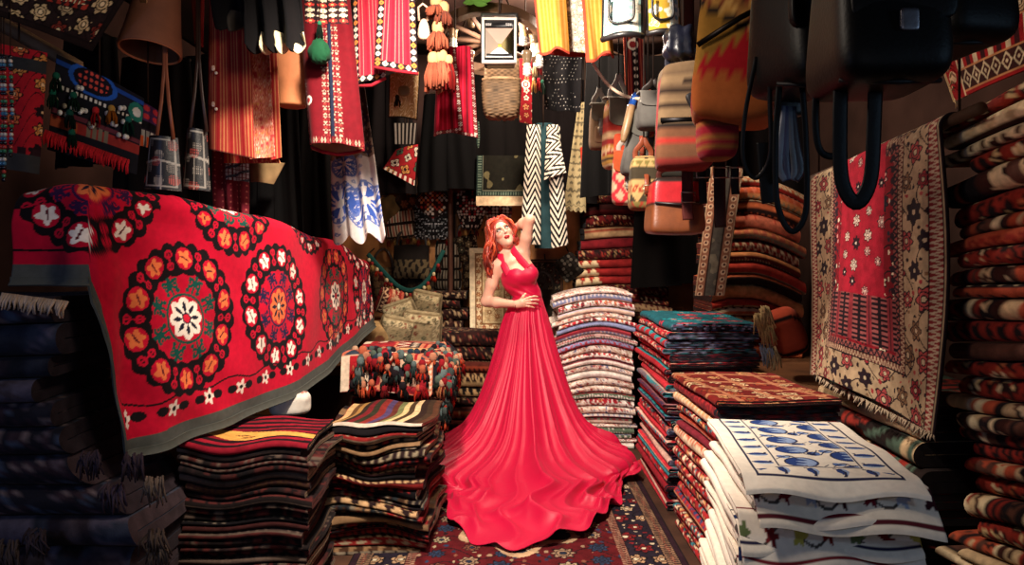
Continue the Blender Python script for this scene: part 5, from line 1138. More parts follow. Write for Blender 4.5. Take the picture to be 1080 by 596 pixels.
# big kilim bag
def bigk(q, L):
    x, z = L[..., 0], L[..., 2]; d = z + .55 * x - .0; C = np.empty(q.shape); C[...] = lin('#80562c')
    n = wob(x * 90, z * 60, 0, 3); n2 = wob(x * 130, z * 110, 0, 13); C[n > .2] = lin('#9c7038'); C[n < -.35] = lin('#6d2f20'); C[n2 > .6] = lin('#b0864a'); C[n2 < -.7] = lin('#4a2a1a')
    lo = d < .02; zg = np.abs((x * 24) % 1 - .5) * .09; C[lo] = lin('#7d5822'); C[lo & (z + zg < -.03 + .6 * (x + .03)) & (x < .06)] = lin('#8a121a'); C[lo & (z < -.155 + zg * .6)] = lin('#8f4a22'); C[np.abs(d - .02) < .012] = lin('#191414'); C[(q[..., 0] < -.95) & (q[..., 1] > -.5)] = lin('#7d1f22'); return C
t, R = bag('kilim_bag', 'big yellow and red kilim bag with a slanting zip, next to the black bags', 'bag', 737, 818, -46, 132, 2.35, .12, bigk, e=.25, buckle=False, strap='#191415', rot=-.25, tilt=.06)
MB().tube([R(-.125, -.13, -.05), R(0, -.145, .03), R(.125, -.13, .10)], 1, '#17120f', 6, flat=(.009, .004), up=(0, 1, 0)).build('zipper', 'metal', t)
b = MB(); p_ = P(756, 140, 2.38); b.rbox(p_, (.062, .07, .095), lambda q, L: np.where((np.abs(L[..., 2] * 26 % 1 - .5) < .2)[..., None], lin('#7a4a22'), lin('#741420')), .5, n=(24, 36)); b.build('lower_pocket', 'cotton', t)
# red leather satchel
def sat(q, L):
    C = np.empty(q.shape); C[...] = lin('#6d3a1e'); C[q[..., 2] > .02] = lin('#a31a22'); C[np.abs(q[..., 2] - .02) < .05] = lin('#1d1011'); C[q[..., 2] > .80] = lin('#20120f'); return C
t, R = bag('leather_satchel', 'red and orange leather satchel with black edges, below the backpacks', 'bag', 684, 738, 188, 247, 3.35, .10, sat, 'leather', e=.22, buckle=False, strap='#4a1f18', straps=True)
MB().tube([R(-.11, -.10, .01), R(0, -.112, -.0), R(.11, -.10, .01)], .006, '#1a1011', 6).build('piping', 'leather', t)
# hanging belts with buckles
for k, (px, y0, y1, Y, c_, lab) in enumerate([(726, 160, 232, 3.2, '#4a1f1c', 'maroon leather belt with a square buckle in front of the red satchel'), (760, 150, 240, 3.1, '#2b1615', 'dark brown belt with a square buckle left of the orange kilims'), (742, 150, 215, 3.15, '#1a1413', 'black belt between the two brown belts'), (776, 150, 205, 3.0, '#171112', 'black belt right of the dark brown belt')]):
    b = MB(); ribbonbelt(b, smoothpts([[P(px, 0, Y)[0], Y, CEIL], P(px, 20, Y), P(px - 1, (y0 + y1) / 2, Y), P(px, y1, Y)], 20), .026 if k < 2 else .018, .003, c_); o = b.build('leather_belt', 'black_leather'); tag(o, lab, 'belt', 'leather belts hanging in the middle right')
    q = P(px, y0 + 48 if k == 0 else y0 + 32, Y - .01); w_, h_ = .030, .022; MB().tube([q + [-w_, 0, h_], q + [w_, 0, h_], q + [w_, 0, -h_], q + [-w_, 0, -h_], q + [-w_, 0, h_]], .004, '#9a9088', 6).build('buckle', 'metal', o)
# black leather bags close to the camera
BL = lambda q, L: np.broadcast_to(lin('#060505'), q.shape)
def nearbag(px0, px1, y0, y1, Y, lab, dep=.12, rot=0., loops=()):
    a, b_ = P(px0, y0, Y), P(px1, y1, Y); cx, cz = (a[0] + b_[0]) / 2, (a[2] + b_[2]) / 2; hx, hz = (b_[0] - a[0]) / 2, (a[2] - b_[2]) / 2
    t = thing('black_bag', lab, 'bag', [cx, Y, b_[2]], 'black leather bags hanging near the camera'); b = MB()
    b.rbox((cx, Y, cz), (hx, dep, hz), BL, .32, rot, (40, 64), lambda L, q: L * np.stack([1 - .06 * q[..., 2], 1 - .2 * q[..., 2], 1 + 0 * q[..., 2]], -1) * (1 + .02 * wob(L[..., 0] * 14, L[..., 1] * 14, L[..., 2] * 14, int(px0)))[..., None]); b.build('body', 'black_leather', t)
    MB().rbox((cx, Y - dep * .92, cz + hz * .30), (hx * .92, .012, hz * .62), BL, .22, rot, (24, 40)).build('flap', 'black_leather', t)
    MB().tube([(cx - hx * .95, Y - dep * .5, cz - hz * .93), (cx, Y - dep * .8, cz - hz * 1.0), (cx + hx * .95, Y - dep * .5, cz - hz * .93)], .006, '#151214', 8).build('piping', 'black_leather', t)
    for s in (-1, 1): MB().tube(smoothpts([(cx + s * hx * .8, Y, cz + hz * .8), (cx + s * hx * .6, Y, cz + hz * 1.3), (cx, Y, CEIL)], 12), 1., '#100d0e', 8, flat=(.014, .003), up=(0, 1, 0)).build('shoulder_strap', 'black_leather', t)
    MB().rbox((cx, Y - dep - .012, cz - hz * .34), (.018, .006, .022), '#6d6a70', .3).build('clasp', 'metal', t)
    for pts, w_ in loops:
        b = MB(); ribbonbelt(b, smoothpts([P(*p) for p in pts], 36), w_, .0025, '#0e0c0d', (0, 1, 0)); b.build('hanging_strap', 'black_leather', t)
    return t
nearbag(808, 886, -60, 100, 1.85, 'black leather bag with a pale shine on its left side, leftmost of the near bags', .12, .25, loops=[(((798, 60, 1.88), (786, 120, 1.9), (784, 168, 1.9), (797, 188, 1.9), (812, 165, 1.88), (812, 110, 1.86), (812, 80, 1.84)), .006), (((822, 90, 1.8), (818, 150, 1.8), (820, 215, 1.8), (835, 244, 1.8), (850, 222, 1.8), (850, 150, 1.8), (846, 90, 1.8)), .008), (((806, 150, 1.95), (810, 200, 1.95), (812, 214, 1.95)), .022)])
nearbag(868, 976, -70, 98, 1.50, 'big black leather bag with a wide strap loop, middle of the near bags', .12, -.1, loops=[(((888, 70, 1.5), (886, 130, 1.5), (888, 190, 1.5), (903, 214, 1.5), (918, 190, 1.5), (922, 130, 1.5), (924, 70, 1.5)), .016), (((862, 80, 1.6), (860, 130, 1.6), (866, 160, 1.6), (884, 162, 1.6), (890, 130, 1.6), (888, 90, 1.6)), .008)])
nearbag(958, 1036, -90, 58, 1.80, 'black leather bag rightmost of the near bags, before the red wall rug', .13, .15)
b = MB(); b.rbox(P(832, 112, 1.95), (.045, .02, .03), '#171314', .5)
for k, (dx, c_) in enumerate(((-8, '#6a6d7a'), (-3, '#3c3a55'), (3, '#585a62'), (8, '#2a2833'))):
    b.tube(smoothpts([P(832 + dx * .4, 112, 1.93), P(832 + dx, 150, 1.92), P(834 + dx * 1.4, 178, 1.92), P(834 + dx * .6, 190, 1.92)], 14), 1, c_, 6, flat=(.011, .002), up=(0, 1, 0))
o = b.build('whip_tassel', 'leather'); tag(o, 'bunch of shiny dark leather strips hanging under the leftmost black bag', 'leather strips'); cord(o, P(832, 112, 1.95), .005); o.name = 'leather_tassel'
# red rug on the right-hand wall
c = [(958, -34, 2.75), (1110, -110, 2.25), (1112, 62, 2.25), (1007, 107, 2.72)]; w, h = px_size(c)
def redrug(u, v):
    C = np.empty(u.shape + (3,)); C[...] = lin('#8f1216'); rosettes(C, u, v, .085, 8, pal('#2a0c10', '#b8342a', '#d9b48a', '#7a0e14', '#d9c6a0'), .4, 4, 1)
    d = h - v
    m = d < .20; B = np.empty(C.shape); B[...] = lin('#a0161a'); t_ = (u / .075) % 1; bb = (d > .10) & (d < .19); B[bb & (np.abs(t_ - .5) < .14)] = lin('#d9c49e'); B[bb & (np.abs(t_ - .5) > .36)] = lin('#3a1014')
    b2 = (d > .02) & (d < .09); e = np.abs((u / .05) % 1 - .5) + np.abs((d - .055) / .07); B[b2] = lin('#3f1a16'); B[b2 & (e < .5)] = lin('#d9c49e'); B[b2 & (e < .34)] = lin('#4a1a18'); B[b2 & (e < .14)] = lin('#d9c49e')
    for e_ in (.015, .095, .195): B[np.abs(d - e_) < .004] = lin('#c98a5a')
    C[m] = B[m]; l = u < .09; C[l] = lin('#a3181c'); C[l & (np.hypot(u - .045, (v / .1 % 1 - .5) * .1) < .022)] = lin('#d9b48a'); C[np.abs(u - .09) < .004] = lin('#e0c49a'); C[u < .012] = lin('#c9a878'); return C
o = drape('wall_rug', c, redrug, 'wool', nu=170, nv=150, bulge=.02, th=.012); tag(o, 'bright red rug with cream borders hanging at the top right corner', 'rug'); cord(o, P(1030, -68, 2.5)); fringe(o, P(1000, 60, 2.7), P(1007, 107, 2.71), 16, .035, '#c9a878', 8, name='side_fringe')
# big red rug hanging along the right side of the aisle
nu, nv = 230, 420
u = np.linspace(0, 1, nu)[:, None]; v = np.linspace(0, 1, nv)[None]
yl, yr = 3.42, 2.44
Yg = yl + (yr - yl) * u + .0 * v; top = 1.90 - .10 * (1 - u) + 0 * v; bot = .885 + .03 * np.sin(u * 5) - .01 * u
Wr, Hr = .99, 1.28; back = .22; L = back + .06 + (top - bot); s = v * L; a = np.clip((s - back) / .06, 0, 1) * PI / 2; dn = np.clip(s - back - .06, 0, None)
x = 1.435 + .035 * u + np.clip(back - s, 0, None) + .045 * (1 - np.sin(a)) - .02 * np.sin(u * PI) * np.clip(dn, 0, 1) + .022 * np.sin(u * 9 + 1.5 * dn) * np.clip(dn * 1.3, .2, 1) - .05 * np.clip(dn - .5, 0, 1) * (1 - u) + .045 * smooth(.9, 1, u) * np.sin(dn * 3.2)
z = top - .045 * (1 - np.cos(a)) - dn; G = np.stack([x, Yg + .02 * np.sin(dn * 4) * u, z + 0 * u], -1)
PRG = pal('#1c1216', '#d8c2a4', '#2a2430', '#c98d84', '#e0cdb0')
bands = [(.016, lin('#8d785e'), None, 0), (.045, lin('#7d2a2a'), pal('#1c1216', '#b09a80', '#2a1a20', '#b09a80'), .02), (.150, lin('#a88f70'), pal('#2a1a1e', '#8d2a30', '#241a22', '#7d5d42', '#a04442', '#b9a484'), .105), (.030, lin('#5e2a26'), pal('#1c1216', '#a58a70', '#1c1216', '#a58a70'), .018), (.030, lin('#8a4a44'), pal('#1c1216', '#241a20', '#c9a88a', '#241a20'), .03)]
def hang_pat(U, V):
    x_, y_ = U - Wr / 2, V - Hr * .5
    f = persian(Wr, Hr * 1.02, 21, lin('#7a121e'), bands, PRG, .1)(x_, y_)
    m = (np.abs(x_) < .17) & (V < Hr - .28) & (V > .2); B = np.empty(f.shape); B[...] = lin('#98182a'); rosettes(B, U, V, .085, 5, pal('#2a1018', '#d8b9a6', '#2a1620', '#c98d84', '#d9c4b0'), .3, 7, .72, .2, stem=None); f[m] = B[m]
    e = np.minimum(.235 - np.abs(x_), Hr - .27 - V); q = (np.abs(e - .015) < .020) & (V < Hr - .25); run = np.where(.235 - np.abs(x_) < Hr - .27 - V, V, U); f[q & (np.hypot((run / .042) % 1 - .5, (e - .015) / .042) < .32)] = lin('#2a1820')
    n = (np.abs(x_) < .235) & (V > Hr - .47) & (V < Hr - .27)
    B[...] = lin('#1c1016'); for_ = np.abs((U / .115) % 1 - .5) * 2; B[(for_ < .75) & (np.abs((V / .02) % 1 - .5) < .25) & (for_ > .15)] = lin('#8a4a48'); B[np.abs(for_ - .85) < .12] = lin('#7d2a30'); f[n] = B[n]
    return f
Sx = u * Wr + 0 * v; Sy = np.clip(s - .05, 0, None) / L * Hr + 0 * u
o = MB().sheet(G, hang_pat(Sx, Sy), .01).build('hanging_rug', 'wool'); tag(o, 'large red carpet with a cream flowered border hanging at the right of the aisle', 'rug')
fringe(o, G[20, -1], G[-1, -1], 90, .03, '#b09a80', 9, r=.003, out=(-.006, 0, 0))
MB().tube([[1.50, 3.6, 1.80 - .01], [1.52, 2.3, 1.90 - .01]], .02, '#4a3020', 10).build('hanging_pole', 'wood', o)
for yy, zz in ((3.5, 1.80), (2.4, 1.88)): MB().tube([[1.51, yy, zz], [1.51, yy, CEIL]], .005, '#2a1c14', 6).build('hanging_cord', 'cotton', o)
# grey runner hanging at the back right
c = [(750, 176, 4.86), (784, 176, 4.80), (764, 312, 4.74), (733, 312, 4.82)]; w, h = px_size(c)
def run_(u, v):
    d = np.minimum(u, w - u); C = np.empty(u.shape + (3,)); C[...] = lin('#4b463f'); C[wob(u * 40, v * 40, 0, 4) > .6] = lin('#6a6152'); m = d < .065; C[m] = lin('#8a5a44'); C[m & (np.hypot((v / .05) % 1 - .5, (d - .032) / .05) < .35)] = lin('#c9a888'); C[m & (np.hypot((v / .05) % 1 - .5, (d - .032) / .05) < .18)] = lin('#4a2420'); C[np.abs(d - .065) < .005] = lin('#2a1c18'); C[d < .008] = lin('#a88a6c'); return C
o = drape('runner_rug', c, run_, 'wool', bulge=.02, nu=60, nv=160); tag(o, 'long grey runner rug hanging left of the orange kilims', 'rug'); cord(o, P(766, 177, 4.83))
# orange cushion between the orange pile and the near stacks
b = MB(); b.rbox(P(829, 350, 4.12), (.10, .16, .14), lambda q, L: np.where(((np.abs(q[..., 1] - q[..., 2]) < .14) | (np.abs(q[..., 1] + q[..., 2] + .3) < .12))[..., None], lin('#1c1311'), lin('#a8452e')), .6, -.3, (36, 60), None, -.35)
o = b.build('orange_cushion', 'cotton'); tag(o, 'rust orange cushion with black crossing bands beside the orange pile', 'cushion')
o.location.z += max(0, .705 - o.location.z)
# ============================================================ BACK WALL GOODS
# cream prayer rug standing behind the dress
c = [(495, 262, 6.14), (546, 262, 6.14), (544, 355, 5.97), (496, 355, 5.97)]; w, h = px_size(c)
def cream(u, v):
    x, y = u - w / 2, v - h / 2; C = persian(w, h, 5, lin('#b59a72'), [(.045, lin('#dcc8a6'), None, 0), (.008, lin('#9a6a4a'), None, 0), (.045, lin('#d3bb94'), pal('#8a5a3c', '#a8714a', '#8d6a48', '#9a4a38', '#c9a878'), .05), (.008, lin('#8a5a3c'), None, 0), (.02, lin('#c9ae84'), None, 0)], pal('#7a5a3c', '#c9b48c', '#8d6a48', '#a8714a', '#d3c09a'), .06)(x, y)
    d = np.minimum(w / 2 - np.abs(x), h / 2 - np.abs(y)); C[d < .045] = lin('#dcc8a6'); return C
o = drape('cream_prayer_rug', c, cream, 'wool', nu=130, nv=200, th=.02); tag(o, 'cream prayer rug standing upright behind the woman', 'rug')
# cushions on a low ledge
ledge('trim_14', -1.55, -.86, 5.15, 5.85, .60)
CU = pal('#8a7a5c', '#4a4432', '#7d3f30', '#a8966e', '#5a5a44', '#b8a680')
def cushion(px, py, Y, s, lab, seed, rot=0., tilt=.5, roll=0., base='#a3906c', pat=None):
    f = pat or persian(2 * s, 2 * s, seed, lin(base), [(.012, lin('#6a5a40'), None, 0), (s * .3, lin('#b8a680'), CU, s * .26), (.01, lin('#5a4a34'), None, 0)], CU, s * .4)
    cx_, sx_ = math.cos(tilt), math.sin(tilt); cr, sr = math.cos(roll), math.sin(roll); ca, sa = math.cos(rot), math.sin(rot)
    Rm = np.array([[ca, -sa, 0], [sa, ca, 0], [0, 0, 1]]) @ np.array([[1, 0, 0], [0, cx_, -sx_], [0, sx_, cx_]]) @ np.array([[cr, 0, sr], [0, 1, 0], [-sr, 0, cr]])
    b = MB(); b.rbox((0, 0, 0), (s, .075, s), lambda q, L: f(L[..., 0], L[..., 2]), .38, n=(60, 100), fn=lambda L, q: L * np.stack([1 + .08 * np.abs(q[..., 2]) ** 4, (1 - .75 * np.abs(q[..., 0]) ** 5) * (1 - .75 * np.abs(q[..., 2]) ** 5), 1 + .08 * np.abs(q[..., 0]) ** 4], -1), M3=Rm)
    b.V[0] = b.V[0] + P(px, py, Y); o = b.build('cushion', 'wool'); return tag(o, lab, 'cushion', 'carpet cushions in front of the back wall')
cushion(450, 322, 5.78, .125, 'small grey green carpet cushion at the upper right of the cushions', 3, -.2, .35, .2)
cushion(424, 333, 5.62, .13, 'beige carpet cushion in the middle row of the cushions', 4, .1, .4, -.35)
cushion(445, 348, 5.42, .155, 'large beige carpet cushion with a framed flower field, frontmost', 5, -.1, .35, .12)
cushion(417, 350, 5.36, .13, 'beige carpet cushion left of the large framed one', 6, .15, .4, .25)
cushion(399, 355, 5.34, .12, 'tan plain cushion with a dark motif at the far left of the cushions', 7, .3, .3, .1, pat=lambda u, v: np.where((np.hypot(u, v) < .04)[..., None], lin('#7d4a34'), lin('#b08d5e')))
cushion(411, 318, 5.80, .11, 'small red patterned cushion behind the beige ones', 8, .2, .5, .3, pat=lambda u, v: kilim(3, pal('#8a2420', '#b85a44', '#3a1a1a', '#c9a07a'), wmin=.02, wmax=.04)(u, v))
# embroidered bags and cushion covers on the wall: (px centre, py centre, half w, half h, turned, palette, pattern, label)
Q1 = pal('#1c1615', '#cfc6ba', '#a8302c', '#8d8478', '#d9d0c2', '#3a2a28'); Q2 = pal('#241b16', '#6d5636', '#8a7048', '#4a3a28', '#a08858'); Q3 = pal('#1a1518', '#b8322e', '#d8c8b0', '#2f5a50', '#c98a4a', '#1a1518')
def beadbag(p, per=.02, mix=.62):
    def f(u, v):
        C = np.empty(u.shape + (3,)); C[...] = p[0]; i, j = np.floor(u / per), np.floor(v / per); r = np.hypot(u / per - i - .5, v / per - j - .5); k = hsh(np.abs(i - 0), j, 3); on_ = (r < .42) & (k < mix); pc = p[1 + (hsh(np.abs(i), j, 7) * (len(p) - 1) * .999).astype(int)]; C[on_] = pc[on_]; return C
    return f
def stripebag(p):
    def f(u, v):
        C = np.empty(u.shape + (3,)); C[...] = p[0]; C[(np.abs(u * 42 % 1 - .5) < .22) & (np.abs(v * 9 % 1 - .5) < .40)] = p[1]; C[(np.abs(u * 21 % 1 - .5) < .12) & (np.abs(v * 9 % 1 - .5) < .40)] = p[2]; return C
    return f
def walls(px, py, hw, hh, roll, f, lab, name='embroidered_bag', Y=6.16, bul=.05, tas=None, strapc=None, flap=None):
    ctr = P(px, py, Y); hw, hh = hw * Y / FPX, hh * Y / FPX; cr, sr = math.cos(roll), math.sin(roll)
    u = np.linspace(-1, 1, 60)[:, None]; v = np.linspace(-1, 1, 60)[None]; a, b_ = u * hw + 0 * v, v * hh + 0 * u
    bl = bul * (1 - np.abs(u) ** 3) * (1 - np.abs(v) ** 3)
    G = np.stack([ctr[0] + a * cr - b_ * sr, Y - bl, ctr[2] + a * sr + b_ * cr], -1)
    if flap: G = flap(G, u, v, ctr)
    o = MB().sheet(G, f(a, b_), .02).build(name, 'velvet'); tag(o, lab, 'bag', 'embroidered bags on the back wall')
    tp = ctr + np.array([-sr * hh, 0, cr * hh]) if abs(roll) < .5 else ctr + [0, 0, (hw + hh) * .7]
    m = MB()
    if strapc:
        m.tube(smoothpts([ctr + [-hw * .9, 0, hh * .7], ctr + [-hw * .7, -.01, hh * 1.7], ctr + [0, 0, hh * 2.2], ctr + [hw * .7, -.01, hh * 1.7], ctr + [hw * .9, 0, hh * .7]], 16), 1, strapc, 6, flat=(.012, .004), up=(0, 1, 0)); m.build('strap', 'leather', o)
    else: m.tube([tp - [0, 0, .01], [tp[0], 6.325, tp[2] + .05]], .006, '#2a1c16', 6); m.build('hanging_loop', 'cotton', o)
    if tas:
        for k in range(tas):
            t_ = (k + .5) / tas * 2 - 1; bb = MB(); tassel(bb, ctr + [t_ * hw * cr, -.03, -hh * .96 + t_ * hw * sr], .07, .016, [lin('#a8262c'), lin('#c9b48a'), lin('#1f4a40')][k % 3], lin('#5a3a28'), k, 8); bb.build('tassel', 'cotton', o)
    return o
walls(410, 222, 11, 13, .45, lambda u, v: lin('#5a4428') * (1 + .25 * wob(u * 40, v * 40, 0, 3))[..., None], 'plain olive brown pouch right of the printed scarf')
walls(430, 212, 10, 10, .78, floral(3, pal('#2a1a14', '#4a2c1e', '#5a3422', '#7a4a2e', '#8a5a3a'), .09), 'small dark diamond shaped pouch right of the olive brown pouch')
walls(424, 236, 17, 15, .12, stripebag(pal('#241a16', '#b8a890', '#a8402c')), 'pouch covered with pale and red beaded stripes below the diamond pouch', tas=5)
walls(457, 214, 14, 14, .78, beadbag(pal('#2a1614', '#c9bcae', '#b8402e', '#8a2a26', '#d98a5a', '#e0d6c8'), .026), 'diamond shaped bag covered with red and white beads left of the post', Y=6.1)
walls(457, 234, 20, 18, 0, beadbag(pal('#121012', '#b8b8b8', '#8a8d90', '#2a2a2c', '#6d7072'), .014, .5), 'black bag sprinkled with silver beads below the diamond beaded bag', Y=6.14, strapc='#1a1412', tas=4)
walls(497, 222, 15, 20, 0, beadbag(pal('#1c1416', '#cfc6bc', '#a8262e', '#d9d0c4', '#8a2a30', '#b0a89c'), .024), 'heart shaped bag of white and red beads right of the post', Y=6.12, tas=5, flap=lambda G, u, v, c_: np.concatenate([c_[None, None, :1] + (G[..., :1] - c_[0]) * (.55 + .45 * np.clip(v + 1, 0, 1))[..., None], G[..., 1:]], -1))
walls(526, 226, 13, 16, 0, beadbag(pal('#2a1618', '#d3c9bd', '#8a3a38', '#b8a89a', '#5a2226'), .028, .7), 'second heart shaped beaded bag partly behind the red hair', Y=6.12, flap=lambda G, u, v, c_: np.concatenate([c_[None, None, :1] + (G[..., :1] - c_[0]) * (.5 + .5 * np.clip(v + 1, 0, 1))[..., None], G[..., 1:]], -1))
walls(434, 276, 18, 17, 0, lambda u, v: np.where((v < .02)[..., None] & (wob(u * 70, v * 70, 0, 3) > -.2)[..., None], lin('#5d4f38'), lin('#1d1815')), 'dark brown flat bag with a worn gold panel under the strings of flags', Y=6.12, strapc='#1d1512')
walls(473, 270, 13, 14, 0, stripebag(pal('#1d1714', '#9a8e7c', '#5a4a3a')), 'dark pouch with rows of pale pegs right of the gold panel bag', Y=6.2)
walls(473, 295, 13, 9, 0, stripebag(pal('#1d1714', '#8a7e6c', '#4a3a2e')), 'lower dark pouch with rows of pale pegs by the post', Y=6.2)
walls(404, 300, 12, 17, .05, floral(5, pal('#3a281c', '#5a4128', '#4a2c1e', '#6d4a30', '#5a4a30'), .07), 'brown woven bag left of the string of flags', Y=6.2, strapc='#3a261a')
walls(441, 308, 18, 14, 0, floral(6, pal('#1c1613', '#2f261e', '#3a2a20', '#4a3424', '#3a3024'), .08), 'black woven bag behind the string of flags', Y=6.22, strapc='#1d1512')
walls(492, 262, 11, 13, .2, floral(7, pal('#241c18', '#4a3a2a', '#7a6a4c', '#b8a888', '#3a4a3a', '#c9bca0'), .07), 'grey and black mixed bag right of the post at hip height of the wall', Y=6.2, strapc='#2a1e18')
walls(478, 326, 10, 12, .1, floral(8, pal('#2a1815', '#5a241c', '#a8502e', '#c9905a', '#3a3a2c'), .08), 'orange and black flowered bag left of the cream prayer rug', Y=6.2, strapc='#2a1e18')
walls(468, 318, 8, 9, 0, lambda u, v: lin('#a8653c') * (1 + .2 * wob(u * 40, v * 40, 0, 3))[..., None], 'small plain orange pouch among the dark bags', Y=6.22)
walls(498, 290, 9, 13, 0, floral(10, pal('#2a1f1a', '#4a3a2a', '#6d5a40', '#8a7a58'), .07), 'dark olive bag just left of the cream prayer rug', Y=6.2)
walls(575, 300, 18, 26, 0, lambda u, v: persian(.29, .42, 4, lin('#3a3630'), [(.02, lin('#5a3a2a'), None, 0), (.05, lin('#2a2420'), pal('#15110f', '#8a7a60', '#5a2a22', '#9a8a6c'), .05)], pal('#15110f', '#7a6c54', '#4a2a24', '#8a7c60'), .08)(u, v), 'dark framed carpet piece on the wall right of the woman', 'carpet_piece', Y=6.2)
walls(600, 282, 11, 12, .6, beadbag(pal('#1a1512', '#4a443c', '#2a2420', '#6a6258'), .03), 'small dark diamond pouch beside the dark red pile', Y=6.0)
walls(572, 322, 14, 16, 0, lambda u, v: lin('#2a241c') * (1 + .3 * wob(u * 30, v * 30, 0, 3))[..., None], 'olive black bag low on the wall right of the woman', Y=6.15, strapc='#2a1e18')
# string of small flags
pts = smoothpts([P(388, 268, 6.02), P(402, 284, 6.02), P(420, 302, 6.0), P(436, 306, 6.0), P(452, 294, 6.02), P(468, 264, 6.02)], 60)
o = MB().tube(pts, 1., '#1f4a44', 6, flat=(.02, .006), up=(0, 1, 0)).build('flag_garland', 'cotton'); tag(o, 'green garland with red, orange and cream tassels sagging across the back wall', 'garland'); 
for k in range(16):
    q = pts[2 + int(k * 56 / 16)]; b = MB(); tassel(b, q - [0, .015, .02], .085, .024, [lin('#a8262c'), lin('#c9b48a'), lin('#c8622e'), lin('#7a1c22')][k % 4], [lin('#c9b48a'), lin('#8a2a26')][k % 2], k, 10); b.build('tassel', 'cotton', o)
MB().tube([pts[0], [pts[0][0], 6.3, pts[0][2] + .05]], .005, '#2a1c16', 6).build('hanging_loop', 'cotton', o); MB().tube([pts[-1], [pts[-1][0], 6.3, pts[-1][2] + .05]], .005, '#2a1c16', 6).build('hanging_loop', 'cotton', o)
# ---------------------------------------------------------- tasselled patchwork cover over the low middle pile
pile('folded_kilim', 'kilim', 'kilims under the tasselled cover', 'under the tasselled patchwork cover', 9, -.77, 4.55, 0, .70, .44, .62, -PI / 2, [K(P_KIL, wmin=.03, wmax=.08)], ['dark folded kilim'], seed=201, nl=24)
nu, nv = 240, 150; u = np.linspace(0, 1, nu)[:, None]; v = np.linspace(0, 1, nv)[None]
# u runs over the top from the left edge and down the aisle side, v from the back over the front
L1, L2 = .52, .50; s = u * (L1 + L2); a = np.clip((s - L1) / .14, 0, 1) * PI / 2; dnx = np.clip(s - L1 - .14, 0, None)
t_ = v * 1.0; D1 = .74; b_ = np.clip((t_ - D1) / .10, 0, 1) * PI / 2; dny = np.clip(t_ - D1 - .10, 0, None)
X = -.99 + np.minimum(s, L1) + .09 * np.sin(a) - .26 * dnx + 0 * v; Yc = 4.93 - np.minimum(t_, D1) - .065 * np.sin(b_) - .15 * dny + 0 * u
Z = .805 - .09 * (1 - np.cos(a)) - dnx - (.065 * (1 - np.cos(b_)) + dny) * (1 - np.sin(a) * .6) + .035 * wob(X * 7, Yc * 7, 0, 4) * (1 - .4 * u)
Z = np.maximum(Z, .05)
def patch(u_, v_):
    C = kilim(17, pal('#8f1a22', '#a8806a', '#1f1a22', '#a8282e', '#b8947c', '#6d1a20', '#2c3440', '#a85a44'), .02, .06, 'v', .09)(u_, v_); D = kilim(19, pal('#9a1c24', '#d9c2a8', '#201a20', '#7d1c22', '#c97a5a'), .03, .08, 'u', .08)(u_, v_); m = (np.floor(u_ / .23) + np.floor(v_ / .2)) % 2 == 0; C = C.copy(); C[m] = D[m]
    d = np.abs(v_ - .42); C[d < .035] = lin('#d9a070'); C[np.abs(d - .04) < .008] = lin('#171315'); return C
o = MB().sheet(np.stack([X, Yc, Z], -1), patch(s + 0 * v, t_ + 0 * u), .012).build('patchwork_cover', 'wool'); tag(o, 'patchwork cover full of small wool tassels on the low pile beside the dress', 'cover')
rr = np.random.RandomState(9); TC = pal('#8f1c24', '#4a5450', '#c8684a', '#6a7a78', '#241c20', '#b0242e', '#c9a080', '#5a6a5c', '#d08a6a', '#2c3a4a')
Gc = np.stack([X, Yc, Z], -1)
def covertassel(b, k):
    z_ = rr.rand()
    if z_ < .55: i, j = rr.randint(int(nu * .46), nu - 3), rr.randint(15, nv - 2)
    else: i, j = rr.randint(10, int(nu * .66)), rr.randint(int(nv * .50), nv - 2)
    q = Gc[i, j] + [.02 if i > nu * .6 else 0, -.02 if j > nv * .7 else 0, .02]; c_ = TC[rr.randint(len(TC))]
    tassel(b, q + [rr.uniform(0, .02), rr.uniform(-.02, .0), .01], rr.uniform(.07, .11), rr.uniform(.026, .042), c_, c_ * .7, k, 9)
for k in range(99):
    b = MB(); covertassel(b, k); b.build('tassel', 'wool', o)
b = MB()
for k in range(140): covertassel(b, 200 + k)
b.build('tassel_trim', 'wool', o)['kind'] = 'stuff'
# white cloth with a red print between the cover and the striped kilims
b = MB(); b.rbox(P(306, 424, 3.62), (.10, .10, .055), lambda q, L: np.where((np.hypot(L[..., 0] - .03, L[..., 1]) < .06)[..., None] & (np.abs(np.sin(np.hypot(L[..., 0] - .03, L[..., 1]) * 140)) > .4)[..., None], lin('#b06a5a'), lin('#d8cec0')), .5, .3, (30, 48), lambda L, q: L * (1 + .06 * wob(L[..., 0] * 50, L[..., 1] * 50, L[..., 2] * 50, 4))[..., None])
o = b.build('white_bundle', 'cotton'); tag(o, 'crumpled white cloth with a reddish print behind the striped kilims', 'cloth')
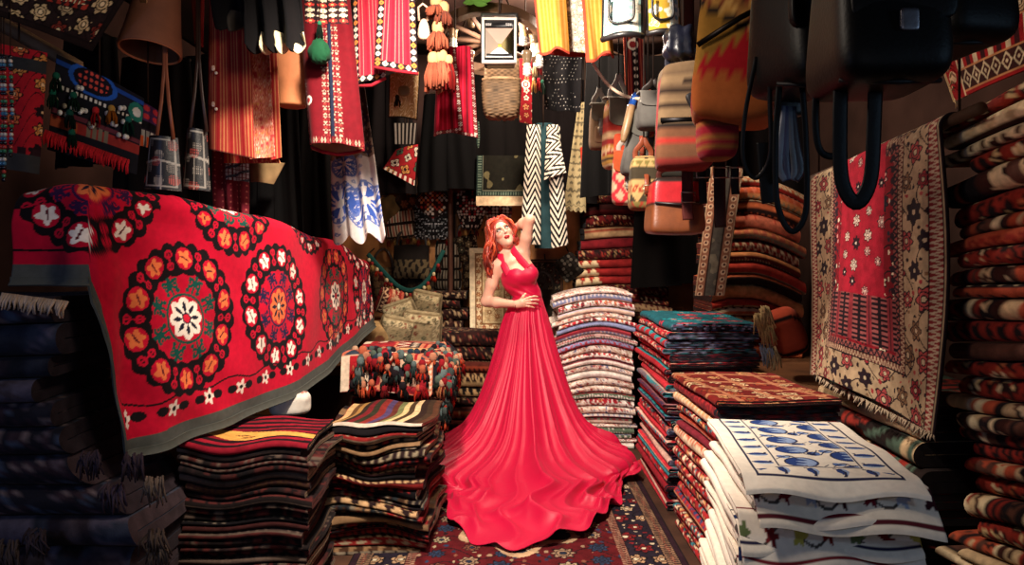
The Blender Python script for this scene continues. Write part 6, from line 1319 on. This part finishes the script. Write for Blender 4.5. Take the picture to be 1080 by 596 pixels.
# ============================================================ THE WOMAN in the red dress
class Field:
    """signed distance on a grid, smooth unions, turned into one closed skin"""
    def __init__(s, lo, hi, h):
        s.lo, s.h = np.asarray(lo, float), h; s.n = np.ceil((np.asarray(hi) - s.lo) / h).astype(int) + 1; s.D = np.full(s.n, .12, np.float32)
    def box(s, a, b):
        i0 = np.clip(np.floor((a - s.lo) / s.h).astype(int), 0, s.n - 1); i1 = np.clip(np.ceil((b - s.lo) / s.h).astype(int) + 1, 1, s.n)
        sl = tuple(slice(p, q) for p, q in zip(i0, i1)); g = [s.lo[k] + s.h * np.arange(i0[k], i1[k]) for k in range(3)]
        return sl, np.meshgrid(*g, indexing='ij', sparse=True)
    def mix(s, sl, d, k, cut=False):
        a = s.D[sl]
        if cut: d = -d; h = np.clip(.5 - .5 * (d - a) / k, 0, 1); s.D[sl] = (d * (1 - h) + a * h) + k * h * (1 - h); return
        h = np.clip(.5 + .5 * (d - a) / k, 0, 1); s.D[sl] = (d * (1 - h) + a * h) - k * h * (1 - h)
    def cone(s, a, b, r1, r2, k=.02, cut=False):
        a, b = np.asarray(a, float), np.asarray(b, float); m = max(r1, r2) + .05; sl, (X, Y, Z) = s.box(np.minimum(a, b) - m, np.maximum(a, b) + m); d = b - a; L = max(d @ d, 1e-9)
        t = np.clip(((X - a[0]) * d[0] + (Y - a[1]) * d[1] + (Z - a[2]) * d[2]) / L, 0, 1)
        s.mix(sl, (np.sqrt((X - a[0] - t * d[0]) ** 2 + (Y - a[1] - t * d[1]) ** 2 + (Z - a[2] - t * d[2]) ** 2) - (r1 + (r2 - r1) * t)).astype(np.float32), k, cut)
    def ell(s, c, r, R=None, k=.02, cut=False, grow=0.):
        c = np.asarray(c, float); r = np.asarray(r, float) + grow; m = r.max() + .05; sl, (X, Y, Z) = s.box(c - m, c + m); R = np.eye(3) if R is None else R
        q = [(X - c[0]) * R[0, i] + (Y - c[1]) * R[1, i] + (Z - c[2]) * R[2, i] for i in range(3)]
        k0 = np.sqrt(sum((q[i] / r[i]) ** 2 for i in range(3))); k1 = np.sqrt(sum((q[i] / r[i] ** 2) ** 2 for i in range(3))) + 1e-6
        s.mix(sl, (k0 * (k0 - 1) / k1).astype(np.float32), k, cut)
    def skin(s):
        D = s.D; I = D < 0; n = s.n
        c = np.zeros(n - 1, np.uint8)
        for a in (0, 1):
            for b in (0, 1):
                for e in (0, 1): c += I[a:n[0] - 1 + a, b:n[1] - 1 + b, e:n[2] - 1 + e]
        act = (c > 0) & (c < 8); idx = np.argwhere(act); ids = np.full(act.shape, -1, np.int64); ids[act] = np.arange(len(idx))
        acc = np.zeros((len(idx), 3)); cnt = np.zeros(len(idx))
        for ax in range(3):
            o = [k for k in range(3) if k != ax]
            for p in (0, 1):
                for q in (0, 1):
                    A = idx.copy(); A[:, o[0]] += p; A[:, o[1]] += q; B = A.copy(); B[:, ax] += 1
                    da, db = D[tuple(A.T)], D[tuple(B.T)]; m = (da < 0) != (db < 0); t = np.where(m, da / np.where(m, da - db, 1), 0)
                    pt = A.astype(float); pt[:, ax] += t; acc += pt * m[:, None]; cnt += m
        V = s.lo + s.h * acc / cnt[:, None]; F = []
        for ax in range(3):
            o = [k for k in range(3) if k != ax]; sa = [slice(None)] * 3; sb = [slice(None)] * 3; sa[ax] = slice(0, -1); sb[ax] = slice(1, None)
            a, b = I[tuple(sa)], I[tuple(sb)]; e = np.argwhere(a != b); e = e[(e[:, o[0]] > 0) & (e[:, o[1]] > 0) & (e[:, o[0]] < n[o[0]] - 1) & (e[:, o[1]] < n[o[1]] - 1)]
            def cell(p, q):
                w = e.copy(); w[:, o[0]] -= p; w[:, o[1]] -= q; return ids[tuple(w.T)]
            f = np.stack([cell(1, 1), cell(0, 1), cell(0, 0), cell(1, 0)], 1); fl = a[tuple(e.T)]
            if ax == 1: fl = ~fl
            f[~fl] = f[~fl][:, ::-1]; F.append(f)
        F = np.concatenate(F); return V, F[(F >= 0).all(1)]
YW = 5.0
J = lambda px, py, dy=0.: P(px, py, YW + dy)
def rotm(ax, a):
    c, s = math.cos(a), math.sin(a)
    return np.array({'x': [[1, 0, 0], [0, c, -s], [0, s, c]], 'y': [[c, 0, s], [0, 1, 0], [-s, 0, c]], 'z': [[c, -s, 0], [s, c, 0], [0, 0, 1]]}[ax], float)
HR = rotm('y', -.40) @ rotm('z', .30) @ rotm('x', -.20)          # head: tipped to the left, turned a little right, chin up
HC = J(529.5, 247.5, -.02)
hp = lambda x, y, z: HC + HR @ np.array([x, y, z])
TR = rotm('z', .35) @ rotm('y', .12)
def torso(f, g=0., k=.03):
    f.ell(J(556, 337), (.126, .100, .125), TR, k, grow=g); f.ell(J(557, 313), (.088, .080, .10), TR, .05, grow=g); f.ell(J(547, 291, .0), (.118, .092, .135), rotm('z', .35) @ rotm('y', .18), .05, grow=g)
    f.ell(J(559, 289, -.075), (.050, .046, .050), None, .05, grow=g); f.ell(J(546, 291, -.082), (.050, .046, .050), None, .05, grow=g)
person = thing('person', 'red haired woman in a long red satin dress, hand on hip and one arm raised', 'person', [J(555, 482)[0], YW, 0.0])
F = Field((-.34, 4.66, 0.0), (.40, 5.36, 1.76), .0042)
torso(F)
SHR, SHL = J(524.5, 281, -.01), J(551.5, 268, .03); NB, NT = J(538, 271, .01), J(533.5, 258, .0)
F.cone(SHR, SHL, .050, .048, .04); F.cone(J(537, 276, .0), J(547, 285, .0), .07, .085, .05)
F.cone(NB + [0, .01, 0], NT + [0, .015, 0], .047, .043, .03); F.cone(J(530, 274, .01), NT + [0, .02, 0], .03, .03, .04); F.cone(J(546, 268, .02), NT + [.01, .02, 0], .03, .028, .04)
for a, b in ((J(540, 276, -.075), SHR + [.02, -.04, .01]), (J(541, 275, -.075), SHL + [-.02, -.05, .0])): F.cone(a, b, .008, .010, .03)      # collar bones
# right arm, hand on the hip
EL, WR = J(512.5, 318, .03), J(545.5, 321, -.155)
F.cone(SHR, (SHR + EL) / 2, .044, .041, .03); F.cone((SHR + EL) / 2, EL, .041, .034, .02); F.cone(EL, EL + (WR - EL) * .35, .034, .036, .02); F.cone(EL + (WR - EL) * .35, WR, .036, .022, .02)
PM = J(551, 319, -.165); F.cone(WR, PM, .023, .026, .015); F.cone(WR, J(552.5, 321.5, -.16), .020, .020, .015); F.cone(WR, J(552.5, 316.5, -.162), .018, .018, .015)
for pts, r in (([(553.5, 315.5, -.17), (559, 313.5, -.18), (563.5, 312.6, -.165), (567, 313, -.145)], .0088), ([(554.5, 317.7, -.172), (560.5, 316.6, -.182), (565, 316.2, -.165), (568.5, 316.8, -.143)], .009), ([(554.5, 320, -.17), (560, 320, -.18), (564.5, 320, -.165), (567.5, 320.8, -.145)], .0086), ([(553.5, 322.3, -.165), (558, 323.2, -.175), (561.5, 323.8, -.162), (564, 324.6, -.15)], .0075), ([(549, 317, -.165), (551.5, 313, -.175), (554.2, 310, -.165)], .0098)):
    q = [J(*p) for p in pts]
    for i in range(len(q) - 1): F.cone(q[i], q[i + 1], r * (1 - .1 * i), r * (.92 - .1 * i), .004)
# left arm raised behind the head
EL2, WR2 = J(558.8, 231.5, -.10), J(541.5, 241.5, .075)
F.cone(SHL, (SHL + EL2) / 2, .042, .039, .03); F.cone((SHL + EL2) / 2, EL2, .038, .031, .02); F.cone(EL2, EL2 + (WR2 - EL2) * .4, .031, .033, .02); F.cone(EL2 + (WR2 - EL2) * .4, WR2, .033, .021, .02)
P2 = J(536.5, 243, .10); F.cone(WR2, P2, .022, .027, .015)
for k in range(4):
    q = [P2 + [-.012, .0, .022 - .015 * k], P2 + [-.045, .004, .028 - .017 * k], P2 + [-.068, -.006, .026 - .018 * k], P2 + [-.08, -.02, .02 - .018 * k]]
    for i in range(3): F.cone(q[i], q[i + 1], .0088 - .0006 * i, .0084 - .0006 * i, .004)
for a, b in ((P2 + [.01, -.01, .02], P2 + [-.008, -.02, .055]), (P2 + [-.008, -.02, .055], P2 + [-.03, -.022, .07])): F.cone(a, b, .0098, .009, .005)
# legs and feet under the skirt
for s, hx in ((-1, .02), (1, .155)):
    h_, k_, a_ = np.array([hx, 5.0, .90]), np.array([.075 + s * .07, 4.97, .50]), np.array([.08 + s * .065, 5.0, .118]); F.cone(h_, k_, .078, .052, .03); F.cone(k_, k_ * .6 + a_ * .4, .052, .05, .02); F.cone(k_ * .6 + a_ * .4, a_, .05, .034, .02)
    F.cone(a_, a_ + [0, .02, -.05], .034, .030, .02); F.cone(a_ + [0, .02, -.06], a_ + [s * .01, -.13, -.075], .03, .022, .02)
# head: skull, jaw, cheeks, brow, nose, lips, chin, ears
hell = lambda x, y, z, r, k=.02, cut=False: F.ell(hp(x, y, z), r, HR, k, cut)
hell(0, .012, .035, (.071, .088, .078), .02); hell(0, -.018, -.028, (.057, .064, .068), .03); hell(0, -.036, -.066, (.036, .040, .036), .025); hell(0, -.062, -.086, (.016, .016, .015), .02)
for s in (-1, 1):
    hell(s * .036, -.056, -.012, (.022, .020, .020), .02); hell(s * .029, -.088, .016, (.015, .010, .009), .008, True); F.cone(hp(s * .012, -.081, .034), hp(s * .044, -.067, .034), .007, .006, .012); hell(s * .073, .008, -.004, (.008, .018, .028), .006)
F.cone(hp(0, -.080, .026), hp(0, -.104, -.012), .0062, .0088, .010); hell(0, -.098, -.016, (.0125, .011, .008), .008)
hell(0, -.086, -.042, (.020, .008, .0058), .004); hell(0, -.085, -.051, (.017, .008, .0062), .004)
V, Q = F.skin()
loc = (V - HC) @ HR; C = np.empty((len(V), 3)); C[...] = lin('#e6b398')
hd = (np.abs(loc) < .13).all(1); x, y, z = loc.T; fr = hd & (y < -.04)
C[fr & (np.hypot((np.abs(x) - .036) / .024, (z + .018) / .02) < 1)] = lin('#d98f78')
C[fr & (np.hypot(x / .0215, (z + .0465) / .0125) < 1) & (y < -.070)] = lin('#a3101c')
C[fr & (np.abs(np.abs(x) - .029) < .017) & (np.abs(z - .036 - .10 * (np.abs(x) - .02) + .004) < .0036)] = lin('#7a3a22')
C[fr & (np.hypot((np.abs(x) - .030) / .0175, (z - .0165) / .0095) < 1)] = lin('#5a342c')
tip = np.zeros(len(V), bool)
for p in ((567.5, 313, -.14), (569, 317, -.14), (568, 321, -.14), (564.5, 324.8, -.146)): tip |= np.linalg.norm(V - J(*p), axis=1) < .011
C[tip] = lin('#b01a2a')
MB().raw(V, Q, C).build('body', 'skin', person)
for s in (-1, 1):
    b = MB(); c = hp(s * .0295, -.0745, .0150); gz = norm(HR @ np.array([.25, -1, .42])); a = np.linspace(0, PI, 14); rad = .0125
    col = np.array([lin('#141014') if t < .30 else (lin('#4a5a62') if t < .60 else lin('#cfc2ba')) for t in a]); b.lathe([(max(rad * math.sin(t), 1e-5), rad * math.cos(t)) for t in a], c, col, 18, gz); b.build('eye', 'gloss', person)
    u = np.linspace(-1, 1, 16); b = MB(); b.tube([hp(s * .0295 + .0155 * t, -.0865 + .004 * t * t + .006 * max(0, t * s), .0185 + .0055 * (1 - t * t)) for t in u], .0030, '#1d1210', 6); b.build('eyelash', 'hair', person)
    b = MB(); q = hp(s * .073, -.005, -.034); b.rbox(q - [0, 0, .008], (.008, .006, .010), '#b31228', .8, n=(10, 14)); b.tube([q, q - [0, 0, .022], q - [0, 0, .05]], [.004, .011, .004], '#c01530', 10); b.build('earring', 'gloss', person)
# hair
hf = Field(HC - .19, HC + .19, .0045); hf.ell(hp(0, .024, .044), (.086, .096, .092), HR, .01); hf.ell(hp(-.02, .055, -.02), (.075, .06, .09), HR, .03); hf.ell(hp(0, -.105, -.008), (.064, .066, .102), HR, .012, True)
hV, hQ = hf.skin(); b = MB(); HCOL = pal('#a8321a', '#c2431f', '#8f2614', '#d0552a', '#b63a1c')
b.raw(hV, hQ, lin('#9c2d17') * (1 + .3 * wob(hV[:, 0] * 90, hV[:, 1] * 90, hV[:, 2] * 30, 5))[:, None])
rr = np.random.RandomState(12)
for k in range(420):
    d = rr.normal(size=3); d = d / np.linalg.norm(d)
    if d[2] < -.35 or (d[1] < -.35 and d[2] < .80): continue
    root = hp(*(np.array([0, .022, .040]) + d * [.078, .092, .086])); left = d[0] < .30 + .2 * rr.normal()
    side = HR @ np.array([d[0], d[1], 0])
    if left:
        w = rr.uniform(-1, 1); e = [J(518.5 + 5 * w, 256, -.02 + .05 * rr.normal()), J(516.5 + 5.5 * w, 274, .0 + .05 * rr.normal()), J(518.5 + 4.5 * w, 288, .03 + .04 * rr.normal()), J(521.5 + 4.5 * w, 296 + 10 * rr.rand(), .05 + .04 * rr.normal())]
        e = e[:rr.choice([2, 3, 4, 4])]
    else: e = [J(542.5 + 1.8 * rr.normal(), 252, .04 + .03 * rr.normal()), J(544 + 2 * rr.normal(), 262, .07 + .03 * rr.normal()), J(539 + 3 * rr.normal(), 276 + 7 * rr.rand(), .12 + .02 * rr.normal())]
    p = smoothpts([root - side * .01, root + side * .010 + HR @ np.array([0, .0, .004]), *e], 26); t = np.linspace(0, 1, 26); ph = rr.rand() * 6.28; am = .011 * np.clip(t * 2.2, 0, 1); fq = rr.uniform(2.2, 3.6)
    p = p + np.stack([am * np.sin(fq * 6.28 * t + ph), am * .8 * np.cos(fq * 6.28 * t + ph), am * .3 * np.sin(fq * 6.28 * t + 1)], 1)
    b.tube(p, np.interp(t, [0, .25, .8, 1], [.005, .0085, .006, .0012]), HCOL[rr.randint(5)] * rr.uniform(.8, 1.15), 6)
for k in range(60):                                              # fringe swept from the parting to both sides of the face
    s = rr.choice([-1, -1, 1]); y0 = rr.uniform(-.045, .03); root = hp(.016 + .008 * rr.normal(), y0, .128 - abs(y0 - .01) * .4)
    p = smoothpts([root, hp(s * .055, y0 * .8 - .008, .110 + .008 * rr.normal()), hp(s * .086, -.022 + .02 * rr.normal(), .055), hp(s * .094, -.010 + .02 * rr.normal(), -.015), (J(518 + 3 * rr.normal(), 262, -.05) if s < 0 else J(542, 254, .0))], 22); t = np.linspace(0, 1, 22)
    p = p + np.stack([.005 * np.sin(15 * t + k), 0 * t, .004 * np.cos(13 * t + k)], 1) * t[:, None]; b.tube(p, np.interp(t, [0, .3, 1], [.004, .0075, .003]), HCOL[rr.randint(5)] * rr.uniform(.85, 1.2), 6)
b.build('hair', 'hair', person)
# dress: bodice, halter straps, skirt with train
DR = lin('#c6053a')
bf = Field((-.14, 4.72, .94), (.33, 5.2, 1.42), .0045); torso(bf, .009)
X, Y_, Z = np.meshgrid(*[bf.lo[k] + bf.h * np.arange(bf.n[k]) for k in range(3)], indexing='ij', sparse=True)
nl = 1.327 + .30 * (X - .03) - .03 * np.exp(-((X - .075) / .028) ** 2) * (Y_ < 4.95) - .10 * smooth(4.97, 5.08, Y_)
bf.D = np.maximum(np.maximum(bf.D, (Z - nl) * .95), 1.0 - Z).astype(np.float32)
bV, bQ = bf.skin()
bV = bV.copy(); fo = .0035 * np.sin(bV[:, 2] * 130 + bV[:, 0] * 60) * smooth(1.27, 1.16, bV[:, 2]) * smooth(1.07, 1.1, bV[:, 2]); bV[:, 1] -= fo
bo = MB().raw(bV, bQ, DR).build('bodice', 'satin', person)
for pts in ([(536.5, 290, -.10), (533, 283, -.088), (529.5, 276, -.065), (527.5, 269, -.03), (529, 265, .02), (533, 264, .055)], [(557, 283, -.115), (551, 276, -.10), (545, 269, -.075), (541, 263.5, -.045), (539.5, 261, .0), (537, 262, .05)]):
    MB().tube(smoothpts([J(*p) for p in pts], 30), 1., DR, 10, flat=(.025, .0035), up=(.1, 1, .25)).build('halter_strap', 'satin', bo)
nth, nh = 900, 250
th = np.linspace(0, 2 * PI, nth, endpoint=False)[:, None]; h = np.linspace(0, 1, nh)[None]
hem = np.array([(.66, 4.23), (.60, 4.02), (.47, 3.78), (.37, 3.58), (.25, 3.42), (.16, 3.36), (.07, 3.335), (-.03, 3.37), (-.12, 3.40), (-.20, 3.45), (-.27, 3.66), (-.36, 3.95), (-.44, 4.12), (-.53, 4.5), (-.56, 4.8), (-.52, 5.15), (-.33, 5.36), (.05, 5.40), (.38, 5.32), (.62, 5.08), (.71, 4.75), (.70, 4.45)])
cx, cy = .095, 5.0; an = np.arctan2(hem[:, 1] - cy, hem[:, 0] - cx) % (2 * PI); o_ = np.argsort(an); Rh = np.hypot(hem[:, 0] - cx, hem[:, 1] - cy)[o_]; an = an[o_]
Rh = np.interp(th, np.concatenate([an[-1:] - 2 * PI, an, an[:1] + 2 * PI]), np.concatenate([Rh[-1:], Rh, Rh[:1]]))
fr = np.clip(-np.sin(th), 0, 1) ** .8; sd = np.cos(th)
zs = np.array([1.12, 1.05, .98, .90, .81, .61, .41, .28, .19, .12, .075]); rs = np.array([.100, .120, .144, .160, .172, .215, .265, .315, .365, .435, .52])
ff = np.array([.95, .95, .92, .96, 1.05, 1.25, 1.42, 1.50, 1.58, 1.66, 1.74])
hz = .58; hq = np.clip(h / hz, 0, 1)
z0 = np.interp(hq, np.linspace(0, 1, len(zs)), zs); rb = np.interp(hq, np.linspace(0, 1, len(zs)), rs); f_ = np.interp(hq, np.linspace(0, 1, len(zs)), ff)
for _ in range(6):
    sm = lambda q: np.concatenate([q[:, :1], (q[:, :-2] + q[:, 1:-1] * 2 + q[:, 2:]) / 4, q[:, -1:]], 1); z0, rb, f_ = sm(z0), sm(rb), sm(f_)
bk = np.clip(np.sin(th), 0, 1)
r = rb * (1 + (f_ - 1) * fr + (-.12) * bk * (h < 2))
w = np.clip((h - hz) / (1 - hz), 0, 1); rend = rb[:, -1:] * (1 + (f_[:, -1:] - 1) * fr - .12 * bk)
r = r + (np.maximum(Rh, rend + .03) - rend) * w
z = z0 * 1.; z = np.where(w > 0, .075 * (1 - w) ** 2.2 + .012, z + .012 * hq)
# folds: few broad ones from the hip, more and finer towards the floor, pushed out along the surface
flo = smooth(.45, .75, h)
wv = wob(np.cos(th) * 4 + 0 * h, np.sin(th) * 4 + 0 * h, h * 11, 5, 7); wv2 = wob(np.cos(th) * 9 + 0 * h, np.sin(th) * 9 + 0 * h, h * 19, 6, 7)
s1 = th + (.035 + .10 * flo) * wv + .03 * flo * wv2
rg = lambda q, e: (1 - np.abs(np.sin(q))) ** e
ip = lambda *v: np.interp(h, [0, .12, .3, .5, .7, 1], v)
D = ip(0, .008, .026, .045, .055, .045) * rg(4.5 * s1 + .5 * np.sin(2 * th) + .4, 1.3) + ip(.002, .007, .018, .036, .048, .04) * rg(9.5 * s1 + 1.7 * np.sin(th) + .9 * h, 1.5) + ip(.001, .003, .006, .014, .028, .026) * rg(21 * s1 + 2 * np.sin(3 * th) + 3 * h, 1.4) + flo * .026 * np.clip(wv2, 0, 2)
dr, dz = np.gradient(r, axis=1), np.gradient(z, axis=1) + 0 * r; ln_ = np.hypot(dr, dz) + 1e-9
r = r + D * -dz / ln_; zz = z + D * dr / ln_
r = r + w * (.022 * np.sin(23 * th + 2 * np.sin(3 * th)) + .02 * np.sin(41 * th + 3 * np.sin(4 * th)) + .03 * np.sin(9 * th)) * smooth(.3, 1, w)
X_ = cx + np.interp(z0, [0, .6, .95, 1.12], [.0, .005, .0, .012]) + r * np.cos(th); Yk = cy + r * np.sin(th) * np.where(np.sin(th) > 0, .92, 1.)
G = np.stack([X_, Yk, np.maximum(zz, .016)], -1)
MB().sheet(np.concatenate([G, G[:1]]), DR, .003).build('skirt', 'satin', person)
# ring and bracelet
MB().tube([WR + (PM - WR) * -.35 + .0245 * (np.cos(a) * np.array([.1, 0, 1]) + np.sin(a) * np.array([0, 1, 0])) for a in np.linspace(0, 2 * PI, 24)], .0035, '#8a2030', 6).build('bracelet', 'gloss', person)
q = J(561, 316.6, -.188); MB().rbox(q, (.006, .005, .006), '#d9d4cc', .8, n=(8, 12)).build('ring', 'metal', person)
for o in bpy.data.objects:
    if '_o' in o: del o['_o']
